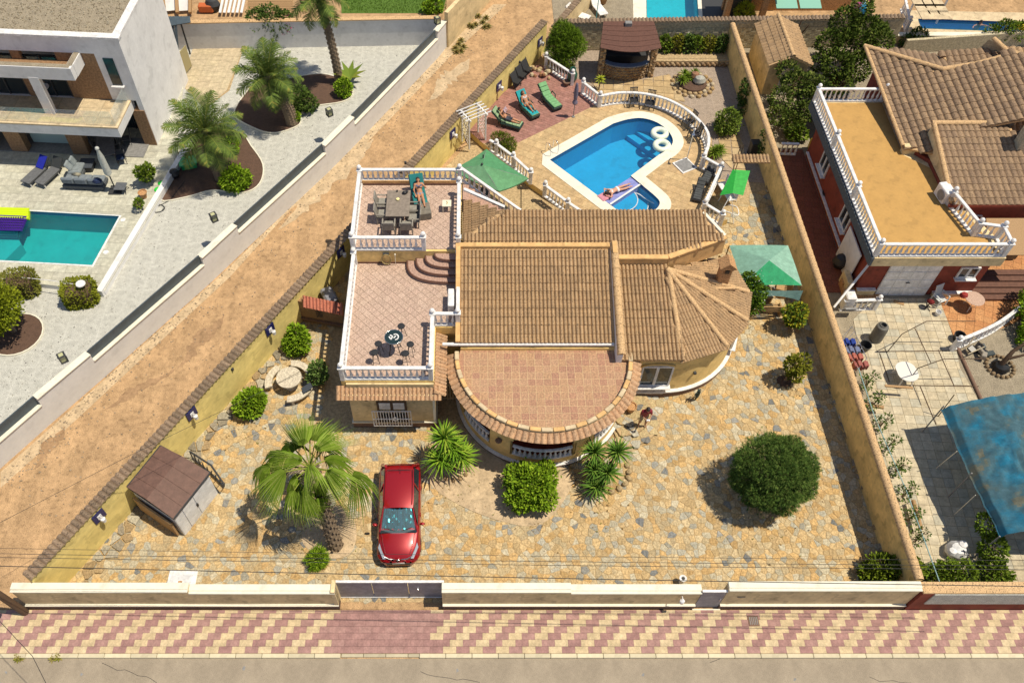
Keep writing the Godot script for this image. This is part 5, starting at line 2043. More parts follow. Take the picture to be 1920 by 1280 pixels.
	ridge(o, "near_verge", V(27.5,5.0,-37.2), V(26.9,3.7,-33.2),0.12, "capt",0.42)
	# right part behind the terrace: red walls, windows, steps
	window_at(o, "rear_window", V(24.9,2.6,-30.15),0.8,0.9,0.0,2)
	b=B.new()
	b.beam(V(26.3,3.4,-29.6), V(26.3,2.5,-28.0),2.4,0.06)
	obj("timber_canopy", b, "wood", o)
	b=B.new()
	b.box(V(27.5,1.3,-29.9), V(1.6,2.3,0.1))
	obj("glass_door", b, "glass", o)
	for i in 5:
		b=B.new()
		b.box(V(26.9,0.1+i*0.05,-27.3-i*0.32), V(3.4,0.2+i*0.1,0.34))
		obj("dark_step", b, "darkterra", o)
	# terrace railings
	var g2 := "white balustrades of the red house's roof terrace"
	var y := 3.57
	balustrade("roof_balustrade", "long white balustrade on the west edge of the mustard roof terrace", g2, [V(18.88, y,-27.0), V(18.84, y,-30.8), V(18.8, y,-34.6), V(18.75, y,-38.35)], [0,1,2,3],0.85,0.26)
	balustrade("roof_balustrade", "white balustrade above the garage door of the red house", g2, [V(19.05, y,-26.98), V(24.85, y,-26.98)], [1],0.85,0.26)
	balustrade("roof_balustrade", "white balustrade at the far end of the mustard roof terrace", g2, [V(18.85, y,-38.36), V(22.4, y,-38.36)], [1],0.85,0.26)
	balustrade("roof_balustrade", "slanting white balustrade between the mustard terrace and the rear steps", g2, [V(23.4, y,-30.4), V(23.9, y,-28.3)], [0,1],0.85,0.26)
	balustrade("roof_balustrade", "short white balustrade over the rear steps of the red house", g2, [V(23.95, y,-28.3), V(24.95, y,-28.1), V(24.95, y,-27.0)], [1],0.85,0.26)
	# air conditioner on the terrace
	var ac := thing("air_conditioner", "white air conditioner box on the mustard roof terrace", "air conditioner", G(1766,372,3.58),0.15)
	b=B.new()
	b.box(V(0,0.38,0), V(0.5,0.72,0.85),0.03)
	obj("casing", b, "white", ac)
	b=B.new()
	b.lathe([U(0.27,0), U(0.27,0.03), U(0.0,0.03)],14)
	obj("fan_grille", b, "grey", ac, TX(Basis(BK, PI/2), V(-0.25,0.38,0.1)))
	# white shed wall board leaning in the side path
	b=B.new()
	b.beam(V(19.12,1.1,-28.3), V(19.12,1.1,-30.3),0.06,2.1)
	tag(obj("white_board", b, "whitep"), "tall pale board against the red wall in the side path", "board")
	# shed with tiled roof at the back
	var s := thing("garden_shed", "small cream garden shed with tiled saddle roof and grey door", "shed")
	var c := V(19.0,0,-45.6)
	b=B.new()
	b.box(c+V(0,1.1,0), V(2.3,2.2,4.0))
	b.flat(c+V(-1.15,2.2,2.0), c+V(1.15,2.2,2.0), c+V(0,2.75,2.0), BK)
	obj("wall", b, "cream", s)
	b=B.new()
	b.box(c+V(0.1,1.0,2.03), V(0.85,1.9,0.05),0.01)
	var dr := obj("door", b, "shedgrey", s)
	b=B.new()
	b.box(c+V(-0.2,1.0,2.08), V(0.05,0.14,0.05))
	obj("handle", b, "dark", dr)
	for sg: float in [-1.0,1.0]:
		var dd := V(sg*1.3,-0.62,0); var l := dd.length()
		roof_plane(s, "roof_slope", c+V(0,2.82,2.15*sg), V(0,0,-sg), dd/l, W([0,0,4.3,0,4.3, l,0, l]),0.3,0.38,1,50, "capt",0.07)
	ridge(s, "ridge", c+V(0,2.84,-2.15), c+V(0,2.84,2.15),0.12, "capt",0.42)

func pot(called: String, label: String, at: Vector3, r: float, h: float, m: String, group := "") -> Node3D:
	var o := thing(called, label, "pot", at,0.0, group)
	var b := B.new()
	b.lathe([U(0,0.01), U(r*0.62,0.01), U(r*0.95, h*0.9), U(r*1.06, h*0.9), U(r*1.06, h), U(r*0.9, h), U(r*0.86, h*0.86), U(0, h*0.86)],12)
	obj("bowl", b, m, o)
	return o

# wicker or plastic lounger: bed along +z (feet), head at -z
func lounger(label: String, at: Vector3, turn: float, frame: Color, cush: Color, group: String, back := 0.75, towel := K(0,0,0,0)) -> Node3D:
	var o := thing("sun_lounger", label, "lounger", at, turn, group)
	var b := B.new()
	b.col=frame
	b.box(V(0,0.22,0.32), V(0.66,0.2,1.3),0.05)
	obj("frame", b, "plast", o)
	for s: float in [-1,1]:
		for z: float in [-0.2,0.85]:
			b=B.new(); b.col=frame
			b.box(V(s*0.28,0.08, z), V(0.08,0.16,0.1),0.02)
			obj("leg", b, "plast", o)
		b=B.new(); b.col=frame
		b.tube([V(s*0.33,0.2,0.1), V(s*0.36,0.48,0.05), V(s*0.36,0.5,-0.3), V(s*0.33,0.2,-0.42)],0.035,6)
		obj("armrest", b, "plast", o)
	b=B.new(); b.col=frame
	b.beam(V(0,0.3,-0.3), V(0,0.3+back,-0.3-sqrt(maxf(0.05,0.85*0.85-back*back))),0.62,0.06, BK,0.02)
	obj("backrest", b, "plast", o)
	b=B.new(); b.col=cush
	for i in 5: b.box(V(0,0.355,-0.18+i*0.245), V(0.54,0.06,0.235),0.025)
	obj("seat_cushion", b, "fab", o)
	b=B.new(); b.col=cush
	var e := V(0,0.3+back,-0.3-sqrt(maxf(0.05,0.85*0.85-back*back)))
	var d := (e-V(0,0.3,-0.3))/3.0
	var up := d.normalized().cross(Vector3.RIGHT)
	if up.z < 0: up=-up
	for i in 3:
		var p := V(0,0.33,-0.28)+d*i+up*0.05
		b.beam(p+d*0.03, p+d*0.97,0.54,0.06, up,0.025)
	obj("back_cushion", b, "fab", o)
	if towel.a > 0.0:
		b=B.new(); b.col=towel
		b.box(V(0,0.395,0.3), V(0.5,0.015,1.2),0.005)
		var p := V(0,0.33,-0.28)+up*0.09
		b.beam(p, p+d*3.05,0.6,0.015, up)
		obj("towel", b, "fab", o)
	return o

func plastic_chair(label: String, at: Vector3, turn: float, col: Color, group: String) -> Node3D:
	var o := thing("garden_chair", label, "chair", at, turn, group)
	var b := B.new(); b.col=col
	for i in 6: b.box(V(0,0.42,-0.2+i*0.085), V(0.5,0.03,0.07),0.01)
	obj("seat", b, "plast", o)
	b=B.new(); b.col=col
	for i in 6: b.beam(V(-0.2+i*0.08,0.44,-0.22), V(-0.2+i*0.08,1.02,-0.36),0.045,0.025, BK)
	b.beam(V(-0.25,1.02,-0.36), V(0.25,1.02,-0.36),0.06,0.06, UP,0.02)
	obj("backrest", b, "plast", o)
	for s: float in [-1,1]:
		b=B.new(); b.col=col
		b.beam(V(s*0.28,0.64,-0.26), V(s*0.28,0.63,0.26),0.06,0.03, UP,0.01)
		obj("armrest", b, "plast", o)
		for z: float in [-0.22,0.24]:
			b=B.new(); b.col=col
			b.beam(V(s*0.29,0, z*1.1), V(s*0.27,0.63, z),0.045,0.045)
			obj("leg", b, "plast", o)
	return o

func parasol_square(called: String, label: String, c: PackedVector3Array, apex: Vector3, pole: Vector3, cols: Array, drop := 0.18) -> void:
	var o := thing(called, label, "parasol")
	for i in 4:
		var b := B.new()
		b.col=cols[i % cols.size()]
		var p := c[i]; var q := c[(i+1) % 4]
		var n := 6
		for k in n:
			for j in n:
				var pt := func(u: float, v: float) -> Vector3:
					var e := p.lerp(q, u)
					var sag := sin(PI*u)*0.10*v+v*(1.0-v)*0.12
					return apex.lerp(e, v)-UP*sag
				b.quad(pt.call(float(k)/n, float(j)/n), pt.call(float(k+1)/n, float(j)/n), pt.call(float(k+1)/n, float(j+1)/n), pt.call(float(k)/n, float(j+1)/n))
		for k in n:
			var a1 := p.lerp(q, float(k)/n)-UP*sin(PI*k/n)*0.1; var a2 := p.lerp(q, float(k+1)/n)-UP*sin(PI*(k+1)/n)*0.1
			b.quad(a1, a2, a2-UP*drop, a1-UP*drop)
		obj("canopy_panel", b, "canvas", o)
		b=B.new()
		b.tube([apex-UP*0.05, c[i]-UP*0.03],0.016,5)
		obj("rib", b, "grey", o)
	var b := B.new()
	b.tube([pole, V(pole.x, apex.y-0.05, pole.z)],0.035,8)
	obj("pole", b, "dark", o)
	b=B.new()
	b.sph(apex+UP*0.03, V(0.07,0.05,0.07),8)
	obj("finial", b, "dark", o)
	b=B.new()
	b.lathe([U(0,0.0), U(0.35,0.0), U(0.33,0.06), U(0.05,0.09), U(0,0.09)],14, pole)
	obj("base", b, "dark", o)

func furniture() -> void:
	mat("canvas",1,1,1,0.9, "soft",1.5, {"back": 0.4})
	var b: B
	# ---- upper terrace: table, chairs, basket lounger ----
	var wk := K(0.35,0.325,0.275)
	var t := thing("dining_table", "large taupe rectangular table on the upper terrace", "table", V(-3.45, F2,-28.85))
	b=B.new(); b.col=K(0.31,0.26,0.215)
	b.box(V(0,0.74,0), V(1.1,0.05,1.72),0.015)
	obj("tabletop", b, "fab", t)
	b=B.new(); b.col=K(0.2,0.17,0.14)
	b.box(V(0,0.68,0), V(1.0,0.07,1.6),0.01)
	obj("apron", b, "fab", t)
	for sx: float in [-0.46,0.46]:
		for sz: float in [-0.76,0.76]:
			b=B.new(); b.col=K(0.2,0.17,0.14)
			b.box(V(sx,0.34, sz), V(0.07,0.68,0.07),0.01)
			obj("leg", b, "fab", t)
	var cl := ["wicker armchair at the table's west side, nearer the back", "wicker armchair at the table's west side, nearer the street", "wicker armchair at the table's east side, beside the sunbather's lounger", "wicker armchair at the table's east side, nearest the low balustrade", "wicker armchair at the table's street end, on the left", "wicker armchair at the table's street end, on the right"]
	var cp := [[-0.8,-0.42, PI/2], [-0.76,0.34, PI/2], [0.72,0.05,-PI/2], [0.74,0.62,-PI/2], [-0.4,1.1, PI], [0.42,1.1, PI]]
	for i in 6:
		var ch := thing("wicker_chair", cl[i], "chair", t.position+V(cp[i][0],0, cp[i][1]), cp[i][2], "wicker armchairs round the taupe table")
		b=B.new(); b.col=wk
		b.box(V(0,0.38,0.02), V(0.5,0.1,0.5),0.03)
		obj("seat", b, "fab", ch)
		b=B.new(); b.col=wk
		b.beam(V(0,0.35,-0.25), V(0,0.92,-0.34),0.56,0.06, BK,0.02)
		obj("backrest", b, "fab", ch)
		for s: float in [-0.28,0.28]:
			b=B.new(); b.col=wk
			b.box(V(s,0.6,0), V(0.07,0.06,0.52),0.02); b.box(V(s,0.3,0.22), V(0.06,0.6,0.06),0.01)
			b.box(V(s,0.2,-0.22), V(0.06,0.4,0.06),0.01)
			obj("side", b, "fab", ch)
		b=B.new(); b.col=K(0.36,0.345,0.3)
		b.box(V(0,0.46,0.03), V(0.44,0.07,0.42),0.03)
		obj("cushion", b, "fab", ch)
	b=B.new(); b.col=K(0.85,0.78,0.35)
	b.lathe([U(0,0), U(0.06,0), U(0.08,0.07), U(0.0,0.1)],10)
	tag(obj("candle_bowl", b, "plast", null, TO(t.position+V(-0.02,0.77,-0.2))), "small yellow candle bowl in the middle of the taupe table", "bowl")
	b=B.new()
	b.sph(V(0,0.06,0), V(0.13,0.07,0.1),8); b.sph(V(0.1,0.09,-0.05), V(0.08,0.05,0.08),7)
	tag(obj("dark_bag", b, "black", null, TO(t.position+V(0.28,0.77,-0.62))), "small dark bag on the far corner of the taupe table", "bag")
	b=B.new()
	b.lathe([U(0,0), U(0.035,0), U(0.035,0.1), U(0,0.1)],8)
	tag(obj("cup", b, "dark", null, TO(t.position+V(-0.08,0.77,-0.75))), "small dark cup on the taupe table", "cup")
	var ws := thing("wicker_sofa", "grey wicker chaise with teal towel carrying the terrace sunbather", "lounger", V(-2.42, F2,-29.25),0.2)
	b=B.new(); b.col=K(0.25,0.225,0.185)
	b.box(V(0,0.22,0.42), V(0.76,0.42,0.75),0.03)
	b.box(V(0,0.18,-0.45), V(0.7,0.3,1.2),0.03)
	obj("base", b, "fab", ws)
	b=B.new(); b.col=K(0.02,0.24,0.25)
	b.box(V(0,0.36,-0.35), V(0.66,0.06,1.3),0.02)
	b.beam(V(0,0.36,-0.9), V(0,0.95,-1.42),0.66,0.05, BK,0.02)
	obj("towel", b, "fab", ws)
	b=B.new(); b.col=K(0.2,0.18,0.15)
	b.beam(V(0,0.3,-0.9), V(0,0.9,-1.45),0.7,0.06, BK,0.02)
	obj("backrest", b, "fab", ws)
	var st := thing("side_table", "small cream square table beside the east balustrade of the upper terrace", "table", V(-1.2, F2,-29.2))
	b=B.new(); b.col=K(0.75,0.69,0.54)
	b.box(V(0,0.4,0), V(0.44,0.06,0.44),0.02)
	obj("tabletop", b, "plast", st)
	for sx: float in [-0.17,0.17]:
		for sz: float in [-0.17,0.17]:
			b=B.new(); b.col=K(0.7,0.65,0.5)
			b.box(V(sx,0.18, sz), V(0.06,0.37,0.06),0.01)
			obj("leg", b, "plast", st)
	b=B.new(); b.col=K(0.4,0.33,0.12)
	b.tube([V(0,0.44,-0.1), V(0.04,0.45,0.0), V(0.0,0.44,0.1)],0.02,5)
	tag(obj("sunglasses", b, "plast", null, TO(st.position)), "small brown item lying on the cream side table", "item")
	# ---- garden hose on its holder ----
	var hs := thing("hose_reel", "coiled beige garden hose on the yellow terrace wall", "hose", V(-3.95, F1+0.42,-26.45))
	b=B.new()
	for k in 4:
		var l := []
		for i in 17:
			var a := TAU*i/16
			l.append(V(cos(a)*(0.17+k*0.022), sin(a)*(0.26+k*0.025),0.02+k*0.012))
		b.tube(l,0.014,5, false)
	obj("hose", b, mat("hosec",0.45,0.34,0.14,0.6), hs)
	b=B.new()
	b.box(V(0,0.3,-0.02), V(0.3,0.09,0.12),0.02)
	obj("holder", b, "dark", hs)
	b=B.new()
	b.tube([V(0.42,0.2,0), V(0.42,0.3,0.06), V(0.4,-0.3,0.02)],0.015,5)
	b.sph(V(0.42,0.3,0.02), V(0.04,0.05,0.05),6)
	obj("tap", b, "coping", hs)
	var acu := thing("wall_unit", "white air conditioner unit against the balustrade by the steps", "air conditioner", V(-0.92, F1,-24.0))
	b=B.new()
	b.box(V(0,0.32,0), V(0.3,0.62,1.0),0.03)
	obj("casing", b, "white", acu)
	b=B.new()
	for i in 8: b.box(V(-0.155,0.12+i*0.055,0.0), V(0.02,0.02,0.8))
	obj("louvre", b, "grey", acu)
	# ---- bar table with stools ----
	var bt := thing("bar_table", "tall round black table with white emblem on the lower terrace", "table", G(738,632, F1+1.0)-UP*1.0)
	b=B.new()
	b.lathe([U(0,0.97), U(0.36,0.97), U(0.40,0.99), U(0.40,1.01), U(0.38,1.02), U(0,1.02)],26)
	obj("tabletop", b, mat("tealdark",0.012,0.03,0.035,0.35), bt)
	b=B.new()
	var rg := []
	for i in 33: rg.append(V(cos(TAU*i/32)*0.385,1.02, sin(TAU*i/32)*0.385))
	b.tube(rg,0.012,4, false)
	obj("rim", b, "chrome", bt)
	b=B.new()   # emblem: an angular stroke and a hooked swoosh
	for q: Array in [[-0.20,-0.02,-0.10,0.14], [-0.10,0.14,-0.05,-0.04], [-0.05,-0.04,-0.16,-0.10]]:
		b.beam(V(q[0],1.024, q[1]), V(q[2],1.024, q[3]),0.05,0.006)
	for i in 8:
		var t0 := lerpf(-2.2,1.6, i/8.0); var t1 := lerpf(-2.2,1.6, (i+1)/8.0)
		b.beam(V(0.07+cos(t0)*0.13,1.024+0.001*(i % 2), sin(t0)*0.15), V(0.07+cos(t1)*0.13,1.024+0.001*(i % 2), sin(t1)*0.15),0.05,0.006)
	b.beam(V(0.0,1.026,0.06), V(0.09,1.026,-0.05),0.05,0.006)
	obj("emblem", b, "white", bt)
	for i in 4:
		b=B.new()
		var a := PI/4+i*PI/2
		b.tube([V(cos(a)*0.12,0.97, sin(a)*0.12), V(cos(a)*0.34,0.0, sin(a)*0.34)],0.02,6)
		obj("leg", b, "black", bt)
	var sl := [[752,611, "black stool hidden behind the black bar table"], [709,644, "black stool left of the black bar table, farther from the street"], [702,660, "black stool left of the black bar table, nearer the street"], [769,645, "black stool right of the black bar table, farther from the street"], [760,662, "black stool right of the black bar table, nearer the street"]]
	for q: Array in sl:
		var p := G(q[0], q[1], F1+0.72)-UP*0.72
		var s := thing("bar_stool", q[2], "stool", p, rf(0,3), "black stools round the bar table")
		b=B.new()
		b.lathe([U(0,0.69), U(0.15,0.69), U(0.165,0.71), U(0.15,0.74), U(0,0.745)],16)
		obj("seat", b, "black", s)
		for i in 4:
			b=B.new()
			var a := i*PI/2
			b.tube([V(cos(a)*0.08,0.69, sin(a)*0.08), V(cos(a)*0.2,0, sin(a)*0.2)],0.013,5)
			obj("leg", b, "black", s)
	# ---- stone picnic set ----
	mat("paletone",0.55,0.49,0.38,0.85, "stone",1.5)
	var pc := G(541,707,0.75); pc.y=0.0
	var pt := thing("stone_table", "round pale stone table in the side garden", "table", pc)
	for s: float in [-1.0,1.0]:
		b=B.new()
		var q := PackedVector2Array()
		for i in 15:
			var a := lerpf(0.02, PI-0.02, i/14.0)
			q.append(U(cos(a)*0.58, s*sin(a)*0.58+s*0.005))
		b.T=TX(Basis(UP,0.6), ZE)
		b.prism(q,0.68,0.75, true)
		obj("tabletop_half", b, "paletone", pt)
	b=B.new()
	b.lathe([U(0.3,0), U(0.26,0.08), U(0.16,0.2), U(0.18,0.55), U(0.34,0.68)],12)
	obj("pedestal", b, "paletone", pt)
	var bl := ["curved pale stone bench on the wall side of the round stone table", "curved pale stone bench on the terrace side of the round stone table", "curved pale stone bench on the street side of the round stone table"]
	var ba := [3.4,5.25,0.95]
	for i in 3:
		var bn := thing("stone_bench", bl[i], "bench", pc,0.0, "curved benches of the round stone table")
		b=B.new()
		var q := PackedVector2Array()
		for k in 9: q.append(U(cos(ba[i]+lerpf(-0.62,0.62, k/8.0)), sin(ba[i]+lerpf(-0.62,0.62, k/8.0)))*1.16)
		for k in 9: q.append(U(cos(ba[i]+lerpf(0.62,-0.62, k/8.0)), sin(ba[i]+lerpf(0.62,-0.62, k/8.0)))*0.83)
		b.prism(q,0.38,0.46, true)
		obj("seat", b, "paletone", bn)
		for e: float in [-0.4,0.4]:
			b=B.new()
			b.T=TX(Basis(UP,-(ba[i]+e)), V(cos(ba[i]+e)*0.98,0.19, sin(ba[i]+e)*0.98))
			b.box(ZE, V(0.26,0.38,0.12),0.02)
			obj("foot", b, "paletone", bn)
	b=B.new()
	b.box(ZE, V(0.5,0.04,0.36),0.015)
	tag(obj("dark_board", b, "slate2", null, TX(Basis(UP,0.5).rotated(BK,0.3), G(575,727,0.6))), "dark grey flat board on the street-side stone bench", "board")
	# ---- brick barbecue screen with grille and plants behind ----
	var sc := thing("brick_screen", "brown stone screen with red tile cap west of the terrace", "garden wall")
	var sa := G(568,598,0.0); var sb := G(648,612,0.0)
	b=B.new()
	b.beam(sa+UP*0.8, sb+UP*0.8,0.3,1.6)
	obj("render_face", b, "clad", sc)
	erow(sc, G(566,560,1.85)+V(0,0,-0.2), G(642,575,1.85)+V(0,0,-0.2), V(0.1,0,1).normalized(),0.55,0.18,0.17, "red_tile",15)
	b=B.new()
	for i in 6: b.box(sa.lerp(sb,0.45)+V(-0.12+i*0.07,1.0,0.18), V(0.025,0.7,0.03))
	obj("grille", b, "dark", sc)
	b=B.new()
	b.beam(sa+V(0,0.35,0.2), sb+V(0,0.35,0.2),0.12,0.08)
	obj("ledge", b, "plinth", sc)
	var bb := thing("barbecue", "grey lidded barbecue behind the brown stone screen", "barbecue", G(618,560,0.6)-UP*0.6,0.5)
	b=B.new()
	b.box(V(0,0.5,0), V(0.6,0.5,1.0),0.03)
	obj("cabinet", b, "dark", bb)
	b=B.new()
	b.beam(V(0,0.9,-0.5), V(0,0.9,0.5),0.62,0.28, UP,0.1)
	obj("lid", b, "steelgrey", bb)
	for i in 2:
		b=B.new()
		b.box(V(0,0.12,-0.4+i*0.8), V(0.5,0.24,0.06))
		obj("leg", b, "dark", bb)
	# ---- shed ----
	var sh := thing("garden_shed", "grey metal shed with brown roof beside the yellow wall", "shed")
	var r := [G(300,835,2.05), G(393,886,1.85), G(325,972,1.85), G(237,912,2.05)]
	var g := []
	for p: Vector3 in r:
		var cc: Vector3=(r[0]+r[1]+r[2]+r[3])/4.0
		var q := p.lerp(cc,0.06)
		g.append(V(q.x,0, q.z))
	b=B.new()
	for i in [1,0,2,3]:
		var p: Vector3=g[i]; var q: Vector3=g[(i+1) % 4]
		var hp: float=r[i].y-0.05; var hq: float=r[(i+1) % 4].y-0.05
		b.quad(p, q, q+UP*hq, p+UP*hp)
	obj("wall", b, "shedgrey", sh)
	b=B.new()
	var ou: Vector3=(g[2]-g[1]).normalized()
	var on := V(-ou.z,0, ou.x)
	if on.x < 0: on=-on
	for i in 2:
		var c0: Vector3=g[1].lerp(g[2],0.2+i*0.31)+on*0.02; var c1: Vector3=g[1].lerp(g[2],0.49+i*0.31)+on*0.02
		b=B.new()
		b.beam(c0+UP*0.9, c1+UP*0.9,0.03,1.5)
		var dn := obj("door", b, "shedgrey", sh)
		b=B.new()
		b.box((c1 if i == 0 else c0)+on*0.04+UP*0.95, V(0.04,0.2,0.04))
		obj("handle", b, "dark", dn)
	b=B.new()
	b.beam(g[2]+UP*0.9+(g[2]-g[1]).normalized()*0.02, g[3]+UP*0.9,0.02,1.6)
	obj("front_panel", b, "shedgrey", sh)
	for i in 4:
		b=B.new()
		var p0: Vector3=r[0].lerp(r[3], i/4.0); var p1: Vector3=r[0].lerp(r[3], (i+1)/4.0)
		var q0: Vector3=r[1].lerp(r[2], i/4.0); var q1: Vector3=r[1].lerp(r[2], (i+1)/4.0)
		var mp0 := p0.lerp(q0,0.45)+UP*0.16; var mp1 := p1.lerp(q1,0.45)+UP*0.16
		b.quad(p0, p1, mp1, mp0); b.quad(mp0, mp1, q1, q0)
		b.beam(p1+UP*0.01, mp1+UP*0.01,0.03,0.03); b.beam(mp1+UP*0.01, q1+UP*0.01,0.03,0.03)
		obj("roof_panel", b, "brownmetal", sh)
	b=B.new()
	for i in 4: b.beam(r[i]-UP*0.03, r[(i+1) % 4]-UP*0.03,0.05,0.07)
	obj("roof_edge", b, "dark", sh)
	b=B.new()
	b.beam(g[3]+V(-0.06,0.7,0.12), g[2]+V(-0.25,0.7,0.05),0.08,1.1)
	tag(obj("bamboo_mat", b, "wood"), "rolled tan mat standing against the street side of the grey shed", "mat")
	var fg := thing("folding_screen", "dark folded frame leaning behind the grey shed", "frame")
	b=B.new()
	b.tube([G(355,846,1.2), G(395,872,1.2), G(420,908,1.0)],0.04,6)
	b.tube([G(360,858,0.2), G(398,890,0.2), G(420,912,0.2)],0.04,6)
	obj("rail", b, "dark", fg)
	b=B.new()
	for i in 9:
		var f := i/8.0
		b.beam(G(355,846,1.2).lerp(G(420,905,1.05), f), G(360,858,0.2).lerp(G(420,912,0.2), f),0.05,0.02)
	obj("slat", b, "dark", fg)
	b=B.new()
	b.box(G(341,1086,0.06), V(1.15,0.07,0.75),0.02)
	var wt := thing("white_tray", "white panel lying on the paving behind the street wall", "panel")
	obj("panel", b, "white", wt)
	b=B.new()
	b.box(G(339,1088,0.105), V(0.9,0.03,0.5),0.01)
	obj("inset", b, "shedgrey", wt)
	b=B.new()
	b.box(G(337,1091,0.13), V(0.16,0.04,0.1),0.01)
	obj("rust_mark", b, "terraw", wt)
	# small white post cap by the narrow gate
	var pl := thing("spigot_post", "small round white post standing inside the street wall near the gate", "post", G(1277,1092,0.0))
	b=B.new()
	b.lathe([U(0.1,0), U(0.1,0.4), U(0.15,0.42), U(0.15,0.47), U(0.08,0.47), U(0.07,0.4)],12)
	obj("shaft", b, "white", pl)
	# ---- pool side ----
	var green := tc(0.10,0.34,0.14)
	var fr := K(0.015,0.04,0.035)
	var lg := "green cushioned loungers on the red paving"
	lounger("dark green lounger with mint cushion, empty", G(1030,192, DK),0.52, fr, K(0.24,0.52,0.24), lg,0.5)
	lounger("dark green lounger covered by a turquoise towel under a sunbather", G(988,208, DK),0.55, fr, K(0.3,0.5,0.22), lg,0.6, K(0.03,0.45,0.5))
	lounger("dark green lounger nearest the white arbour, under a reader", G(950,234, DK),1.15, fr, K(0.35,0.52,0.3), lg,0.6)
	for i in 3:
		var q: Array=[[966,162], [976,150], [986,139]][i]
		var ch := thing("folded_chair", ["black folding chair of the row on the yellow wall, nearest the loungers", "black folding chair in the middle of the row on the yellow wall", "black folding chair of the row on the yellow wall, nearest the balustrade"][i], "chair", G(q[0], q[1], DK),0.95, "black folding chairs leaning on the yellow wall")
		b=B.new()
		b.beam(V(0,0.05,0.15), V(0,0.95,-0.25),0.6,0.04, BK,0.01)
		obj("backrest", b, "dark", ch)
		b=B.new()
		for s: float in [-0.28,0.28]: b.tube([V(s,0,0.25), V(s,0.98,-0.28)],0.025,5)
		obj("frame", b, "black", ch)
		b=B.new()
		b.box(V(0,0.45,0.1), V(0.5,0.05,0.4),0.02)
		obj("seat", b, "black", ch)
	var cp2 := thing("closed_parasol", "closed mauve parasol standing by the red paving edge", "parasol", G(1075,219, DK))
	b=B.new()
	b.lathe([U(0.12,0.95), U(0.17,1.05), U(0.1,1.25), U(0.13,1.5), U(0.12,2.0), U(0.07,2.35), U(0,2.45)],9)
	obj("folded_canopy", b, mat("mauve",0.16,0.14,0.20,0.9, "soft",0.6), cp2)
	b=B.new()
	b.tube([ZE, V(0,1.0,0)],0.025,6)
	obj("pole", b, "grey", cp2)
	b=B.new()
	b.lathe([U(0,0), U(0.1,0), U(0.1,0.04), U(0,0.05)],10)
	obj("foot", b, "grey", cp2)
	var K2 := K(0.09,0.095,0.10)
	var bc := K(0.025,0.027,0.03)
	var cg := "black plastic chairs along the curved balustrade"
	plastic_chair("black plastic chair at the curved balustrade, first from the parasol", G(1187,197, DK),0.1, bc, cg)
	plastic_chair("black plastic chair at the curved balustrade, turned slightly to the pool's end", G(1217,202, DK),-0.25, bc, cg)
	plastic_chair("black plastic chair at the curved balustrade, above the shower", G(1290,238, DK),-1.1, bc, cg)
	plastic_chair("black plastic chair at the curved balustrade, half hidden by the shower pole", G(1300,262, DK),-1.3, bc, cg)
	lounger("black plastic lounger by the lower balustrade, beside the shower tray", G(1327,332, DK),-0.5, bc, K2, "black loungers by the lower pool balustrade",0.45).scale=ON*0.74
	lounger("black plastic lounger by the lower balustrade, nearest the tiled roof", G(1309,364, DK),-0.35, bc, K2, "black loungers by the lower pool balustrade",0.45).scale=ON*0.74
	var sw := thing("shower", "steel pool shower on a white square tray", "shower", G(1284,311, DK),0.5)
	b=B.new()
	b.box(V(0,0.03,0), V(1.0,0.07,1.0),0.01)
	obj("tray_rim", b, "white", sw)
	b=B.new()
	b.box(V(0,0.068,0), V(0.84,0.02,0.84))
	obj("tray", b, "grey", sw)
	b=B.new()
	b.tube([V(0.4,0.05,-0.35), V(0.4,2.2,-0.35), V(0.25,2.3,-0.2), V(0.1,2.25,-0.05)],0.03,7)
	obj("pipe", b, "chrome", sw)
	b=B.new()
	b.lathe([U(0,0), U(0.1,0.0), U(0.03,0.08), U(0,0.08)],10, V(0.1,2.18,-0.05))
	obj("shower_head", b, "chrome", sw)
	var ld := thing("pool_ladder", "steel ladder at the left corner of the pool", "pool ladder", G(1037,288, DK+0.03),0.5)
	b=B.new()
	for s: float in [-0.25,0.25]: b.tube([V(s,0,-0.45), V(s,0.6,-0.4), V(s,0.75,-0.15), V(s,0.6,0.1), V(s,-0.8,0.14)],0.022,6)
	obj("handrail", b, "chrome", ld)
	for i in 3:
		b=B.new()
		b.box(V(0,-0.2-i*0.25,0.15), V(0.46,0.03,0.08),0.01)
		obj("tread", b, "chrome", ld)
	for q: Array in [[1237,250, "white ring float at the pool's round end, farther from the house"], [1241,273, "white ring float at the pool's round end, nearer the house"]]:
		var p := G(q[0], q[1], DK-0.02)
		var rn := thing("ring_float", q[2], "pool float", p,0.0, "white ring floats in the pool")
		b=B.new()
		for i in 28:
			for k in 12:
				var pts := []
				for e: Array in [[i, k], [i+1, k], [i+1, k+1], [i, k+1]]:
					var a: float=TAU*e[0]/28.0; var c: float=TAU*e[1]/12.0
					var nn := V(cos(a)*cos(c), sin(c), sin(a)*cos(c))
					pts.append([V(cos(a),0, sin(a))*0.37+nn*0.17, nn])
				b.tri(pts[0][0], pts[1][0], pts[2][0], pts[0][1], pts[1][1], pts[2][1])
				b.tri(pts[0][0], pts[2][0], pts[3][0], pts[0][1], pts[2][1], pts[3][1])
		obj("tube", b, mat("ringw",0.72,0.8,0.66,0.35), rn)
		b=B.new()
		b.tube([V(0.3,0.16,0.1), V(0.37,0.2,0.02), V(0.36,0.17,-0.1)],0.015,5)
		obj("valve", b, "white", rn)
	# lilac mat for the pool sunbather
	b=B.new(); b.col=K(0.75,0.33,0.42)
	b.box(V(0,0.03,0), V(0.75,0.08,0.55),0.03)
	tag(obj("pink_pillow", b, "fab", null, TX(Basis(UP,0.62), G(1135,368, DK+0.0))), "pink pillow mat under the pool sunbather's head", "mat")
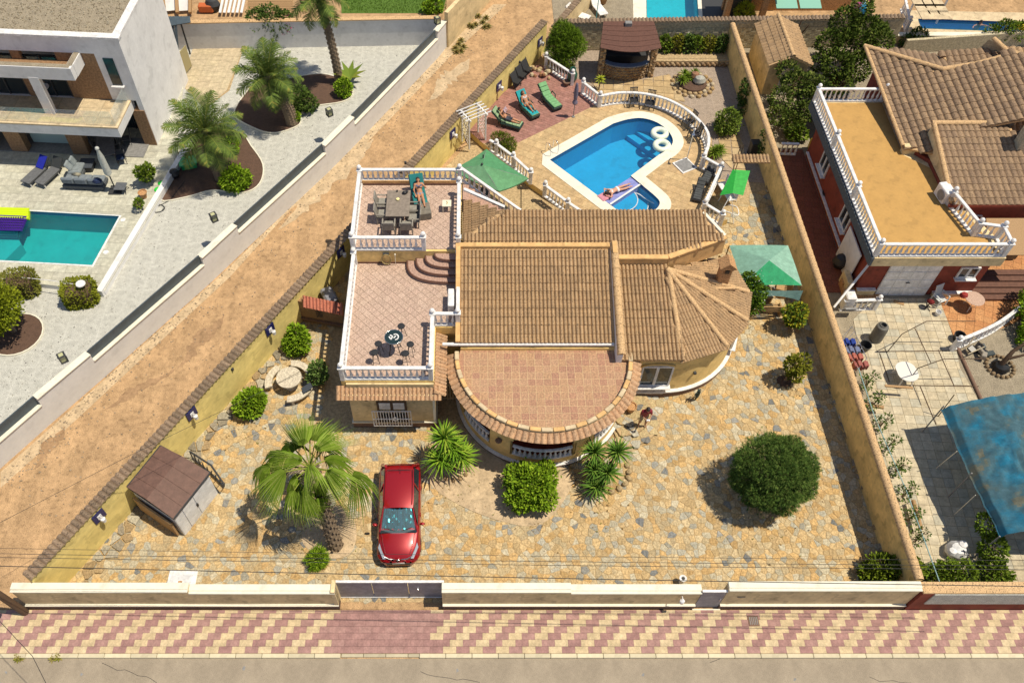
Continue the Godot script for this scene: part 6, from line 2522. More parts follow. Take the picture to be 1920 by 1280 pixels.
	# green parasol
	var gc := PackedVector3Array([G(912,279,2.3), G(991,334,2.3), G(936,358,2.3), G(846,318,2.3)])
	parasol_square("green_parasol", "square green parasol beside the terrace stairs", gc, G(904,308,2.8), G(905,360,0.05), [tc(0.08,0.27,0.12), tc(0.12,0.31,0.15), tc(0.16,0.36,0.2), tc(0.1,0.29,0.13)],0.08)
	b=B.new()
	b.tube([G(977,350,2.2), V(G(977,390,0.05).x,0.05, G(977,390,0.05).z)],0.03,6)
	tag(obj("parasol_post", b, "dark"), "thin dark post at the corner of the green parasol", "post")
	# garden arbour
	var ar := thing("garden_arbour", "white lattice arbour at the yellow wall", "arbour", G(888,266,0.2),0.55)
	for sx: float in [-0.55,0.55]:
		for sz: float in [-0.4,0.4]:
			b=B.new()
			b.box(V(sx,1.05, sz), V(0.09,2.1,0.09),0.01)
			obj("post", b, "white", ar)
		b=B.new()
		for k in 7:
			b.beam(V(sx,0.2+k*0.25,-0.38), V(sx,0.2+k*0.25+0.6,0.38),0.015,0.03)
			b.beam(V(sx+0.016,0.8+k*0.25-0.0,-0.38), V(sx+0.016,0.2+k*0.25,0.38),0.015,0.03)
		obj("lattice", b, "white", ar)
		b=B.new()
		b.box(V(sx,2.12,0), V(0.08,0.1,1.2),0.01)
		obj("beam", b, "white", ar)
	for i in 5:
		b=B.new()
		b.box(V(0,2.2,-0.5+i*0.25), V(1.7,0.07,0.05),0.01)
		obj("rafter", b, "white", ar)
	# swing seat with green canopy
	var sg := thing("swing_seat", "garden swing seat with green canopy and white tube frame", "swing seat")
	var c4 := [G(1388,316,1.95), G(1406,319,1.9), G(1392,364,1.9), G(1350,368,1.85)]
	var mid0 := G(1381,318,2.0); var mid1 := G(1374,362,2.0)
	mat("gcan",0.012,0.30,0.03,0.6, "soft",1.0, {"back": 0.3})
	b=B.new()
	b.quad(G(1374,318,1.9), mid0, mid1, G(1350,366,1.9))
	obj("canopy_panel", b, "gcan", sg)
	b=B.new()
	b.quad(mid0, G(1407,320,1.9), G(1394,366,1.9), mid1)
	obj("canopy_panel", b, mat("gcan2",0.03,0.36,0.05,0.6, "soft",1.0, {"back": 0.3}), sg)
	for q: Array in [[1374,318,1395,370], [1352,366,1350,410]]:
		b=B.new()
		var tp := G(1378 if q[0] > 1360 else 1372,320 if q[0] > 1360 else 362,1.95)
		b.tube([tp+V(-0.5,-1.9,0.35), tp, tp+V(0.5,-1.9,0.35)],0.03,6)
		obj("frame", b, "white", sg)
	b=B.new()
	b.tube(sline([G(1352,402,0.03), G(1362,396,0.03), G(1384,404,0.03), G(1382,388,0.03), G(1366,384,0.03)],3),0.03,6)
	obj("foot_rail", b, "white", sg)
	b=B.new()
	var sc2 := G(1372,372,0.45)
	b.T=TX(Basis(UP,0.25), sc2)
	b.box(V(0,0,-0.6), V(0.5,0.06,1.5),0.02); b.box(V(0.25,0.3,-0.6), V(0.06,0.5,1.5),0.02)
	obj("seat", b, "white", sg)
	# tiled lintel post
	var lt := thing("tiled_pergola", "short tiled lintel between the side path and the ochre wall", "pergola")
	erow(lt, G(1372,290,2.1), G(1442,290,2.1), V(0,0,1),0.55,0.12,0.19, "roof_tile")
	b=B.new()
	b.beam(G(1372,293,2.0)+V(0,0,0.2), G(1442,293,2.0)+V(0,0,0.2),0.2,0.2)
	obj("beam", b, "darkwood", lt)
	b=B.new()
	var lp := G(1376,322,0.0)
	for s: float in [-0.07,0.07]: b.tube([lp+V(s,0,0), V(lp.x+s,1.95, lp.z)],0.025,5)
	obj("post", b, "darkwood", lt)
	b=B.new()
	b.box(G(1416,278,0.5), V(0.6,1.0,0.5),0.03)
	tag(obj("dark_cabinet", b, "black"), "black cabinet against the ochre wall behind the tiled lintel", "cabinet")
	# gazebo and wooden furniture right of the house
	var hc := PackedVector3Array([G(1368,460,2.3), G(1478,460,2.3), G(1504,535,2.3), G(1392,535,2.3)])
	var ga := thing("garden_gazebo", "mint green gazebo canopy over wooden furniture beside the ochre wall", "gazebo")
	var ap := G(1443,488,2.95)
	for i in 4:
		b=B.new()
		b.col=[tc(0.21,0.40,0.31), tc(0.24,0.43,0.34), tc(0.03,0.30,0.13), tc(0.2,0.38,0.3)][i]
		var p := hc[i]; var q := hc[(i+1) % 4]
		for k in 6:
			var e0 := p.lerp(q, k/6.0); var e1 := p.lerp(q, (k+1)/6.0)
			b.flat(ap, e0+UP*sin(PI*k/6.0)*0.04, e1+UP*sin(PI*(k+1)/6.0)*0.04)
		obj("canopy_panel", b, "canvas", ga)
		b=B.new()
		var st0 := hc[i]
		b.tube([V(st0.x,0, st0.z), st0],0.03,6)
		obj("post", b, "wood", ga)
	b=B.new(); b.col=tc(0.25,0.44,0.4)
	for k in 10:   # scalloped drape on the street side
		var f0 := k/10.0; var f1 := (k+1)/10.0
		var p0 := hc[3].lerp(hc[2], f0); var p1 := hc[3].lerp(hc[2], f1)
		b.quad(p0+V(0,-0.02,0.3), p1+V(0,-0.02,0.3), p1+V(0,-0.35-0.35*pow(absf(f1-0.5)*2,2),0.36), p0+V(0,-0.35-0.35*pow(absf(f0-0.5)*2,2),0.36))
	obj("drape", b, "canvas", ga)
	mat("teak",0.40,0.25,0.11,0.7, "bark",0.8)
	var wb := thing("wooden_bench", "curved slatted wooden bench with its back to the street, by the gazebo", "bench", G(1432,588,0.0), PI)
	for i in 5:
		b=B.new()
		b.tube([V(-0.75,0.42,-0.2+i*0.11), V(0,0.42,-0.14+i*0.11), V(0.75,0.42,-0.2+i*0.11)],0.04,5)
		obj("seat_slat", b, "teak", wb)
	for i in 4:
		b=B.new()
		b.tube([V(-0.75,0.52+i*0.11,-0.26), V(0,0.56+i*0.12,-0.3), V(0.75,0.52+i*0.11,-0.26)],0.035,5)
		obj("back_slat", b, "teak", wb)
	for s: float in [-0.72,0.72]:
		b=B.new()
		b.box(V(s,0.3,0), V(0.09,0.6,0.5),0.02)
		obj("leg", b, "teak", wb)
	var wr := thing("wooden_armchair", "slatted wooden chair with curved back under the gazebo", "chair", G(1462,550,0.0),-1.9)
	for i in 5:
		b=B.new()
		b.tube([V(-0.25+i*0.12,0.4,-0.25), V(-0.25+i*0.12,0.8,-0.42), V(-0.22+i*0.11,1.05,-0.4)],0.035,5)
		obj("back_slat", b, "teak", wr)
	b=B.new()
	b.box(V(0,0.4,0), V(0.6,0.06,0.55),0.02)
	obj("seat", b, "teak", wr)
	for s: float in [-0.3,0.3]:
		b=B.new()
		b.box(V(s,0.32,0), V(0.07,0.64,0.6),0.02)
		obj("side", b, "teak", wr)
	var wt2 := thing("wooden_table", "low wooden table between the bench and the curved chair", "table", G(1426,562,0.0),0.2)
	for i in 5:
		b=B.new()
		b.box(V(-0.36+i*0.18,0.6,0), V(0.165,0.05,0.9),0.01)
		obj("plank", b, "teak", wt2)
	for s: float in [-0.36,0.36]:
		b=B.new()
		b.box(V(s,0.29,0), V(0.08,0.58,0.7),0.01)
		obj("leg", b, "teak", wt2)
	var tp := thing("square_planter", "square terracotta planter beside the wooden bench", "planter", G(1483,606,0.0),0.1)
	b=B.new()
	var q1 := W([-0.24,-0.24,0.24,-0.24,0.24,0.24,-0.24,0.24])
	b.prism(q1,0.0,0.5)
	b.box(V(0,0.5,0), V(0.6,0.08,0.6),0.02)
	obj("box", b, mat("orangepot",0.50,0.17,0.05,0.8, "soft",0.8), tp)
	b=B.new()
	b.box(V(0,0.545,0), V(0.46,0.02,0.46))
	obj("soil", b, "mulch", tp)
	# pots at the porch entrance and the person's mat
	pot("terracotta_jar", "squat terracotta jar on the porch steps", G(1182,770,0.36),0.24,0.42, "terraw")
	b=B.new()   # dark lizard ornament on the white wall trim
	var lz := thing("lizard_ornament", "dark green lizard ornament on the round wall of the house", "ornament", G(1305,740,0.45),0.75)
	b.tube([V(0,0.45,0.05), V(0.06,0.3,0.07), V(-0.02,0.1,0.07), V(0.05,-0.15,0.06), V(-0.04,-0.38,0.05)], [0.06,0.08,0.1,0.06,0.02],7)
	obj("body", b, mat("lizard",0.02,0.045,0.04,0.6), lz)
	for e: Array in [[0.3,1], [0.3,-1], [0.02,1], [0.02,-1]]:
		b=B.new()
		b.tube([V(0, e[0],0.06), V(0.16*e[1], e[0]+0.06,0.05), V(0.22*e[1], e[0]-0.06,0.04)],0.025,5)
		obj("leg", b, "lizard", lz)
	# ---- bar at the back ----
	var br := thing("garden_bar", "round fronted stone bar with brown shingle roof", "bar", V(9.6,0,-45.6))
	b=B.new()
	for i in 18:
		var t0 := lerpf(-1.25,1.25, i/18.0); var t1 := lerpf(-1.25,1.25, (i+1)/18.0)
		var d0 := V(sin(t0)*1.45,0, cos(t0)*0.75-0.1); var d1 := V(sin(t1)*1.45,0, cos(t1)*0.75-0.1)
		b.quad(d0, d1, d1+UP*1.0, d0+UP*1.0)
	obj("counter_front", b, "mortar", br)
	var stone := [tc(0.36,0.24,0.13), tc(0.30,0.19,0.10), tc(0.40,0.29,0.17), tc(0.26,0.18,0.11)]
	for row in 5:
		for i in 12:
			var t0 := lerpf(-1.22,1.22, (i+0.5*(row % 2))/12.0)
			b=B.new(); b.col=pick(stone)
			b.T=TX(Basis(UP, t0*0.8).rotated(BK,0.0), V(sin(t0)*1.46,0.1+row*0.19, cos(t0)*0.76-0.1))
			b.sph(ZE, V(rf(0.13,0.17), rf(0.08,0.1),0.05),6)
			obj("stone", b, "flag", br)
	b=B.new()
	var q2 := PackedVector2Array()
	for i in 15: q2.append(U(sin(lerpf(-1.35,1.35, i/14.0))*1.5, cos(lerpf(-1.35,1.35, i/14.0))*0.82-0.1))
	for i in 15: q2.append(U(sin(lerpf(1.35,-1.35, i/14.0))*1.2, cos(lerpf(1.35,-1.35, i/14.0))*0.5-0.15))
	b.prism(q2,1.0,1.07, true)
	obj("counter_top", b, mat("bluestone",0.13,0.17,0.24,0.4, "soft",1.0), br)
	for s: float in [-1.55,1.6]:
		b=B.new()
		b.box(V(s,1.2,0.15), V(0.34,2.4,0.34),0.03)
		var pi := obj("pillar", b, "mortar", br)
		for row in 9:
			for f in 2:
				b=B.new(); b.col=pick(stone)
				b.sph(V(s+(-0.08 if (row+f) % 2 else 0.08),0.15+row*0.26,0.33) if f == 0 else V(s+0.17*signf(s),0.15+row*0.26,0.15), V(0.13,0.11,0.05) if f == 0 else V(0.05,0.11,0.13),6)
				obj("stone", b, "flag", pi)
	b=B.new()
	b.box(V(0,1.2,-1.1), V(3.1,2.4,0.2)); b.box(V(0,1.05,-0.7), V(2.6,0.06,0.5))
	obj("back_wall", b, "dark", br)
	b=B.new()
	var rows := 6
	var pp := func(u: float, v: float) -> Vector3:
		var w := lerpf(1.55,1.85, v)
		return V((u*2.0-1.0)*w,2.95-0.5*v,-1.25+v*(2.0+0.42*sin(PI*u)))
	for j in rows:
		var rb := B.new()
		for i in 14:
			rb.quad(pp.call(i/14.0, j/6.0)+UP*0.0, pp.call((i+1)/14.0, j/6.0), pp.call((i+1)/14.0, (j+1)/6.0)+UP*0.02, pp.call(i/14.0, (j+1)/6.0)+UP*0.02)
			rb.quad(pp.call(i/14.0, (j+1)/6.0)+UP*0.02, pp.call((i+1)/14.0, (j+1)/6.0)+UP*0.02, pp.call((i+1)/14.0, (j+1)/6.0)-UP*0.02, pp.call(i/14.0, (j+1)/6.0)-UP*0.02)
		obj("shingle_course", rb, mat("shingle",0.135,0.062,0.045,0.9, "tile",1.2), br)
	b=B.new()
	b.box(V(-0.05,2.95,-0.95), V(0.42,0.3,0.3),0.02)
	obj("vent_box", b, "grey", br)
	b=B.new()
	for i in 30:
		b.col=pick(stone)
		var x := 11.6+i*0.16
		b.sph(V(x,0.12+0.12*(i % 2),-46.4), V(0.13,0.1,0.1),6)
	var kw := thing("bed_wall", "low stone kerb wall of the planted bed right of the bar", "wall")
	obj("stone_row", b, "flag", kw)
	b=B.new()
	b.box(V(14.0,0.2,-46.55), V(4.8,0.4,0.25)); b.box(V(14.0,0.25,-47.3), V(4.8,0.3,1.2))
	obj("core", b, "mortar", kw)
	# round rockery with a stone fountain
	var rk := thing("rockery", "round rockery edged with pale stones in the gravel garden", "rockery", G(1298,160,0.0))
	for ring in 2:
		for i in 18:
			var a := TAU*i/18.0+ring*0.15
			b=B.new(); b.col=pick([tc(0.46,0.34,0.19), tc(0.5,0.42,0.29), tc(0.42,0.29,0.14)])
			b.T=TX(Basis(UP,-a), V(cos(a)*(1.25-ring*0.3),0.07, sin(a)*(1.2-ring*0.3)))
			b.sph(ZE, V(0.15,0.11,0.19),6)
			obj("edge_stone", b, "flag", rk)
	b=B.new()
	b.lathe([U(0.9,0), U(0.85,0.25), U(0.6,0.3), U(0,0.32)],16)
	obj("mound", b, "mulch", rk)
	b=B.new(); b.col=tc(0.4,0.4,0.36)
	b.sph(V(0.35,0.45,0.1), V(0.42,0.3,0.34),8)
	obj("boulder", b, "flag", rk)
	b=B.new(); b.col=tc(0.3,0.16,0.1)
	b.sph(V(0.1,0.55,-0.25), V(0.3,0.28,0.26),7)
	obj("boulder", b, "flag", rk)
	# small rock bed by the loungers
	var rb2 := thing("rock_bed", "small bed of cream rocks at the corner balustrade", "rockery", G(1013,140, DK))
	for i in 16:
		b=B.new(); b.col=pick([tc(0.5,0.42,0.27), tc(0.45,0.33,0.18), tc(0.3,0.15,0.08)])
		b.sph(V(rf(-0.7,0.8), rf(0.05,0.25), rf(-0.5,0.5)), V(rf(0.1,0.2), rf(0.1,0.16), rf(0.1,0.18)),6)
		obj("rock", b, "flag", rb2)
	var gj := thing("green_jar", "tall green glazed jar at the end of the corner balustrade", "jar", G(1072,155, DK))
	b=B.new()
	b.lathe([U(0,0), U(0.16,0), U(0.3,0.35), U(0.3,0.65), U(0.16,0.95), U(0.18,1.05), U(0.12,1.05), U(0.1,0.9)],14)
	obj("body", b, mat("jade",0.03,0.10,0.07,0.25), gj)
	pot("dark_pot", "dark round pot in front of the green glazed jar", G(1062,160, DK),0.22,0.3, "plinth")

func villa_things() -> void:
	var b: B
	mat("slate2",0.05,0.06,0.075,0.6)
	# two grey loungers
	for q: Array in [[66,335, "grey lounger with a blue towel, left of the pair on the villa patio", true], [92,337, "grey lounger without towel, right of the pair on the villa patio", false]]:
		var o := thing("patio_lounger", q[2], "lounger", G(q[0], q[1], VP),-0.42, "grey loungers on the villa patio")
		b=B.new(); b.col=K(0.16,0.165,0.18)
		b.box(V(0,0.32,0), V(0.62,0.06,1.4),0.02)
		obj("bed", b, "fab", o)
		b=B.new(); b.col=K(0.05,0.055,0.06)
		b.beam(V(0,0.34,-0.7), V(0,0.75,-1.15),0.62,0.05, BK)
		obj("backrest", b, "fab", o)
		b=B.new(); b.col=K(0.06,0.065,0.07)
		for s: float in [-0.3,0.3]: b.box(V(s,0.26,0), V(0.04,0.06,1.42),0.01)
		obj("frame", b, "plast", o)
		for sx: float in [-0.28,0.28]:
			for sz: float in [-0.5,0.62]:
				b=B.new(); b.col=K(0.6,0.6,0.6)
				b.box(V(sx,0.12, sz), V(0.05,0.25,0.05))
				obj("leg", b, "plast", o)
		if q[3]:
			b=B.new(); b.col=K(0.01,0.02,0.4)
			b.beam(V(0,0.38,-0.5), V(0,0.80,-1.14),0.5,0.02, BK)
			obj("towel", b, "fab", o)
	# corner sofa
	var so := thing("corner_sofa", "blue grey corner sofa on the villa patio", "sofa", G(163,345, VP),-0.06)
	b=B.new(); b.col=K(0.12,0.135,0.15)
	b.box(V(0,0.2,0.1), V(2.3,0.2,0.85),0.02); b.box(V(-0.75,0.202,-0.75), V(0.8,0.2,1.1),0.02)
	obj("frame", b, "fab", so)
	for i in 3:
		b=B.new(); b.col=K(0.24,0.28,0.31)
		b.box(V(-0.72+i*0.74,0.4,0.05), V(0.72,0.2,0.7),0.06)
		obj("seat_cushion", b, "fab", so)
		b=B.new(); b.col=K(0.21,0.25,0.29)
		b.box(V(-0.72+i*0.74,0.66,0.46), V(0.7,0.4,0.2),0.07)
		obj("back_cushion", b, "fab", so)
	b=B.new(); b.col=K(0.27,0.31,0.33)
	b.box(V(-0.75,0.4,-0.8), V(0.72,0.2,0.9),0.06)
	obj("seat_cushion", b, "fab", so)
	for e: Array in [[-1.05,0.68,-0.7,0.5], [-0.95,0.7,-1.1,0.3]]:
		b=B.new(); b.col=K(0.3,0.35,0.37)
		b.T=TX(Basis(BK, e[3]), V(e[0], e[1], e[2]))
		b.box(ZE, V(0.16,0.5,0.5),0.06)
		obj("pillow", b, "fab", so)
	for e: Array in [[-1.05,0.4], [0,0.45], [1.05,0.45], [-1.05,-1.2]]:
		b=B.new()
		b.box(V(e[0],0.05, e[1]), V(0.08,0.1,0.08))
		obj("leg", b, "dark", so)
	b=B.new(); b.col=K(0.5,0.47,0.35)
	b.sph(V(-0.5,0.52,-0.2), V(0.3,0.06,0.14),7)
	tag(obj("striped_towel", b, "fab", null, so.transform), "crumpled pale towel on the corner sofa", "towel")
	b=B.new(); b.col=K(0.02,0.04,0.12)
	b.sph(V(0.95,0.72,0.45), V(0.3,0.16,0.22),8)
	tag(obj("navy_cloth", b, "fab", null, so.transform), "navy cloth thrown over the end of the corner sofa", "cloth")
	var fs := thing("footstool", "grey sling footstool at the end of the corner sofa", "stool", G(229,358, VP),-0.05)
	b=B.new(); b.col=K(0.14,0.15,0.17)
	b.box(V(0,0.36,0), V(0.62,0.05,0.6),0.02)
	obj("seat", b, "fab", fs)
	for sx: float in [-0.28,0.28]:
		b=B.new()
		b.tube([V(sx,0,-0.28), V(sx,0.36,0.0), V(sx,0,0.28)],0.02,5)
		obj("leg", b, "dark", fs)
	# closed tall parasol
	var cp := thing("closed_parasol", "tall closed white parasol at the end of the corner sofa", "parasol", G(217,357, VP))
	b=B.new()
	b.tube([V(0,1.1,0), V(0,1.3,0), V(0,2.4,0), V(0,2.95,0)], [0.06,0.21,0.17,0.06],9)
	obj("folded_canopy", b, mat("canvasw",0.48,0.50,0.47,0.9, "soft",0.6), cp)
	b=B.new()
	b.tube([ZE, V(0,1.3,0)],0.035,6)
	obj("pole", b, "dark", cp)
	b=B.new()
	b.sph(V(0,3.0,0), V(0.12,0.1,0.12),8)
	obj("top_cap", b, "canvasw", cp)
	b=B.new()
	b.box(V(0,0.04,0), V(0.7,0.08,0.7),0.02)
	obj("base", b, "dark", cp)
	# dark table and chairs in the shade
	var dt := thing("patio_table", "dark dining table in the shade of the white villa's balcony", "table", G(205,290, VP),0.3)
	b=B.new(); b.col=K(0.16,0.15,0.15)
	b.box(V(0,0.74,0), V(1.0,0.05,1.9),0.01)
	obj("tabletop", b, "fab", dt)
	for sx: float in [-0.42,0.42]:
		for sz: float in [-0.85,0.85]:
			b=B.new()
			b.box(V(sx,0.36, sz), V(0.07,0.72,0.07))
			obj("leg", b, "dark", dt)
	var k := 0
	for q: Array in [[230,305,-1.2, "patio chair with blue cushion in the shade, nearest the clad wall's foot"], [222,288,-1.2, "patio chair at the wall side of the shaded dining table"], [240,270,-1.3, "patio chair deepest in the shade beside the clad wall"], [186,282,1.9, "patio chair behind the closed white parasol's tip"]]:
		var ch := thing("patio_chair", q[3], "chair", G(q[0], q[1], VP), q[2], "dark chairs of the shaded dining table")
		b=B.new(); b.col=K(0.02,0.04,0.1) if k == 0 else K(0.12,0.12,0.13)
		b.box(V(0,0.44,0), V(0.48,0.05,0.48),0.02)
		obj("seat", b, "fab", ch)
		b=B.new(); b.col=K(0.12,0.12,0.13)
		b.beam(V(0,0.46,-0.23), V(0,0.92,-0.3),0.48,0.03, BK)
		obj("backrest", b, "fab", ch)
		for sx: float in [-0.22,0.22]:
			for sz: float in [-0.22,0.22]:
				b=B.new()
				b.box(V(sx,0.22, sz), V(0.03,0.44,0.03))
				obj("leg", b, "dark", ch)
		k += 1
	var lt := thing("low_table", "dark low glass table between the loungers and the corner sofa", "table", G(165,315, VP))
	b=B.new()
	b.box(V(0,0.36,0), V(0.8,0.05,0.8),0.01)
	obj("tabletop", b, "slate2", lt)
	b=B.new()
	b.box(V(0,0.17,0), V(0.7,0.33,0.7),0.01)
	obj("base", b, "dark", lt)
	b=B.new()
	b.lathe([U(0,0), U(0.22,0), U(0.24,0.04), U(0.05,0.05), U(0.04,0.7), U(0.42,0.72), U(0.42,0.75), U(0,0.75)],16)
	tag(obj("balcony_table", b, "white", null, TO(G(86,184,3.35))), "round white table on the villa balcony", "table")
	# pool floats
	b=B.new(); b.col=K(0.55,0.72,0.01)
	for i in 5: b.tube([G(-26,391+i*4.0, VP+0.0), G(54+0.0,394+i*4.0-1.0, VP+0.0)],0.1,7)
	tag(obj("lime_airbed", b, "plast"), "lime yellow airbed floating in the villa pool", "airbed")
	var pa := thing("purple_airbed", "purple dimpled airbed floating beside the lime one", "airbed")
	b=B.new(); b.col=K(0.05,0.012,0.22)
	for i in 6: b.tube([G(-30,404+i*5.0, VP+0.02), G(50-i*2.0,408+i*4.6, VP+0.02)],0.09,7)
	obj("body", b, "plast", pa)
	b=B.new(); b.col=K(0.012,0.008,0.08)
	for i in 11:
		for j in 5: b.sph(G(-2+i*4.4-j*1.0,407.5+j*5.0, VP+0.115), V(0.045,0.02,0.05),5)
	obj("dimples", b, "plast", pa)
	# green planters and bits beside the palm
	for q: Array in [[352,304,0.75,0.35, "bright green square tub under the feather palm"]]:
		b=B.new(); b.col=K(0.02,0.38,0.13)
		b.T=TX(Basis(UP,0.3), G(q[0], q[1],0.3))
		b.box(V(0,0.1,0), V(1.0,0.06,0.75),0.02); b.box(V(0,-0.1,0), V(0.85,0.36,0.62),0.03)
		tag(obj("green_tub", b, "plast"), q[4], "tub")
	for q: Array in [[298,362, "small lime green bucket beside the patio kerb, nearer the pool"], [305,350, "small lime green bucket beside the patio kerb, nearer the palm"]]:
		b=B.new(); b.col=K(0.02,0.5,0.04)
		b.lathe([U(0,0), U(0.13,0), U(0.2,0.3), U(0.15,0.32), U(0,0.26)],10)
		tag(obj("green_bucket", b, "plast", null, TO(G(q[0], q[1],0.05))), q[2], "bucket", "lime buckets by the patio kerb")
	b=B.new()
	b.sph(G(326,325,0.3), V(0.3,0.3,0.3),9)
	tag(obj("black_ball", b, "black"), "black ball shaped pot beside the green tub", "pot")
	var hr := thing("hose_coil", "thin hose lying in loops on the white gravel", "hose")
	b=B.new()
	var l := []
	for i in 30:
		var a := TAU*i/12.0
		l.append(G(295,391,0.04)+V(cos(a)*(0.3+0.004*i),0.0+i*0.001, sin(a)*0.3))
	l.append(G(318,375,0.06)); l.append(G(345,340,0.08))
	b.tube(l,0.016,5)
	obj("hose", b, "dark", hr)
	for q: Array in [[261,388,0.22,0.35, "plinth", "small dark pot on the patio edge, nearest the pool corner"], [270,370,0.24,0.4, "terraw", "brown pot on the patio edge between the shrub pots"], [275,338,0.38,0.45, "slate2", "wide dark pot with a bushy shrub on the patio edge"]]:
		pot("patio_pot", q[5], G(q[0], q[1], VP), q[2], q[3], q[4], "pots along the villa patio edge")
	var wl := thing("wire_lamp", "white garden lamp on the box hedge by the villa pool", "lamp", G(152,535,1.15))
	b=B.new()
	b.lathe([U(0.02,0), U(0.02,0.1), U(0.24,0.12), U(0.22,0.17), U(0,0.2)],14)
	obj("cap", b, "white", wl)
	b=B.new()
	b.tube([G(38,520,1.0), G(90,525,1.05), G(140,533,1.0)],0.02,5)
	tag(obj("white_pipe", b, "white"), "thin white pipe lying across the box hedges", "pipe")
	b=B.new()
	for q: Array in [[228,410], [196,471]]:
		b=B.new()
		b.lathe([U(0,0), U(0.14,0), U(0.14,0.02), U(0,0.025)],12)
		tag(obj("skimmer_lid", b, "white", null, TO(G(q[0]+2, q[1]+2, VP+0.004))), "round white lid in the villa paving, %s" % ("near the far pool corner" if q[1] < 440 else "near the near pool corner"), "lid", "skimmer lids of the villa pool")

func neighbour_things() -> void:
	var b: B
	# railed post with white satellite gear by the ochre wall
	var bar := thing("steel_barrel", "tall grey steel barrel standing in the tiled neighbour yard", "barrel", G(1641,636,0.02))
	b=B.new()
	b.lathe([U(0,0.01), U(0.29,0.01), U(0.31,0.1), U(0.3,0.9), U(0.27,1.05), U(0.17,1.12), U(0.17,1.16), U(0.14,1.16), U(0.14,0.9)],18)
	obj("body", b, mat("barrelm",0.13,0.125,0.11,0.55, "soft",0.7), bar)
	b=B.new()
	b.lathe([U(0,0), U(0.14,0)],14, V(0,1.0,0))
	obj("opening", b, "black", bar)
	var pt := thing("plastic_table", "low white oval table on the neighbour's tiles", "table", G(1690,712,0.02),0.1)
	b=B.new()
	var q := PackedVector2Array()
	for i in 20: q.append(U(cos(TAU*i/20)*0.48, sin(TAU*i/20)*0.42+signf(sin(TAU*i/20))*0.14))
	b.prism(q,0.68,0.71, true)
	obj("tabletop", b, mat("whiteplast",0.66,0.64,0.60,0.5), pt)
	for i in 4:
		b=B.new()
		b.beam(V(0.25*(1 if i % 2 else -1),0.68,0.3*(1 if i < 2 else -1)), V(0.32*(1 if i % 2 else -1),0,0.4*(1 if i < 2 else -1)),0.05,0.05)
		obj("leg", b, "whiteplast", pt)
	b=B.new()
	b.beam(G(1660,723,0.72), G(1712,727,0.72),0.12,0.05)
	tag(obj("plank", b, "wood"), "narrow wooden plank laid across the white oval table", "plank")
	# scaffold of dark tent poles lying about
	var pl := thing("tube_awning", "dark bent awning frame of thin tubes over the tiled yard", "frame")
	for l: Array in [[[1664,660,0.05], [1692,626,1.6], [1738,602,1.8], [1830,602,1.8]], [[1705,712,0.05], [1722,690,1.6], [1770,673,1.8], [1850,672,1.8]], [[1760,780,0.05], [1790,740,1.6]], [[1716,615,1.75], [1746,680,1.75]], [[1760,656,1.75], [1790,724,1.75]], [[1645,659,0.05], [1800,657,0.05]], [[1700,722,0.06], [1836,724,0.06]], [[1650,662,0.05], [1668,715,0.05]], [[1726,724,0.05], [1756,796,0.05]]]:
		b=B.new()
		var pp := []
		for e: Array in l: pp.append(G(e[0], e[1], e[2]))
		b.tube(pp,0.022,5)
		obj("tube", b, "darkwood", pl)
	# blue tarpaulin tent
	var tt := thing("tarpaulin_tent", "big sagging blue tarpaulin canopy on poles", "tent")
	var c := [G(1768,764,2.1), G(1880,742,2.2), G(1990,745,2.1), G(2010,1010,2.1), G(1876,1012,1.9), G(1815,880,2.0)]
	b=B.new()
	var n := 56
	var rowl := []
	var nz := FastNoiseLite.new(); nz.seed=5; nz.frequency=0.35
	for j in n+1:
		var row := []
		var v := float(j)/n
		var le := (G(1768,764,2.1).lerp(G(1820,890,2.05), v*2.0) if v < 0.5 else G(1820,890,2.05).lerp(G(1872,1010,1.75), v*2.0-1.0))
		var ri := G(2030,740,2.1).lerp(G(2060,1010,2.0), v)
		for i in n+1:
			var u := float(i)/n
			var p: Vector3=le.lerp(ri, u)
			var y := 2.1+0.55*sin(minf(u*2.2,1.0)*PI*0.5)
			for s: Array in [[0.34,0.3], [0.42,0.72], [0.8,0.3], [0.8,0.75]]:   # the tent poles push up peaks; folds run out from them
				var dv := U(u-s[0], (v-s[1])*0.9)
				var rr := dv.length()
				y += 0.36*exp(-rr*7.0)+0.085*(absf(sin(dv.angle()*8.0+s[0]*9.0))-0.5)*exp(-pow((rr-0.19)*5.0,2.0))
			y += 0.06*nz.get_noise_2d(p.x*3.0, p.z*3.0)+0.05*absf(nz.get_noise_2d(p.x*7.0+p.z*3.0, p.z*4.0))
			if u < 0.02: y -= 0.2
			row.append(V(p.x, y, p.z))
		rowl.append(row)
	var norm := func(i: int, j: int) -> Vector3:
		var a: Vector3=rowl[j][mini(i+1, n)]-rowl[j][maxi(i-1,0)]
		var d: Vector3=rowl[mini(j+1, n)][i]-rowl[maxi(j-1,0)][i]
		return d.cross(a).normalized()
	var blot := FastNoiseLite.new(); blot.seed=12; blot.frequency=0.5
	for j in n:
		for i in n:
			var st: float=blot.get_noise_2d(rowl[j][i].x*1.5, rowl[j][i].z*1.5)
			var cc := K(0.035,0.22,0.36).lerp(K(0.085,0.17,0.205), clampf(st*1.5+0.85-0.6*float(i > 28 and i < 48),0.0,0.95))
			if st > 0.3: cc=cc.lerp(K(0.2,0.19,0.13), clampf((st-0.3)*4.0,0.0,0.8))
			b.col=cc
			b.tri(rowl[j][i], rowl[j][i+1], rowl[j+1][i+1], norm.call(i, j), norm.call(i+1, j), norm.call(i+1, j+1))
			b.tri(rowl[j][i], rowl[j+1][i+1], rowl[j+1][i], norm.call(i, j), norm.call(i+1, j+1), norm.call(i, j+1))
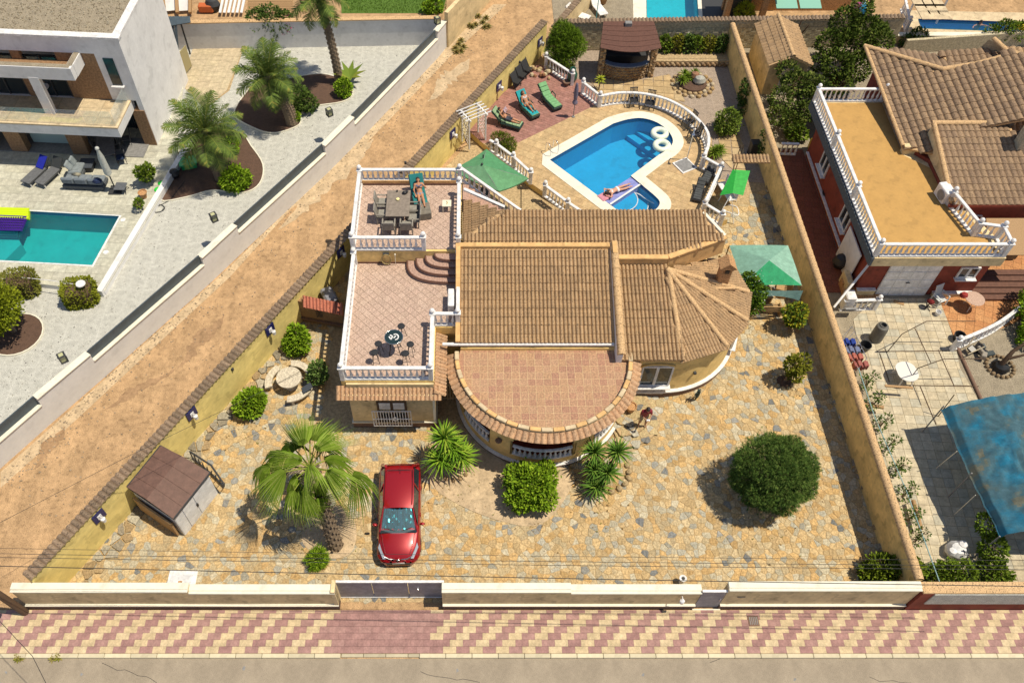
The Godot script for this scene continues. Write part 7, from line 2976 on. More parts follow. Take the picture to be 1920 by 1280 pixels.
	obj("tarpaulin", b, mat("tarpv",1,1,1,0.85, "soft",1.5, {"spec": 0.15}), tt)
	for e: Array in [[1768,764], [1820,890], [1872,1008], [1925,820]]:
		b=B.new()
		var p := G(e[0], e[1],2.05)
		b.tube([V(p.x,0, p.z), V(p.x,2.2, p.z)],0.03,6)
		obj("pole", b, "grey", tt)
	for e: Array in [[1795,846,1756,878], [1830,928,1790,965]]:
		b=B.new()
		b.tube([G(e[0], e[1],2.0), G(e[2], e[3],0.03)],0.018,5)
		obj("guy_rope", b, "coping", tt)
	b=B.new()
	b.sph(rowl[26][36]+UP*0.04, V(0.16,0.06,0.14),8)
	tag(obj("white_weight", b, "white"), "small white weight lying on the blue tarpaulin", "weight")
	# garden chair, round table, bucket at the garage
	plastic_chair("white plastic armchair by the red garage wall", G(1757,568,0.02),0.4, K(0.62,0.66,0.66), "")
	var rt := thing("cafe_table", "round mesh topped table beside the white plastic chair", "table", G(1816,577,0.02))
	b=B.new()
	b.lathe([U(0,0.72), U(0.45,0.72), U(0.47,0.735), U(0.45,0.75), U(0,0.75)],24)
	obj("tabletop", b, mat("meshtop",0.52,0.36,0.28,0.6, "gravel",0.5), rt)
	for i in 3:
		b=B.new()
		b.tube([V(cos(i*2.1)*0.1,0.72, sin(i*2.1)*0.1), V(cos(i*2.1)*0.34,0, sin(i*2.1)*0.34)],0.018,5)
		obj("leg", b, "coping", rt)
	b=B.new(); b.col=K(0.4,0.05,0.04)
	b.sph(G(1808,553,0.8), V(0.22,0.16,0.18),8)
	tag(obj("red_cushion", b, "fab"), "red cushion beside the round mesh table", "cushion")
	var sb := thing("swivel_stool", "red and black stool left of the white plastic chair", "stool", G(1738,577,0.02))
	b=B.new(); b.col=K(0.25,0.02,0.02)
	b.sph(V(0,0.5,0), V(0.2,0.06,0.2),9)
	obj("seat", b, "fab", sb)
	b=B.new()
	b.tube([V(0,0,0), V(0,0.48,0)],0.03,6)
	for i in 5: b.tube([V(0,0.08,0), V(cos(i*1.257)*0.26,0.03, sin(i*1.257)*0.26)],0.018,5)
	obj("frame", b, "black", sb)
	b=B.new()
	b.lathe([U(0,0.01), U(0.11,0.01), U(0.15,0.26), U(0.13,0.26), U(0.1,0.04), U(0,0.04)],14)
	tag(obj("white_bucket", b, "white", null, TO(G(1757,590,0.02))), "small white bucket on the tiles below the white chair", "bucket")
	b=B.new()
	b.box(ZE, V(0.5,0.05,0.2),0.01)
	tag(obj("loose_plank", b, "wood", null, TX(Basis(UP,-0.4), G(1686,567,0.05))), "short wooden plank lying before the garage door", "plank")
	# entrance railing near the ochre wall and white post
	balustrade("entrance_balustrade", "short white balustrade by the small red steps next to the ochre wall", "", [G(1584,562,0.85)-UP*0.83, G(1650,560,0.85)-UP*0.83], [1],0.8,0.28)
	var stp := thing("red_steps", "small terracotta steps behind the short white balustrade", "steps")
	for i in 3:
		b=B.new()
		var p := G(1596,566,0.0)
		b.box(p+V(0.6,0.08+i*0.08,-0.3-i*0.35), V(1.9,0.16+i*0.16,0.36),0.01)
		obj("step", b, "terraw", stp)
	b=B.new()
	b.tube([G(1564,576,0.9), G(1634,490,2.3)],0.06,8)
	tag(obj("white_pole", b, "white"), "thick white pole slanting from the ochre wall to the red house", "pole")
	var cv := G(1578,575,0.02)
	var ct := thing("white_cabinet", "white and grey cabinet with hoses by the ochre wall", "cabinet", cv)
	b=B.new()
	b.box(V(0.15,0.5,0), V(0.5,1.0,0.6),0.05)
	obj("casing", b, "white", ct)
	b=B.new()
	for i in 5: b.box(V(0.1,0.3+i*0.09,0.45+i*0.05), V(0.6,0.03,0.12),0.01)
	obj("grey_slat", b, "grey", ct)
	# washing line with clothes
	var cl := thing("drying_rack", "metal drying rack with blue and red washing beside the ochre wall", "drying rack")
	b=B.new()
	b.tube([G(1598,612,0.9), G(1626,672,0.9)],0.02,5)
	b.tube([G(1580,632,0.9), G(1610,692,0.9)],0.02,5)
	for i in 7:
		var f := i/6.0
		b.tube([G(1598,612,0.9).lerp(G(1626,672,0.9), f), G(1580,632,0.9).lerp(G(1610,692,0.9), f)],0.012,4)
	for e: Array in [[1598,612], [1626,672], [1580,632], [1610,692]]:
		var p := G(e[0], e[1],0.9)
		b.tube([V(p.x,0.02, p.z), p],0.018,5)
	obj("frame", b, "chrome", cl)
	var wc := [[1592,640, K(0.02,0.06,0.35), "blue towel hanging on the drying rack"], [1600,655, K(0.2,0.24,0.4), "grey blue shirt hanging on the drying rack"], [1606,668, K(0.5,0.16,0.12), "red cloth hanging on the drying rack"], [1616,682, K(0.42,0.14,0.12), "dusty red sack under the drying rack's near end"]]
	for e: Array in wc:
		b=B.new(); b.col=e[2]
		var p := G(e[0], e[1],0.92)
		for k in 8:
			var f := k/7.0-0.5
			b.box(p+V(f*0.6,-0.12-0.05*sin(k*2.1), sin(k*1.7)*0.05), V(0.09,0.32,0.3),0.02)
		tag(obj("washing", b, "fab"), e[3], "washing", "washing by the ochre wall")
	for q2: Array in [[1619,655, "black tub under the drying rack"], [1795,637, "black bucket at the end of the curved white balustrade"]]:
		b=B.new()
		b.lathe([U(0,0.01), U(0.2,0.01), U(0.28,0.4), U(0.25,0.4), U(0.18,0.05), U(0,0.05)],16)
		tag(obj("black_tub", b, "black", null, TO(G(q2[0], q2[1],0.02))), q2[2], "tub", "")
	# curved balustrade, planter with dead tree
	balustrade("curved_balustrade", "curved white balustrade of the neighbour's terracotta yard", "", sline([G(1800,636,0.9)-UP*0.88, G(1840,620,0.9)-UP*0.88, G(1880,600,0.9)-UP*0.88, G(1925,566,0.9)-UP*0.88],3), [0],0.85,0.26)
	var dp := thing("tree_ring", "round stone edged ring with a dead cut tree in the gravel", "dead tree", G(1875,688,0.02))
	b=B.new()
	for i in 18:
		var a := TAU*i/18
		b.col=tc(0.26,0.19,0.11)
		b.sph(V(cos(a)*0.62,0.06, sin(a)*0.62), V(0.12,0.09,0.1),5)
	obj("stone_ring", b, "flag", dp)
	b=B.new()
	b.tube([V(-0.1,0,0), V(0.0,0.5,0), V(0.2,1.0,-0.2), V(0.7,1.5,-0.4)], [0.16,0.12,0.09,0.05],7)
	b.tube([V(0.1,0.7,0), V(0.5,1.1,0.1), V(1.0,1.3,0.0)], [0.08,0.06,0.03],6)
	obj("trunk", b, "darkwood", dp)
	b=B.new()
	b.sph(V(-0.05,0.16,0.1), V(0.45,0.16,0.4),8)
	obj("debris", b, "black", dp)
	var jk := thing("scrap_pile", "pile of black pots and broken frames beside the curved balustrade", "scrap", G(1832,660,0.02))
	for i in 7:
		b=B.new(); b.col=[K(0.02,0.02,0.025), K(0.3,0.27,0.22), K(0.05,0.06,0.06)][i % 3]
		b.T=TX(Basis(V(rf(-1,1),1, rf(-1,1)).normalized(), rf(0,3)), V(rf(-0.4,0.5), rf(0.1,0.3), rf(-0.4,0.5)))
		b.box(ZE, V(rf(0.2,0.6), rf(0.08,0.3), rf(0.2,0.4)),0.03)
		obj("piece", b, "plast", jk)
	b=B.new(); b.col=K(0.5,0.42,0.28)
	b.tube([G(1812,652,0.3), G(1828,632,0.8), G(1846,650,0.5), G(1816,664,0.4), G(1812,652,0.3)],0.03,5)
	tag(obj("bent_frame", b, "plast"), "bent cream frame on top of the scrap pile", "frame")
	# border kerb of the gravel
	b=B.new()
	b.tube([G(1796,652,0.05), G(1818,700,0.05), G(1850,770,0.05)],0.09,6)
	tag(obj("yard_kerb", b, "plinth"), "dark kerb between the yard tiles and the gravel", "kerb")
	# side path clutter
	for q2: Array in [[1543,352,0.28,0.5, "black pot on the red side path, farthest back"], [1548,376,0.33,0.6, "black pot on the red side path, second from the back"], [1556,405,0.28,0.4, "brown pot on the red side path beside the window"]]:
		pot("side_pot", q2[4], G(q2[0], q2[1],0.02), q2[2], q2[3], "black" if q2[0] < 1550 else "terraw", "pots on the red side path")
	b=B.new()
	b.sph(G(1577,490,0.45), V(0.42,0.45,0.4),9)
	tag(obj("kettle_grill", b, "black"), "black covered kettle grill beside the pale board", "grill")
	b=B.new()
	b.box(G(1587,528,0.4), V(0.3,0.8,0.9),0.03)
	tag(obj("yellow_box", b, "cream"), "cream box on the red path near the slanting white pole", "box")
	b=B.new(); b.col=K(0.55,0.36,0.02)
	b.box(G(1527,272,0.4), V(0.5,0.7,0.5),0.05)
	tag(obj("yellow_bin", b, "plast"), "yellow bin in the shade behind the red house", "bin")
	b=B.new(); b.col=K(0.06,0.28,0.5)
	b.box(G(1541,276,0.7), V(0.9,0.06,0.5),0.02); b.box(G(1541,276,0.35), V(0.7,0.65,0.4),0.02)
	tag(obj("blue_table", b, "plast"), "light blue table beside the yellow bin", "table")
	balustrade("back_balustrade", "small white balustrade behind the ochre wall by the dark path", "", [G(1466,267,0.9)-UP*0.88, G(1500,268,0.9)-UP*0.88], [],0.85,0.28)
	b=B.new(); b.col=K(0.35,0.05,0.03)
	b.box(G(1565,150,0.4), V(0.5,0.7,0.4),0.05)
	tag(obj("red_crate", b, "plast"), "red crate on the gravel behind the big tree", "crate")
	# trellis fence strip by the ochre wall
	var tr := thing("wire_trellis", "wire trellis with vines leaning over the neighbour's yard edge", "trellis")
	b=B.new()
	b.tube([G(1610,690,0.9), G(1640,780,0.9), G(1700,920,0.9), G(1762,1090,0.9)],0.025,5)
	obj("top_tube", b, mat("teal",0.22,0.36,0.38,0.5), tr)
	for i in 13:
		b=B.new()
		var f := i/12.0
		var p := G(1610,690,0.9).lerp(G(1762,1090,0.9), f)
		b.tube([p, p+V(-1.0,-0.1,0.45)],0.014,4)
		obj("cross_tube", b, "dark", tr)
	for e: Array in [[1620,758,1657,764, "pale driftwood log lying near the ochre wall"], [1713,938,1728,992, "brown wooden bat shaped plank against the teal tube"]]:
		b=B.new()
		b.tube([G(e[0], e[1],0.5), G(e[2], e[3],0.5)],0.09,7)
		tag(obj("log", b, "wood"), e[4], "log")
	var sk := thing("white_sack", "crumpled white plastic sack near the red street wall", "sack", G(1790,1036,0.05))
	b=B.new()
	b.sph(V(0,0.25,0), V(0.5,0.28,0.42),10); b.sph(V(0.2,0.4,-0.15), V(0.25,0.2,0.22),8); b.sph(V(-0.28,0.35,0.1), V(0.22,0.18,0.2),8)
	obj("body", b, "white", sk)
	b=B.new()
	b.tube([V(0.1,0.5,0.1), V(0.2,0.56,0.3), V(0.0,0.5,0.35)],0.03,5)
	obj("tie", b, "grey", sk)

func cables() -> void:
	var b: B
	var po := thing("utility_pole", "weathered utility pole with a lamp at the left street corner", "utility pole", V(-18.05,0,-11.35))
	b=B.new()
	b.tube([V(0.55,0,0.0), V(0.3,3.0,0), V(-0.1,6.2,0)], [0.15,0.13,0.11],9)
	obj("shaft", b, "darkwood", po)
	b=B.new()
	b.box(V(0.35,2.4,0.25), V(0.35,0.45,0.2),0.03)
	obj("meter_box", b, "greyp", po)
	b=B.new()
	b.tube([V(0.1,4.6,0), V(0.0,4.8,0.5)],0.03,5)
	b.box(V(-0.05,4.85,0.65), V(0.25,0.12,0.5),0.04)
	obj("street_lamp", b, "grey", po)
	var lab := ["lowest of the overhead cables above the street wall, thick and black", "overhead cable above the street wall, just over the lowest", "overhead cable above the street wall, third up", "overhead cable above the street wall, highest and thinnest"]
	var ys := [1083.0,1067.0,1060.0,1050.0]
	for i in 4:
		b=B.new()
		var l := []
		var h := 5.6+i*0.25
		for k in 25:
			var f := k/24.0
			var x := lerpf(-40,2000, f)
			var p := G(x, ys[i]-18.0*(1.0-f)+(22.0 if i == 0 else 6.0)*f-5.0, h)
			p.y=h-0.5*4.0*f*(1.0-f)*0.25
			l.append(p)
		b.tube(l, [0.014,0.009,0.009,0.007][i],5)
		tag(obj("overhead_cable", b, "cable"), lab[i], "cable", "overhead cables above the street wall")
	b=B.new()
	b.tube([V(-18.0,5.9,-11.35), G(230,860,5.0), G(560,700,4.2) ],0.008,4)
	tag(obj("service_cable", b, "cable"), "thin cable crossing the lane from the utility pole toward the shed", "cable")
	b=B.new()
	b.tube([V(-18.0,5.8,-11.3), G(60,1230,5.2), G(110,1330,5.0)],0.01,4)
	tag(obj("street_cable", b, "cable"), "thin cable crossing the patterned pavement from the utility pole", "cable")

# ---------- plants ----------
func leaf_mesh(kind: String) -> ArrayMesh:
	if cache.has(kind): return cache[kind]
	var b := B.new()
	match kind:
		"leaf_broad":
			var m := V(0,0.02,0.5)
			b.flat(V(0,0,0), V(-0.28,0.08,0.5), V(0,0,1)); b.flat(V(0,0,0), V(0,0,1), V(0.28,0.08,0.5))
		"leaf_fine":
			for i in 3:
				var d := V(sin(i*2.1)*0.4, cos(i*2.1)*0.4,1).normalized()
				var s := d.cross(UP).normalized()*0.09
				b.flat(-s, s, d)
		"leaf_needle":
			for i in 4:
				var d := V(sin(i*1.57)*0.6, cos(i*1.57)*0.6,1).normalized()
				var s := d.cross(UP).normalized()*0.05
				b.flat(-s, s, d)
	cache[kind]=b.mesh()
	return cache[kind]

# leaves spread through the volume of overlapping balls [centre, radius]; a crown is one part
func leaves(parent: Node, called: String, balls: Array, count: int, size: float, kind: String, cols: Array, flat_y := 1.0, shell := 0.55, rough := 1.0) -> void:
	var xs := []; var cs := []
	var tot := 0.0
	var nz := FastNoiseLite.new()
	nz.seed=names.size()
	nz.frequency=1.0
	for q: Array in balls: tot += q[1]*q[1]
	for q: Array in balls:
		var c: Vector3=q[0]; var r: float=q[1]
		for i in int(count*r*r/tot):
			var d := V(rng.randfn(), rng.randfn(), rng.randfn()).normalized()
			var rr := r*(lerpf(shell,1.0, sqrt(rng.randf()))+(rf(-0.02,0.06) if rng.randf() < 0.93 else rf(0.05,0.22)))
			var lump := nz.get_noise_3dv(c*1.3+d*r*1.5)
			if lump < -0.22 and rng.randf() < 0.75*rough: continue
			rr *= 0.98+0.34*lump*rough
			var p := c+d*rr*V(1, flat_y,1)
			if p.y < 0.04: continue
			var dir := (d+V(rf(-1,1), rf(-0.6,1), rf(-1,1))*0.9).normalized()
			var bs := Basis.looking_at(-dir, V(rf(-1,1),1, rf(-1,1)).normalized())
			xs.append(TX(bs.scaled(ON*size*rf(0.65,1.25)), p))
			var col: Color=pick(cols)
			var k := rf(0.75,1.2)
			cs.append(K(col.r*k, col.g*k, col.b*k))
	multi(called, leaf_mesh(kind), "leaf", xs, cs, parent)

func trunk(parent: Node, pts: Array, r: Variant, m := "trunk") -> void:
	var b := B.new()
	b.tube(pts, r,8)
	obj("trunk", b, m, parent)

func bush(called: String, label: String, cat: String, at: Vector3, balls: Array, count: int, size: float, kind: String, cols: Array, group := "", stem := 0.3, flat_y := 1.0) -> Node3D:
	var o := thing(called, label, cat, at,0.0, group)
	var stems := B.new()
	for q: Array in balls:
		stems.tube([V(q[0].x*0.1,0, q[0].z*0.1), V(q[0].x*0.5, q[0].y*0.6, q[0].z*0.5), q[0]+UP*q[1]*0.4], [0.035*(1+q[1]),0.03,0.012],5)
		for k in 4:
			var d := V(rf(-1,1), rf(-0.2,1), rf(-1,1)).normalized()
			stems.tube([q[0], q[0]+d*q[1]*0.8], [0.018,0.006],4)
	obj("stem", stems, "trunk", o)
	leaves(o, "crown", balls, count, size, kind, cols, flat_y)
	return o

func frond_date(k: int, length: float, droop: float) -> ArrayMesh:
	var key := "date%d_%.2f_%.2f" % [k, length, droop]
	if cache.has(key): return cache[key]
	var b := B.new()
	var pts := []
	var n := 14
	for i in n+1:
		var f := float(i)/n
		pts.append(V(0, length*(0.55*f-droop*f*f), length*(0.85*f-0.12*f*f)))
	b.col=K(0.242,0.249,0.057)
	var rad := []
	for i in n+1: rad.append(lerpf(0.03,0.006, float(i)/n))
	b.tube(pts, rad,4)
	for i in range(2, n*3):
		var f := float(i)/(n*3)
		var fi := f*n
		var p: Vector3=pts[int(fi)].lerp(pts[mini(int(fi)+1, n)], fi-int(fi))
		var t: Vector3=(pts[mini(int(fi)+1, n)]-pts[int(fi)]).normalized()
		var up := t.cross(Vector3.RIGHT).normalized()
		if up.y < 0: up=-up
		var ll := length*0.26*sin(PI*clampf(f*0.9+0.12,0,1))+0.05
		for s: float in [-1.0,1.0]:
			var d := (Vector3.RIGHT*s+t*0.75+up*rf(-0.25,0.45)).normalized()
			var w := t*0.022
			var c := [K(0.106,0.164,0.032), K(0.134,0.197,0.041), K(0.085,0.131,0.032), K(0.227,0.223,0.049)]
			b.col=c[rng.randi() % (4 if f > 0.8 else 3)]
			var mid := p+d*ll*0.55
			b.flat(p-w, p+w, mid+w*0.9)
			b.flat(p-w, mid+w*0.9, mid-w*0.9)
			b.flat(mid-w*0.9, mid+w*0.9, p+d*ll+Vector3.DOWN*ll*0.28)
	cache[key]=b.mesh()
	return cache[key]

func date_palm(label: String, base: Vector3, lean: Vector3, th: float, count: int, length: float, r0: float) -> void:
	var o := thing("date_palm", label, "palm tree", base,0.0, "date palms in the villa garden")
	var pts := []; var rad := []
	for i in 9:
		var f := i/8.0
		pts.append(lean*f*f+UP*th*f)
		rad.append(lerpf(r0*1.25, r0*0.8, f))
	var b := B.new()
	b.tube(pts, rad,9)
	for i in 34:   # old leaf bases
		var f := i/34.0
		var p: Vector3=lean*f*f+UP*th*f
		for k in 6:
			var a := TAU*(k+0.5*(i % 2))/6.0
			var d := V(cos(a),0.45, sin(a))
			b.beam(p+d*r0*0.75, p+d*(r0*1.25),0.08,0.05)
	obj("trunk", b, "trunk", o)
	var top: Vector3=lean+UP*th
	for i in count:
		var f := float(i)/count
		var a := i*2.399+rf(-0.2,0.2)
		var tilt := lerpf(-0.75,0.95, f)
		var m: ArrayMesh=frond_date(i % 3, length, lerpf(0.2,0.62, f))
		put("frond", m, "leaf", o, TX(Basis(UP, a)*Basis(Vector3.RIGHT, tilt), top+UP*0.05))
	b=B.new()
	b.sph(top, V(r0*1.3,0.3, r0*1.3),8)
	obj("crown_heart", b, "trunk", o)

func frond_fan(k: int, r: float) -> ArrayMesh:
	var key := "fan%d" % k
	if cache.has(key): return cache[key]
	var b := B.new()
	b.col=K(0.242,0.288,0.049)
	var pe: float=[1.1,0.75,1.25,0.95,0.5][k]
	b.tube([ZE, V(0,0.1, pe*0.5), V(0,0.08, pe)], [0.035,0.025,0.02],5)
	var c := V(0,0.08, pe)
	var n := 30
	for i in n:
		var a := lerpf(-1.5,1.5, (i+0.5)/n)
		var da := 3.0/n
		var len := r*(0.82+0.18*cos(a))*rf(0.92,1.05)
		var dr := func(a_: float, t: float, f: float) -> Vector3:
			var d := V(sin(a_)*0.78,-0.42*absf(sin(a_)), cos(a_)*0.9)
			return c+d*len*t+UP*(f*0.025*t*3.0+0.18*t*(1-t)-0.20*t*t-maxf(0.0, t-0.45)*1.9*(0.6+0.5*absf(sin(a_))))
		var cc := [K(0.17,0.27,0.025), K(0.20,0.30,0.035), K(0.13,0.22,0.02), K(0.24,0.32,0.06)]
		b.col=cc[rng.randi() % 4]
		var spl := 0.62
		for s: float in [-1.0,1.0]:   # each segment is folded along its rib
			b.quad(c, dr.call(a, spl*0.5,1.0), dr.call(a+s*da*0.5, spl*0.5,-1.0), c)
			b.quad(dr.call(a, spl*0.5,1.0), dr.call(a, spl,1.0), dr.call(a+s*da*0.5, spl,-1.0), dr.call(a+s*da*0.5, spl*0.5,-1.0))
			b.quad(dr.call(a, spl,1.0), dr.call(a,0.84,0.6), dr.call(a+s*da*0.25,0.84,0.0), dr.call(a+s*da*0.5, spl,-1.0))
			b.flat(dr.call(a,0.84,0.6), dr.call(a+rf(-0.05,0.05), rf(1.05,1.25),-1.0), dr.call(a+s*da*0.25,0.84,0.0))
		if i % 2 == 0:
			b.col=K(0.405,0.365,0.162)
			var e: Vector3=dr.call(a,0.85,0.2)
			b.flat(e, e+V(0.008,0,0), e+V(rf(-0.08,0.08), rf(-0.45,-0.25), rf(-0.06,0.06)))
	cache[key]=b.mesh()
	return cache[key]

func yucca(parent: Node, at: Vector3, n: int, length: float, cols: Array, up := 0.25) -> void:
	var b := B.new()
	for i in n:
		var f := float(i)/n
		var a := i*2.399
		var el := lerpf(1.45,-0.25, pow(f,0.8))+rf(-0.1,0.1)
		var d := V(cos(a)*cos(el), sin(el), sin(a)*cos(el))
		var s := d.cross(UP).normalized()*0.034
		var ll := length*rf(0.8,1.1)*lerpf(0.75,1.0, minf(1.0, f*2.0))
		b.col=pick(cols)
		var m := d*ll*0.5+UP*0.015
		var fold := UP*0.012
		for e: float in [-1.0,1.0]:
			b.quad(ZE, m-fold, m+s*e*1.1, s*e*0.7)
			b.flat(m-fold, d*ll+Vector3.DOWN*ll*0.12, m+s*e*1.1)
	obj("leaf_rosette", b, "leaf", parent, TO(at))

func plants() -> void:
	var lime := [K(0.142,0.249,0.012), K(0.198,0.314,0.016), K(0.100,0.183,0.010), K(0.242,0.354,0.025)]
	var mid := [K(0.092,0.150,0.013), K(0.127,0.197,0.016), K(0.068,0.112,0.011), K(0.170,0.236,0.025)]
	var deep := [K(0.064,0.112,0.020), K(0.085,0.138,0.025), K(0.049,0.092,0.018), K(0.113,0.171,0.032)]
	var oliv := [K(0.142,0.157,0.014), K(0.185,0.190,0.018), K(0.106,0.117,0.013), K(0.227,0.216,0.025)]
	var o: Node3D
	# round clipped tree on the paving
	o=thing("clipped_tree", "large round clipped dark green tree on the flagstones", "tree", G(1427,924,0.0))
	trunk(o, [ZE, V(0.02,0.6,0), V(0.0,1.2,0)], [0.16,0.13,0.11])
	var b := B.new()
	for i in 26:
		var d := V(rf(-1,1), rf(-0.1,1.2), rf(-1,1)).normalized()
		b.tube([V(0,1.0,0), V(0,1.25,0)+d*0.7, V(0,1.5,0)+d*1.35], [0.05,0.03,0.01],5)
	obj("limbs", b, "trunk", o)
	var balls := [[V(0,1.85,0),1.6]]
	for i in 34:
		var d := V(rng.randfn(), rng.randfn()*0.9, rng.randfn()).normalized()
		balls.append([V(0,1.85,0)+d*1.3, rf(0.4,0.56)])
	leaves(o, "crown", balls,30000,0.13, "leaf_fine", [K(0.071,0.131,0.025), K(0.100,0.171,0.032), K(0.049,0.098,0.018), K(0.142,0.203,0.044)],1.0,0.7,0.3)
	# clipped bright bush before the porch
	bush("clipped_bush", "bright green clipped bush in front of the porch arch", "bush", G(996,930,0.0), [[V(-0.05,0.85,-0.05),0.95], [V(-0.55,0.85,-0.45),0.62], [V(0.5,0.9,-0.5),0.65], [V(-0.5,0.75,0.4),0.6], [V(0.45,0.75,0.4),0.6], [V(0.0,1.1,0.0),0.8]],9000,0.15, "leaf_broad", lime, "",0.3,0.9)
	# citrus and shrubs
	bush("citrus_shrub", "round bright shrub at the foot of the yellow wall below the stone table", "shrub", G(472,770,0.0), [[V(0,0.55,0),0.62], [V(0.25,0.8,-0.2),0.42], [V(-0.3,0.6,0.15),0.42]],2600,0.17, "leaf_broad", lime, "citrus shrubs of the side garden")
	bush("citrus_shrub", "taller bright shrub near the brown stone screen", "shrub", G(560,655,0.0), [[V(0,0.6,0),0.55], [V(0.05,1.0,-0.2),0.42], [V(0.25,0.7,0.1),0.42], [V(-0.25,0.5,0.1),0.4]],2600,0.17, "leaf_broad", lime, "citrus shrubs of the side garden")
	bush("blue_green_shrub", "blue green shrub beside the garage wing by the stone table", "shrub", G(600,718,0.0), [[V(0,0.7,0),0.45], [V(0.05,1.0,-0.1),0.38], [V(-0.2,0.6,0.1),0.32]],1500,0.15, "leaf_broad", [K(0.100,0.171,0.037), K(0.142,0.210,0.057), K(0.071,0.117,0.028)])
	o=bush("young_orange_tree", "young lime green tree in a round bed near the east wall", "tree", G(1470,716,0.0), [[V(0.15,1.1,-0.1),0.42], [V(0.45,1.3,-0.2),0.42], [V(0.05,1.45,0.0),0.36], [V(0.3,0.8,0.1),0.32]],1500,0.16, "leaf_broad", oliv)
	trunk(o, [V(0,0,0), V(0.05,0.5,0), V(0.15,1.0,-0.05)], [0.04,0.035,0.02])
	b=B.new()
	b.lathe([U(0.36,0), U(0.33,0.07), U(0,0.08)],14)
	obj("soil", b, "mulch", o)
	for i in 10:
		b=B.new(); b.col=tc(0.4,0.33,0.2)
		b.sph(V(cos(i*0.63)*0.4,0.05, sin(i*0.63)*0.4), V(0.09,0.07,0.12),6)
		obj("edge_stone", b, "flag", o)
	# yuccas
	var yc := [K(0.127,0.249,0.016), K(0.185,0.328,0.025), K(0.085,0.171,0.016), K(0.270,0.367,0.041)]
	o=thing("yucca", "tall yucca of three bright rosettes left of the porch beside the red car", "yucca", G(850,880,0.0))
	for q: Array in [[-0.35,2.0,-0.4,1.0], [0.35,1.35,0.1,0.95], [-0.5,1.3,0.25,0.95], [0.0,1.7,-0.1,0.9]]:
		b=B.new()
		b.tube([V(q[0]*0.2,0, q[2]*0.2), V(q[0], q[1], q[2])], [0.1,0.07],7)
		obj("trunk", b, "trunk", o)
		yucca(o, V(q[0], q[1], q[2]),80, q[3], yc)
	for i in 12:
		b=B.new(); b.col=tc(0.34,0.24,0.13)
		b.sph(V(cos(i*0.52)*0.62,0.06, sin(i*0.52)*0.55), V(0.11,0.09,0.13),6)
		obj("edge_stone", b, "flag", o)
	o=thing("yucca", "cluster of dark green yuccas in the stone edged bed right of the porch", "yucca", G(1115,915,0.0))
	for q: Array in [[-0.1,1.55,-0.9,0.8], [0.85,1.65,-0.85,0.8], [0.45,1.1,-0.15,0.75], [0.0,0.6,0.25,0.8], [-0.1,1.0,-0.35,0.7]]:
		b=B.new()
		b.tube([V(q[0]*0.4,0, q[2]*0.4), V(q[0], q[1], q[2])], [0.09,0.06],7)
		obj("trunk", b, "trunk", o)
		yucca(o, V(q[0], q[1], q[2]),66, q[3], [K(0.071,0.157,0.020), K(0.106,0.210,0.028), K(0.057,0.117,0.016), K(0.170,0.262,0.041)])
	# fan palm before the house
	o=thing("fan_palm", "fan palm with drooping leaves beside the red car", "palm tree", G(630,1024,0.0))
	var lean := V(-0.5,0,-1.2)
	var pts := []; var rad := []
	for i in 8:
		var f := i/7.0
		pts.append(lean*f+UP*4.5*f); rad.append(lerpf(0.3,0.22, f))
	b=B.new()
	b.tube(pts, rad,10)
	for i in 26:
		for k in 7:
			var f := i/26.0
			var a := TAU*(k+0.5*(i % 2))/7.0
			var p := lean*f+UP*4.5*f
			var d := V(cos(a),0.8, sin(a))
			b.beam(p+d*0.2, p+d*0.34,0.09,0.05)
	obj("trunk", b, "trunk", o)
	var top := lean+UP*4.5
	# heading (degrees,0=towards the street,90=east), tilt, size
	for q: Array in [[-95,0.3,1.15], [-58,0.55,1.1], [-6,0.85,1.1], [38,0.8,1.0], [84,0.35,1.15], [118,0.15,1.1], [152,0.2,1.05], [186,0.0,1.1], [222,0.1,1.15], [246,0.1,1.1], [60,-0.45,0.9], [300,-0.35,0.9], [200,-0.8,0.85], [330,0.25,0.85], [20,-0.95,0.75], [140,-0.85,0.75], [262,-0.9,0.7], [350,0.15,0.8], [170,-0.35,0.85]]:
		var m: ArrayMesh=frond_fan((absi(int(q[0]))/2) % 5,1.0)
		put("frond", m, "leaf", o, TX((Basis(UP, deg_to_rad(q[0]))*Basis(Vector3.RIGHT, q[1]-0.15)).scaled(ON*1.1*q[2]), top))
	bush("palm_sucker", "low dark green offshoot at the foot of the fan palm", "bush", G(597,1052,0.0), [[V(0,0.25,0),0.4], [V(-0.2,0.2,0.1),0.3]],900,0.2, "leaf_fine", lime)
	# date palms of the villa garden
	date_palm("feather palm arching over the mulch bed beside the villa wall", G(415,335,0.0), V(-0.25,0,-0.3),3.0,32,3.1,0.3)
	date_palm("feather palm with thick trunk in the middle mulch bed", G(548,232,0.0), V(-0.9,0,-0.2),3.1,30,2.8,0.3)
	date_palm("tallest feather palm, its crown cut by the top of the picture", G(636,155,0.0), V(-0.55,0,-0.2),5.6,27,2.6,0.22)
	bush("round_shrub", "round bright shrub in the mulch bed under the feather palm", "shrub", G(445,350,0.0), [[V(0,0.6,0),0.72], [V(-0.3,0.55,0.2),0.5], [V(0.35,0.55,-0.15),0.5]],3000,0.16, "leaf_broad", lime)
	bush("bed_shrub", "small bright shrub behind the feather palm's trunk", "shrub", G(438,285,0.0), [[V(0,0.5,0),0.45]],900,0.16, "leaf_broad", lime)
	bush("bed_shrub", "dark leafy shrub beside the thick trunked feather palm", "shrub", G(565,205,0.0), [[V(0,0.8,0),0.75], [V(0.5,0.6,0.1),0.55], [V(-0.4,0.5,0.1),0.45]],2600,0.16, "leaf_broad", deep)
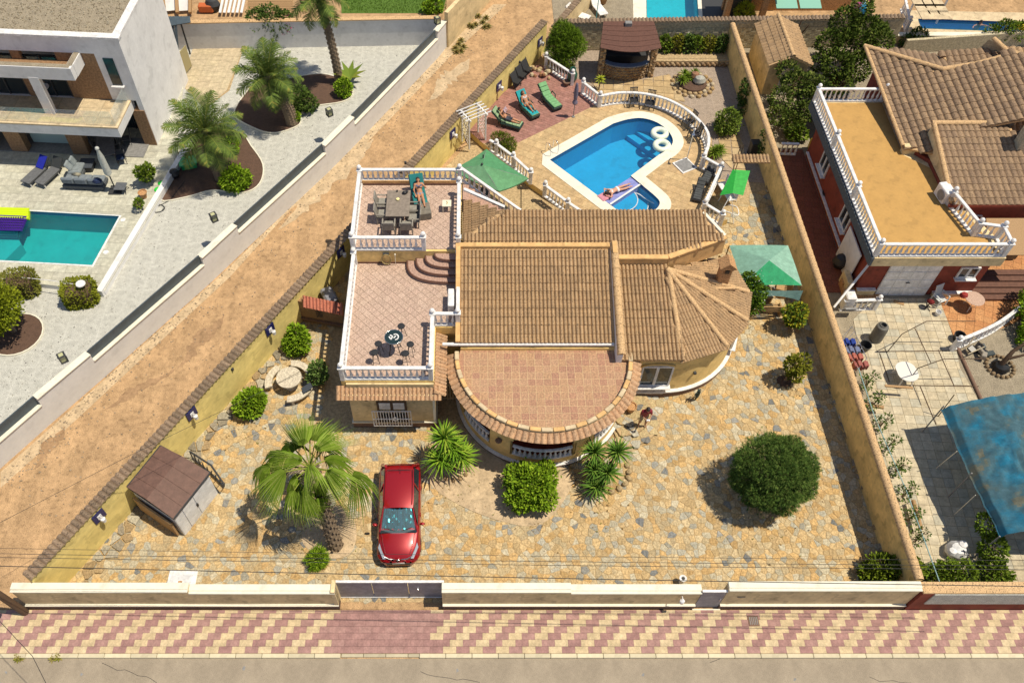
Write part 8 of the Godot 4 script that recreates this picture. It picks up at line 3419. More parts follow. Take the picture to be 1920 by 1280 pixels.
	bush("bed_shrub", "low bright shrub at the foot of the thick trunked feather palm", "shrub", G(548,225,0.05), [[V(0.15,0.3,0.1),0.35]],600,0.15, "leaf_broad", lime)
	bush("bed_shrub", "yellow green shrub at the foot of the tallest feather palm", "shrub", G(645,178,0.0), [[V(0,0.5,0),0.5], [V(0.1,0.7,-0.1),0.35]],1100,0.17, "leaf_broad", lime)
	o=thing("broad_leaf_plant", "broad leaved plant behind the foot of the tallest feather palm", "plant", G(657,155,0.0))
	for i in 9:
		b=B.new(); b.col=pick([K(0.142,0.210,0.032), K(0.227,0.262,0.041)])
		var a := TAU*i/9.0
		var d := V(cos(a),0.9, sin(a)).normalized()
		var s := V(-sin(a),0, cos(a))*0.17
		b.quad(ZE, d*0.6+s, d*1.0+V(cos(a),-0.1, sin(a))*0.35, d*0.6-s)
		obj("leaf", b, "leaf", o, TO(V(0,0.3,0)))
	o=bush("flowering_climber", "dark climber with magenta flowers against the grey back wall", "climber", G(515,78,0.0), [[V(-0.9,1.5,0),0.7], [V(0,1.7,0),0.8], [V(0.9,1.5,0.1),0.65], [V(0.1,0.9,0.2),0.6], [V(1.2,1.1,0.1),0.5]],4200,0.17, "leaf_broad", deep)
	leaves(o, "flowers", [[V(1.2,1.5,0.25),0.55], [V(0.9,1.0,0.3),0.4]],220,0.14, "leaf_broad", [K(0.405,0.027,0.162), K(0.297,0.020,0.121)])
	# clipped tree and box hedges of the villa
	o=bush("clipped_round_tree", "large clipped yellow green tree cut by the left edge", "tree", G(28,622,0.0), [[V(-0.6,1.9,-0.1),1.15], [V(-0.9,1.7,0.4),0.95], [V(0.15,1.9,0.3),0.85], [V(-0.2,2.3,-0.2),0.85], [V(0.1,1.7,-0.5),0.75], [V(-0.3,1.5,0.6),0.7]],9500,0.15, "leaf_broad", [K(0.198,0.236,0.012), K(0.255,0.302,0.016), K(0.142,0.171,0.010), K(0.100,0.131,0.008)])
	trunk(o, [ZE, V(-0.1,0.8,0), V(-0.4,1.5,0)], [0.09,0.08,0.07], "coping2")
	for q: Array in [[46,545, "clipped box hedge by the villa pool, left of the pair", [K(0.106,0.117,0.016), K(0.142,0.150,0.020), K(0.189,0.189,0.041)]], [156,562, "clipped box hedge with a white garden lamp on top, right of the pair", [K(0.170,0.190,0.014), K(0.213,0.236,0.018), K(0.121,0.131,0.012)]]]:
		o=thing("box_hedge", q[2], "hedge", G(q[0], q[1],0.0),0.15, "clipped box hedges by the villa pool")
		var xs := []; var cs := []
		for i in 2600:
			var d := V(rf(-1,1), rf(-1,1), rf(-1,1))
			var ax := rng.randi() % 3
			d[ax]=signf(d[ax])*rf(0.82,1.02)
			if absf(d.x)+absf(d.z) > 1.65: continue
			var dir := (d+V(rf(-1,1), rf(-1,1), rf(-1,1))*0.8).normalized()
			xs.append(TX(Basis.looking_at(-dir, V(0.3,1,0.2).normalized()).scaled(ON*rf(0.09,0.15)), V(d.x*0.78,0.55+d.y*0.5, d.z*0.62)))
			var c: Color=pick(q[3]); var k := rf(0.75,1.2)
			cs.append(K(c.r*k, c.g*k, c.b*k))
		multi("leaves", leaf_mesh("leaf_broad"), "leaf", xs, cs, o)
		b=B.new()
		b.box(V(0,0.52,0), V(1.2,0.9,0.95),0.1)
		obj("inner_twigs", b, "darkwood", o)
	bush("pot_shrub", "bushy shrub growing in the wide dark pot on the villa patio", "shrub", G(275,335, VP+0.4), [[V(0,0.35,0),0.42], [V(0.2,0.6,-0.1),0.3], [V(-0.2,0.55,0.1),0.3]],800,0.18, "leaf_broad", mid)
	bush("pot_shrub", "small grey green plant in the small dark pot nearest the villa pool", "shrub", G(261,386, VP+0.3), [[V(0,0.2,0),0.24]],260,0.14, "leaf_broad", mid)
	# pool garden
	o=bush("corner_tree", "bushy bright green tree in the corner behind the loungers", "tree", G(1057,118,0.3), [[V(0,1.5,0),0.95], [V(-0.5,1.2,0.2),0.7], [V(0.5,1.3,0.1),0.75], [V(-0.2,2.0,-0.2),0.75], [V(0.3,1.9,0.2),0.65], [V(0,0.8,0.4),0.7]],9500,0.17, "leaf_fine", [K(0.121,0.203,0.014), K(0.156,0.249,0.018), K(0.085,0.145,0.012)])
	bush("pool_shrub", "oval shrub between the lower pool balustrade and the beige deck", "shrub", G(944,276, DK), [[V(0,0.45,0),0.5], [V(-0.3,0.5,-0.15),0.42], [V(0.32,0.4,0.25),0.42]],1900,0.13, "leaf_fine", [K(0.100,0.145,0.010), K(0.142,0.183,0.013), K(0.071,0.105,0.008)])
	bush("round_bush", "round light green bush beside the curved balustrade", "bush", G(1359,246,0.0), [[V(0,0.7,0),0.72], [V(0.15,0.85,-0.1),0.55], [V(-0.2,0.6,0.2),0.5]],2400,0.15, "leaf_broad", [K(0.142,0.210,0.028), K(0.198,0.262,0.041), K(0.100,0.145,0.020)])
	o=thing("spiky_plant", "spiky green plant in the gravel beside the short balustrade", "plant", G(1341,295,0.0))
	for i in 3: yucca(o, V(rf(-0.25,0.25),0.35, rf(-0.2,0.2)),44,0.6, mid)
	o=thing("yellow_plant", "small yellow green palm plant behind the balustrade corner", "plant", G(1123,168,0.0))
	yucca(o, V(0,0.75,0),30,0.42, [K(0.355,0.393,0.032), K(0.284,0.340,0.032)])
	b=B.new()
	b.tube([ZE, V(0,0.8,0)],0.04,6)
	obj("trunk", b, "trunk", o)
	o=thing("rockery_palm", "low feathery palm growing in the round rockery", "plant", G(1287,152,0.2))
	for q: Array in [[0,0.3,0], [-0.35,0.3,0.3], [0.5,0.35,-0.3], [-0.1,0.25,-0.4]]: yucca(o, V(q[0], q[1], q[2]),34,0.5, mid)
	var hx := 1242.0
	var hk := ["first shrub right of the bar in the raised bed", "second shrub in the raised bed, slightly yellow", "third shrub in the raised bed, darker and low", "fourth shrub in the raised bed under the diamond plaque", "fifth shrub in the raised bed, yellow tipped", "sixth shrub in the raised bed, nearest the ochre wall"]
	for i in 6:
		bush("bed_plant", hk[i], "shrub", G(1246+i*20,96,0.3), [[V(0,0.4,0),0.45], [V(rf(-0.2,0.2),0.75,0),0.34]],900,0.17, "leaf_broad", [mid, oliv, deep, mid, oliv, deep][i], "shrubs of the raised bed")
	bush("wall_climber", "dark green climber on the ochre wall beside the gravel garden", "climber", G(1388,205,0.0), [[V(0.1,0.9,0),0.42], [V(0.15,1.4,-0.4),0.4], [V(0.05,0.6,0.5),0.4], [V(0.1,1.6,0.2),0.3]],1700,0.16, "leaf_broad", deep)
	bush("wall_climber", "thin dark climber on the ochre wall above the black cabinet", "climber", G(1425,288,0.6), [[V(0.1,0.7,0),0.3], [V(0.15,1.1,-0.4),0.26], [V(0.1,0.3,0.3),0.28]],700,0.14, "leaf_broad", deep)
	o=bush("chimney_tree", "leafy flowering tree behind the chimney of the round bay", "tree", G(1396,592,0.0), [[V(-0.1,2.1,0.1),0.55], [V(-0.2,1.8,0.1),0.55], [V(0.1,1.3,0.2),0.5], [V(0.2,1.9,0.1),0.42], [V(-0.35,2.4,-0.2),0.4]],4600,0.14, "leaf_broad", [K(0.092,0.164,0.014), K(0.121,0.210,0.018), K(0.071,0.124,0.011)])
	leaves(o, "flowers", [[V(0.1,2.3,0),0.75], [V(0.1,1.6,0.2),0.6]],150,0.07, "leaf_broad", [K(0.600,0.600,0.600)])
	trunk(o, [ZE, V(0.05,1.2,0), V(0.1,2.2,-0.05)], [0.08,0.06,0.03])
	bush("planter_shrub", "mixed green and yellow shrub growing from the square planter", "shrub", G(1483,606,0.5), [[V(0,0.4,0),0.42], [V(0.15,0.8,-0.1),0.4], [V(-0.2,0.7,-0.1),0.35], [V(0.2,0.45,0.15),0.3]],1600,0.16, "leaf_broad", [K(0.085,0.145,0.016), K(0.127,0.183,0.020), K(0.355,0.340,0.025)])
	bush("corner_bush", "dark bush in the street corner of the garden under the ochre wall", "bush", G(1655,1080,0.0), [[V(-0.2,0.6,0),0.65], [V(0.5,0.7,0.05),0.6], [V(-0.6,0.4,0.1),0.5], [V(0.9,0.6,-0.1),0.45]],4200,0.15, "leaf_broad", [K(0.113,0.157,0.012), K(0.156,0.210,0.016), K(0.071,0.105,0.010)])
	# neighbours
	o=bush("fruit_tree", "big dark green tree behind the red house, reaching the block wall", "tree", G(1575,165,0.0), [[V(0.0,2.6,-0.6),1.0], [V(-1.1,2.2,0.7),0.85], [V(0.9,2.8,-1.6),1.0], [V(-0.3,3.3,-1.9),0.85], [V(0.3,1.8,0.4),0.8], [V(1.5,3.0,-0.5),0.75], [V(-1.4,2.7,-0.8),0.7], [V(0.6,3.9,-2.6),0.7], [V(1.9,2.6,-2.0),0.6], [V(-0.9,1.5,1.6),0.6], [V(-1.9,1.9,0.1),0.5]],12000,0.2, "leaf_broad", [K(0.064,0.098,0.013), K(0.085,0.131,0.016), K(0.043,0.072,0.010), K(0.134,0.164,0.032)])
	trunk(o, [ZE, V(0.1,1.0,-0.2), V(0,2.4,-0.5)], [0.14,0.11,0.06])
	o=bush("fig_tree", "spreading tree with pale tipped leaves between shed and red house", "tree", G(1478,235,0.0), [[V(0.2,1.9,-1.4),0.75], [V(-0.8,1.6,-0.5),0.65], [V(-0.2,2.2,-2.2),0.6], [V(1.5,1.9,-0.9),0.6], [V(-1.1,1.2,0.6),0.5], [V(1.4,1.4,0.5),0.5], [V(0.9,1.5,-0.4),0.65], [V(0.4,1.3,0.4),0.6], [V(-0.3,1.0,0.9),0.55], [V(1.0,1.9,-1.4),0.6]],6500,0.19, "leaf_broad", [K(0.071,0.112,0.016), K(0.100,0.145,0.023), K(0.170,0.197,0.049), K(0.049,0.079,0.012)])
	bush("young_plant", "young broad leaved plant in the sandy bed beside the red path", "plant", G(1485,260,0.0), [[V(0,0.6,0),0.5], [V(0.4,0.5,0.1),0.35]],700,0.22, "leaf_broad", mid)
	bush("ground_plant", "small seedling on the sandy ground left of the mustard terrace", "plant", G(1512,214,0.0), [[V(0,0.25,0),0.3]],180,0.2, "leaf_broad", mid)
	bush("screen_shrub", "round dark shrub in front of the stained wall behind the red house", "shrub", G(1715,85,0.0), [[V(0,0.6,0),0.6], [V(-0.6,0.4,0.1),0.45]],1200,0.17, "leaf_broad", deep)
	bush("screen_shrub", "bright climbing shrub at the right end of the stained wall", "shrub", G(1852,80,0.0), [[V(0,0.7,0),0.5], [V(0.7,0.9,-0.1),0.6], [V(1.6,0.8,-0.1),0.6], [V(2.6,0.9,0),0.6]],2600,0.17, "leaf_broad", mid)
	o=thing("bare_tree", "bare branched stump tree beside the cream garden shed", "dead tree", G(1468,108,0.0))
	b=B.new()
	for q: Array in [[0.0,2.2,0.0], [0.5,2.6,-0.2], [0.35,1.7,0.2], [0.9,2.4,0.1], [-0.3,2.0,0.2]]:
		b.tube([ZE, V(q[0]*0.3,0.9,0), V(q[0], q[1], q[2])], [0.1,0.07,0.03],6)
	obj("trunk", b, "darkwood", o)
	bush("awning_plant", "bright yellow green plant beside the cream awning", "plant", G(1392,34,0.0), [[V(0,0.5,0),0.55]],700,0.3, "leaf_fine", [K(0.312,0.367,0.025), K(0.397,0.433,0.041)])
	bush("lawn_shrub", "leafy shrub on the lawn behind the lane wall", "shrub", G(815,22,0.0), [[V(0,0.5,0),0.5], [V(-0.4,0.4,0.1),0.4]],900,0.2, "leaf_broad", lime)
	bush("edge_shrub", "leafy shrub spilling over the curved white balustrade at the right edge", "shrub", G(1925,605,0.0), [[V(0,1.0,0),0.8], [V(-0.2,0.7,0.8),0.7], [V(0.4,1.1,-0.8),0.8], [V(-0.5,0.3,1.3),0.5]],4200,0.16, "leaf_broad", lime)
	bush("street_shrub", "shrub behind the red street wall, left of the white sack", "shrub", G(1770,1085,0.0), [[V(0,0.4,0),0.5], [V(0.6,0.45,0),0.5], [V(-0.5,0.35,0),0.4]],2200,0.15, "leaf_broad", mid)
	bush("street_shrub", "climbing shrub beside the blue tarpaulin's near corner", "shrub", G(1850,1082,0.0), [[V(0,0.5,0),0.55], [V(0.1,1.0,-0.8),0.5], [V(0,1.5,-1.6),0.45], [V(0.4,0.4,0.1),0.4]],3000,0.15, "leaf_broad", mid)
	var k := 0
	for q: Array in [[1625,722], [1637,760], [1650,800], [1664,840], [1680,885], [1694,930], [1704,975], [1716,1015]]:
		bush("vine", "vine on the wire trellis, number %s counted from the far end" % ["one", "two", "three", "four", "five", "six", "seven", "eight"][k], "vine", G(q[0], q[1],0.3), [[V(-0.2,0.4,0.1),0.32], [V(0.15,0.5,-0.1),0.26]],190,0.13, "leaf_broad", deep, "vines on the wire trellis")
		k += 1
	# leaves dropped under the shrubs and along the walls
	var xs := []; var cs := []
	for q: Array in [[996,960,1.4], [850,905,1.3], [1115,940,1.3], [600,1040,1.8], [472,800,1.0], [560,680,0.9], [1440,960,2.2], [1470,725,0.9], [1650,1075,1.6], [1400,600,1.2]]:
		for i in 60:
			var p: Vector3=G(q[0], q[1],0.0)+V(rng.randfn(),0, rng.randfn())*float(q[2])*0.55
			xs.append(TX(Basis(V(rf(-0.4,0.4),1, rf(-0.4,0.4)).normalized(), rf(0,6)).scaled(ON*rf(0.05,0.11)), v3(U(p.x, p.z),0.05)))
			cs.append(pick([K(0.22,0.14,0.05), K(0.12,0.08,0.035), K(0.2,0.19,0.05), K(0.3,0.2,0.08)]))
	multi("fallen_leaves", leaf_mesh("leaf_broad"), "leaf", xs, cs, self)
	# dry grass along the lane
	for q: Array in [[895,42,10, "dry tufts of grass at the foot of the tall lane wall, nearer the top"], [850,88,8, "dry tufts of grass at the foot of the tall lane wall, nearer the grey wall"]]:
		o=thing("grass_tuft", q[3], "grass", G(q[0], q[1],0.0),0.0, "dry grass tufts of the lane")
		for i in q[2]: yucca(o, V(rf(-0.8,0.8),0.05, rf(-0.7,0.7)),26,0.36, [K(0.324,0.230,0.081), K(0.230,0.189,0.068), K(0.176,0.176,0.054)])
	for q: Array in [[30,1232, "weed tuft growing at the kerb, left of the pair"], [105,1230, "weed tuft growing at the kerb, right of the pair"]]:
		o=thing("weed", q[2], "weed", G(q[0], q[1],0.02),0.0, "weeds at the kerb")
		for i in 3: yucca(o, V(rf(-0.2,0.2),0.02, rf(-0.05,0.1)),22,0.2, [K(0.198,0.197,0.032), K(0.270,0.230,0.081)])

# ---------- bodies: tapered capsules joined by a smooth minimum, meshed as surface nets ----------
func sdf(b: B, bones: Array, cell: float, k: float) -> void:
	var lo := ON*1e9; var hi := -lo
	for q: Array in bones:
		for e in 2:
			var p: Vector3=q[e]; var r: float=q[2+e]
			lo=lo.min(p-ON*(r+k+cell*2)); hi=hi.max(p+ON*(r+k+cell*2))
	var n := Vector3i(((hi-lo)/cell).ceil())+Vector3i.ONE
	var d := PackedFloat32Array()
	d.resize(n.x*n.y*n.z)
	d.fill(1.0)
	for q: Array in bones:
		var a: Vector3=q[0]; var e: Vector3=q[1]; var ra: float=q[2]; var rb: float=q[3]
		var pad := ON*(maxf(ra, rb)+k+cell*2)
		var i0 := Vector3i(((a.min(e)-pad-lo)/cell).floor()).max(Vector3i.ZERO)
		var i1 := Vector3i(((a.max(e)+pad-lo)/cell).ceil()).min(n-Vector3i.ONE)
		var ae := e-a
		var l2 := maxf(ae.length_squared(),1e-9)
		for z in range(i0.z, i1.z+1):
			for y in range(i0.y, i1.y+1):
				var row := (z*n.y+y)*n.x
				for x in range(i0.x, i1.x+1):
					var p := lo+V(x, y, z)*cell
					var t := clampf((p-a).dot(ae)/l2,0.0,1.0)
					var v := p.distance_to(a+ae*t)-lerpf(ra, rb, t)
					var o := d[row+x]
					var h := maxf(k-absf(o-v),0.0)/k
					d[row+x]=minf(o, v)-h*h*k*0.25
	var sx := 1; var sy := n.x; var sz := n.x*n.y
	var vid := PackedInt32Array()
	vid.resize(d.size())
	vid.fill(-1)
	var vs := PackedVector3Array(); var ns := PackedVector3Array()
	for z in n.z-1:
		for y in n.y-1:
			for x in n.x-1:
				var i := x+y*sy+z*sz
				var m := ZE; var c := 0
				var s := d[i] < 0.0
				if s == (d[i+1] < 0.0) and s == (d[i+sy] < 0.0) and s == (d[i+sz] < 0.0) and s == (d[i+sx+sy] < 0.0) and s == (d[i+sx+sz] < 0.0) and s == (d[i+sy+sz] < 0.0) and s == (d[i+sx+sy+sz] < 0.0): continue
				for e: Array in [[0,0,0,1,0,0], [0,1,0,1,1,0], [0,0,1,1,0,1], [0,1,1,1,1,1], [0,0,0,0,1,0], [1,0,0,1,1,0], [0,0,1,0,1,1], [1,0,1,1,1,1], [0,0,0,0,0,1], [1,0,0,1,0,1], [0,1,0,0,1,1], [1,1,0,1,1,1]]:
					var da := d[i+e[0]+e[1]*sy+e[2]*sz]; var db := d[i+e[3]+e[4]*sy+e[5]*sz]
					if (da < 0.0) != (db < 0.0):
						m += V(e[0], e[1], e[2]).lerp(V(e[3], e[4], e[5]), da/(da-db)); c += 1
				vid[i]=vs.size()
				vs.append(lo+(V(x, y, z)+m/c)*cell)
				ns.append(V(d[i+1]-d[i]+d[i+1+sy]-d[i+sy]+d[i+1+sz]-d[i+sz], d[i+sy]-d[i]+d[i+1+sy]-d[i+1]+d[i+sy+sz]-d[i+sz], d[i+sz]-d[i]+d[i+1+sz]-d[i+1]+d[i+sy+sz]-d[i+sy]).normalized())
	for z in range(1, n.z-1):
		for y in range(1, n.y-1):
			for x in range(1, n.x-1):
				var i := x+y*sy+z*sz
				var s := d[i] < 0.0
				for e: Array in [[sx, sy, sz], [sy, sz, sx], [sz, sx, sy]]:
					if s != (d[i+e[0]] < 0.0):
						var q := [vid[i], vid[i-e[1]], vid[i-e[1]-e[2]], vid[i-e[2]]]
						if q.min() < 0: continue
						b.tri(vs[q[0]], vs[q[1]], vs[q[2]], ns[q[0]], ns[q[1]], ns[q[2]])
						b.tri(vs[q[0]], vs[q[2]], vs[q[3]], ns[q[0]], ns[q[2]], ns[q[3]])

func hand(b: B, wrist: Vector3, dir: Vector3, palm_n: Vector3, side: float) -> void:
	# palm, four unequal fingers slightly curled, thumb from the side of the palm
	var f := dir.normalized(); var nn := (palm_n-f*palm_n.dot(f)).normalized()
	var s := f.cross(nn)*side
	var bones := [[wrist, wrist+f*0.05,0.024,0.026], [wrist+f*0.03-s*0.02, wrist+f*0.085-s*0.028,0.016,0.013], [wrist+f*0.03+s*0.02, wrist+f*0.085+s*0.028,0.016,0.013], [wrist+f*0.04, wrist+f*0.09,0.02,0.014]]
	var ln := [0.066,0.076,0.071,0.055]
	for i in 4:
		var o := wrist+f*0.088+s*(-0.03+i*0.02)
		var d1 := (f+s*(-0.14+i*0.09)).normalized()
		var m: Vector3=o+d1*ln[i]*0.5+nn*0.006
		bones.append([o, m,0.0092,0.0085])
		bones.append([m, m+(d1+nn*0.45).normalized()*ln[i]*0.5,0.0085,0.0072])
	var t0 := wrist+f*0.03-s*0.028
	var t1 := t0+(f*0.75-s*0.7).normalized()*0.035
	bones.append([t0, t1,0.013,0.0105])
	bones.append([t1, t1+(f-s*0.25+nn*0.2).normalized()*0.032,0.0105,0.008])
	sdf(b, bones,0.006,0.008)

# joints: neck base, head centre, face direction, shoulders, elbows, wrists, hips, knees, ankles, toes
func person(label: String, j: Dictionary, skin: Color, hair: Color, cloth: Array, long_hair := true) -> Node3D:
	var o := thing("person", label, "person")
	var b := B.new()
	b.col=skin
	var body := []
	var hc: Vector3=(j.hip[0]+j.hip[1])*0.5
	var sc: Vector3=(j.sho[0]+j.sho[1])*0.5
	var waist := hc.lerp(sc,0.42)
	for s in 2:
		body.append([j.hip[s].lerp(hc,0.1), j.knee[s],0.083,0.053])
		body.append([j.knee[s], j.ank[s],0.052,0.032])
		body.append([j.knee[s].lerp(j.ank[s],0.12), j.knee[s].lerp(j.ank[s],0.5),0.05,0.045])
		body.append([j.ank[s], j.toe[s],0.034,0.022])
		body.append([j.sho[s], j.elb[s],0.044,0.036])
		body.append([j.elb[s], j.wri[s],0.036,0.024])
		body.append([j.sho[s].lerp(sc,0.15), waist.lerp(j.hip[s],0.35),0.06,0.075])
		body.append([waist.lerp(j.hip[s],0.3), j.hip[s],0.085,0.095])
		body.append([sc.lerp(waist,0.35).lerp(j.sho[s],0.45), sc.lerp(waist,0.5).lerp(j.sho[s],0.4),0.075,0.07])
	body.append([hc, waist,0.10,0.09]); body.append([waist, sc,0.09,0.095])
	body.append([j.sho[0], j.sho[1],0.05,0.05])
	body.append([sc, j.head-(j.head-sc).normalized()*0.06,0.052,0.048])
	sdf(b, body,0.02,0.045)
	for s in 2:
		var sd := -1.0 if s == 0 else 1.0
		hand(b, j.wri[s], j.hand[s]-j.wri[s], j.palm[s], sd)
	# head: skull, jaw, nose, ears, brow
	var up: Vector3=(j.head-sc).normalized()
	var fw: Vector3=(j.face-up*j.face.dot(up)).normalized()
	var rt := fw.cross(up)
	var c: Vector3=j.head
	sdf(b, [[c+up*0.03-fw*0.015, c+up*0.03+fw*0.01,0.088,0.08], [c+fw*0.03-up*0.03, c+fw*0.045-up*0.085,0.065,0.038], [c+fw*0.092+up*0.01, c+fw*0.108-up*0.028,0.009,0.014], [c+rt*0.078+up*0.01, c+rt*0.082-up*0.02,0.018,0.012], [c-rt*0.078+up*0.01, c-rt*0.082-up*0.02,0.018,0.012], [c+fw*0.082-up*0.058-rt*0.015, c+fw*0.082-up*0.058+rt*0.015,0.011,0.011]],0.009,0.02)
	obj("body", b, "skinv", o)
	b=B.new(); b.col=K(0.03,0.02,0.02)
	for s: float in [-1,1]: b.sph(c+fw*0.085+up*0.012+rt*0.032*s, V(0.013,0.009,0.013),6)
	obj("eyes", b, "skinv", o)
	b=B.new(); b.col=K(0.35,0.08,0.07)
	b.sph(c+fw*0.091-up*0.058, V(0.018,0.008,0.012),6)
	obj("mouth", b, "skinv", o)
	b=B.new(); b.col=hair
	var hb := [[c+up*0.05-fw*0.03, c+up*0.055-fw*0.0,0.094,0.088], [c-fw*0.055+up*0.02, c-fw*0.05-up*0.05,0.07,0.05]]
	if long_hair:
		for s: float in [-1,1]: hb.append([c-fw*0.05+rt*0.05*s, c-fw*0.06+rt*0.085*s-up*0.17,0.045,0.025])
	sdf(b, hb,0.014,0.02)
	obj("hair", b, "skinv", o)
	for q: Array in cloth:   # [part name, colour, kind]
		b=B.new(); b.col=q[1]
		match q[2]:
			"top":
				for s in 2: sdf(b, [[sc.lerp(waist,0.42).lerp(j.sho[s],0.5), sc.lerp(waist,0.46).lerp(j.sho[1-s],0.1),0.092,0.096]],0.02,0.02)
			"bottom":
				sdf(b, [[j.hip[0], j.hip[1],0.106,0.106], [hc, hc.lerp(waist,0.25),0.108,0.1], [hc, hc.lerp((j.knee[0]+j.knee[1])*0.5,0.14),0.09,0.06]],0.02,0.03)
			"shorts":
				var l := [[j.hip[0], j.hip[1],0.112,0.112], [hc, waist,0.115,0.105]]
				for s in 2: l.append([j.hip[s], j.hip[s].lerp(j.knee[s],0.72),0.1,0.082])
				sdf(b, l,0.02,0.03)
			"shirt":
				var l := [[waist, sc,0.112,0.115], [hc.lerp(waist,0.35), waist,0.122,0.112], [j.sho[0], j.sho[1],0.068,0.068]]
				for s in 2:
					l.append([j.sho[s].lerp(sc,0.2), waist.lerp(j.hip[s],0.4),0.085,0.1])
					l.append([j.sho[s], j.sho[s].lerp(j.elb[s],0.6),0.066,0.062])
				sdf(b, l,0.02,0.035)
		obj(q[0], b, "skinv", o)
	return o

# somebody lying back on a lounger; frame: +z to the feet, +y up
func recline(at: Vector3, turn: float, back: float, bend := 0.0, arms := 0) -> Dictionary:
	var xf := TX(Basis(UP, turn), at)
	var t := func(v: Vector3) -> Vector3: return xf*v
	var up := V(0, sin(back),-cos(back))
	var j := {}
	var hipc := V(0,0.10,0)
	var sc := hipc+up*0.46
	j.hip=[t.call(hipc+V(-0.085,0,0)), t.call(hipc+V(0.085,0,0))]
	j.knee=[t.call(V(-0.10,0.09+bend*0.5,0.42-bend*0.1)), t.call(V(0.10,0.09+bend*0.9,0.42-bend*0.2))]
	j.ank=[t.call(V(-0.09,0.06,0.83-bend*0.25)), t.call(V(0.09,0.06,0.83-bend*0.5))]
	j.toe=[t.call(V(-0.11,0.17,0.94-bend*0.25)), t.call(V(0.11,0.17,0.94-bend*0.5))]
	j.sho=[t.call(sc+V(-0.175,0,0)), t.call(sc+V(0.175,0,0))]
	var nrm := V(0, cos(back), sin(back))
	var hand_f := xf.basis
	j.elb=[]; j.wri=[]; j.hand=[]; j.palm=[]
	for s: float in [-1.0,1.0]:
		var e: Vector3; var w: Vector3; var h: Vector3
		if arms == 1 or (arms == 2 and s > 0):   # hands raised before the chest
			e=sc-up*0.2+V(s*0.3,0,0)+nrm*0.1
			w=sc-up*0.05+V(s*0.14,0,0)+nrm*0.28
			h=w+V(-s*0.06,0.06,0)
		else:
			e=hipc+up*0.2+V(s*0.26,0.02,0)
			w=hipc+V(s*0.22,0.02,0.05)
			h=w+V(-s*0.02,0.0,0.1)
		j.elb.append(t.call(e)); j.wri.append(t.call(w)); j.hand.append(t.call(h)); j.palm.append(hand_f*V(0,-1,0))
	j.head=t.call(sc+up*0.20+nrm*0.02)
	j.face=xf.basis*nrm
	return j

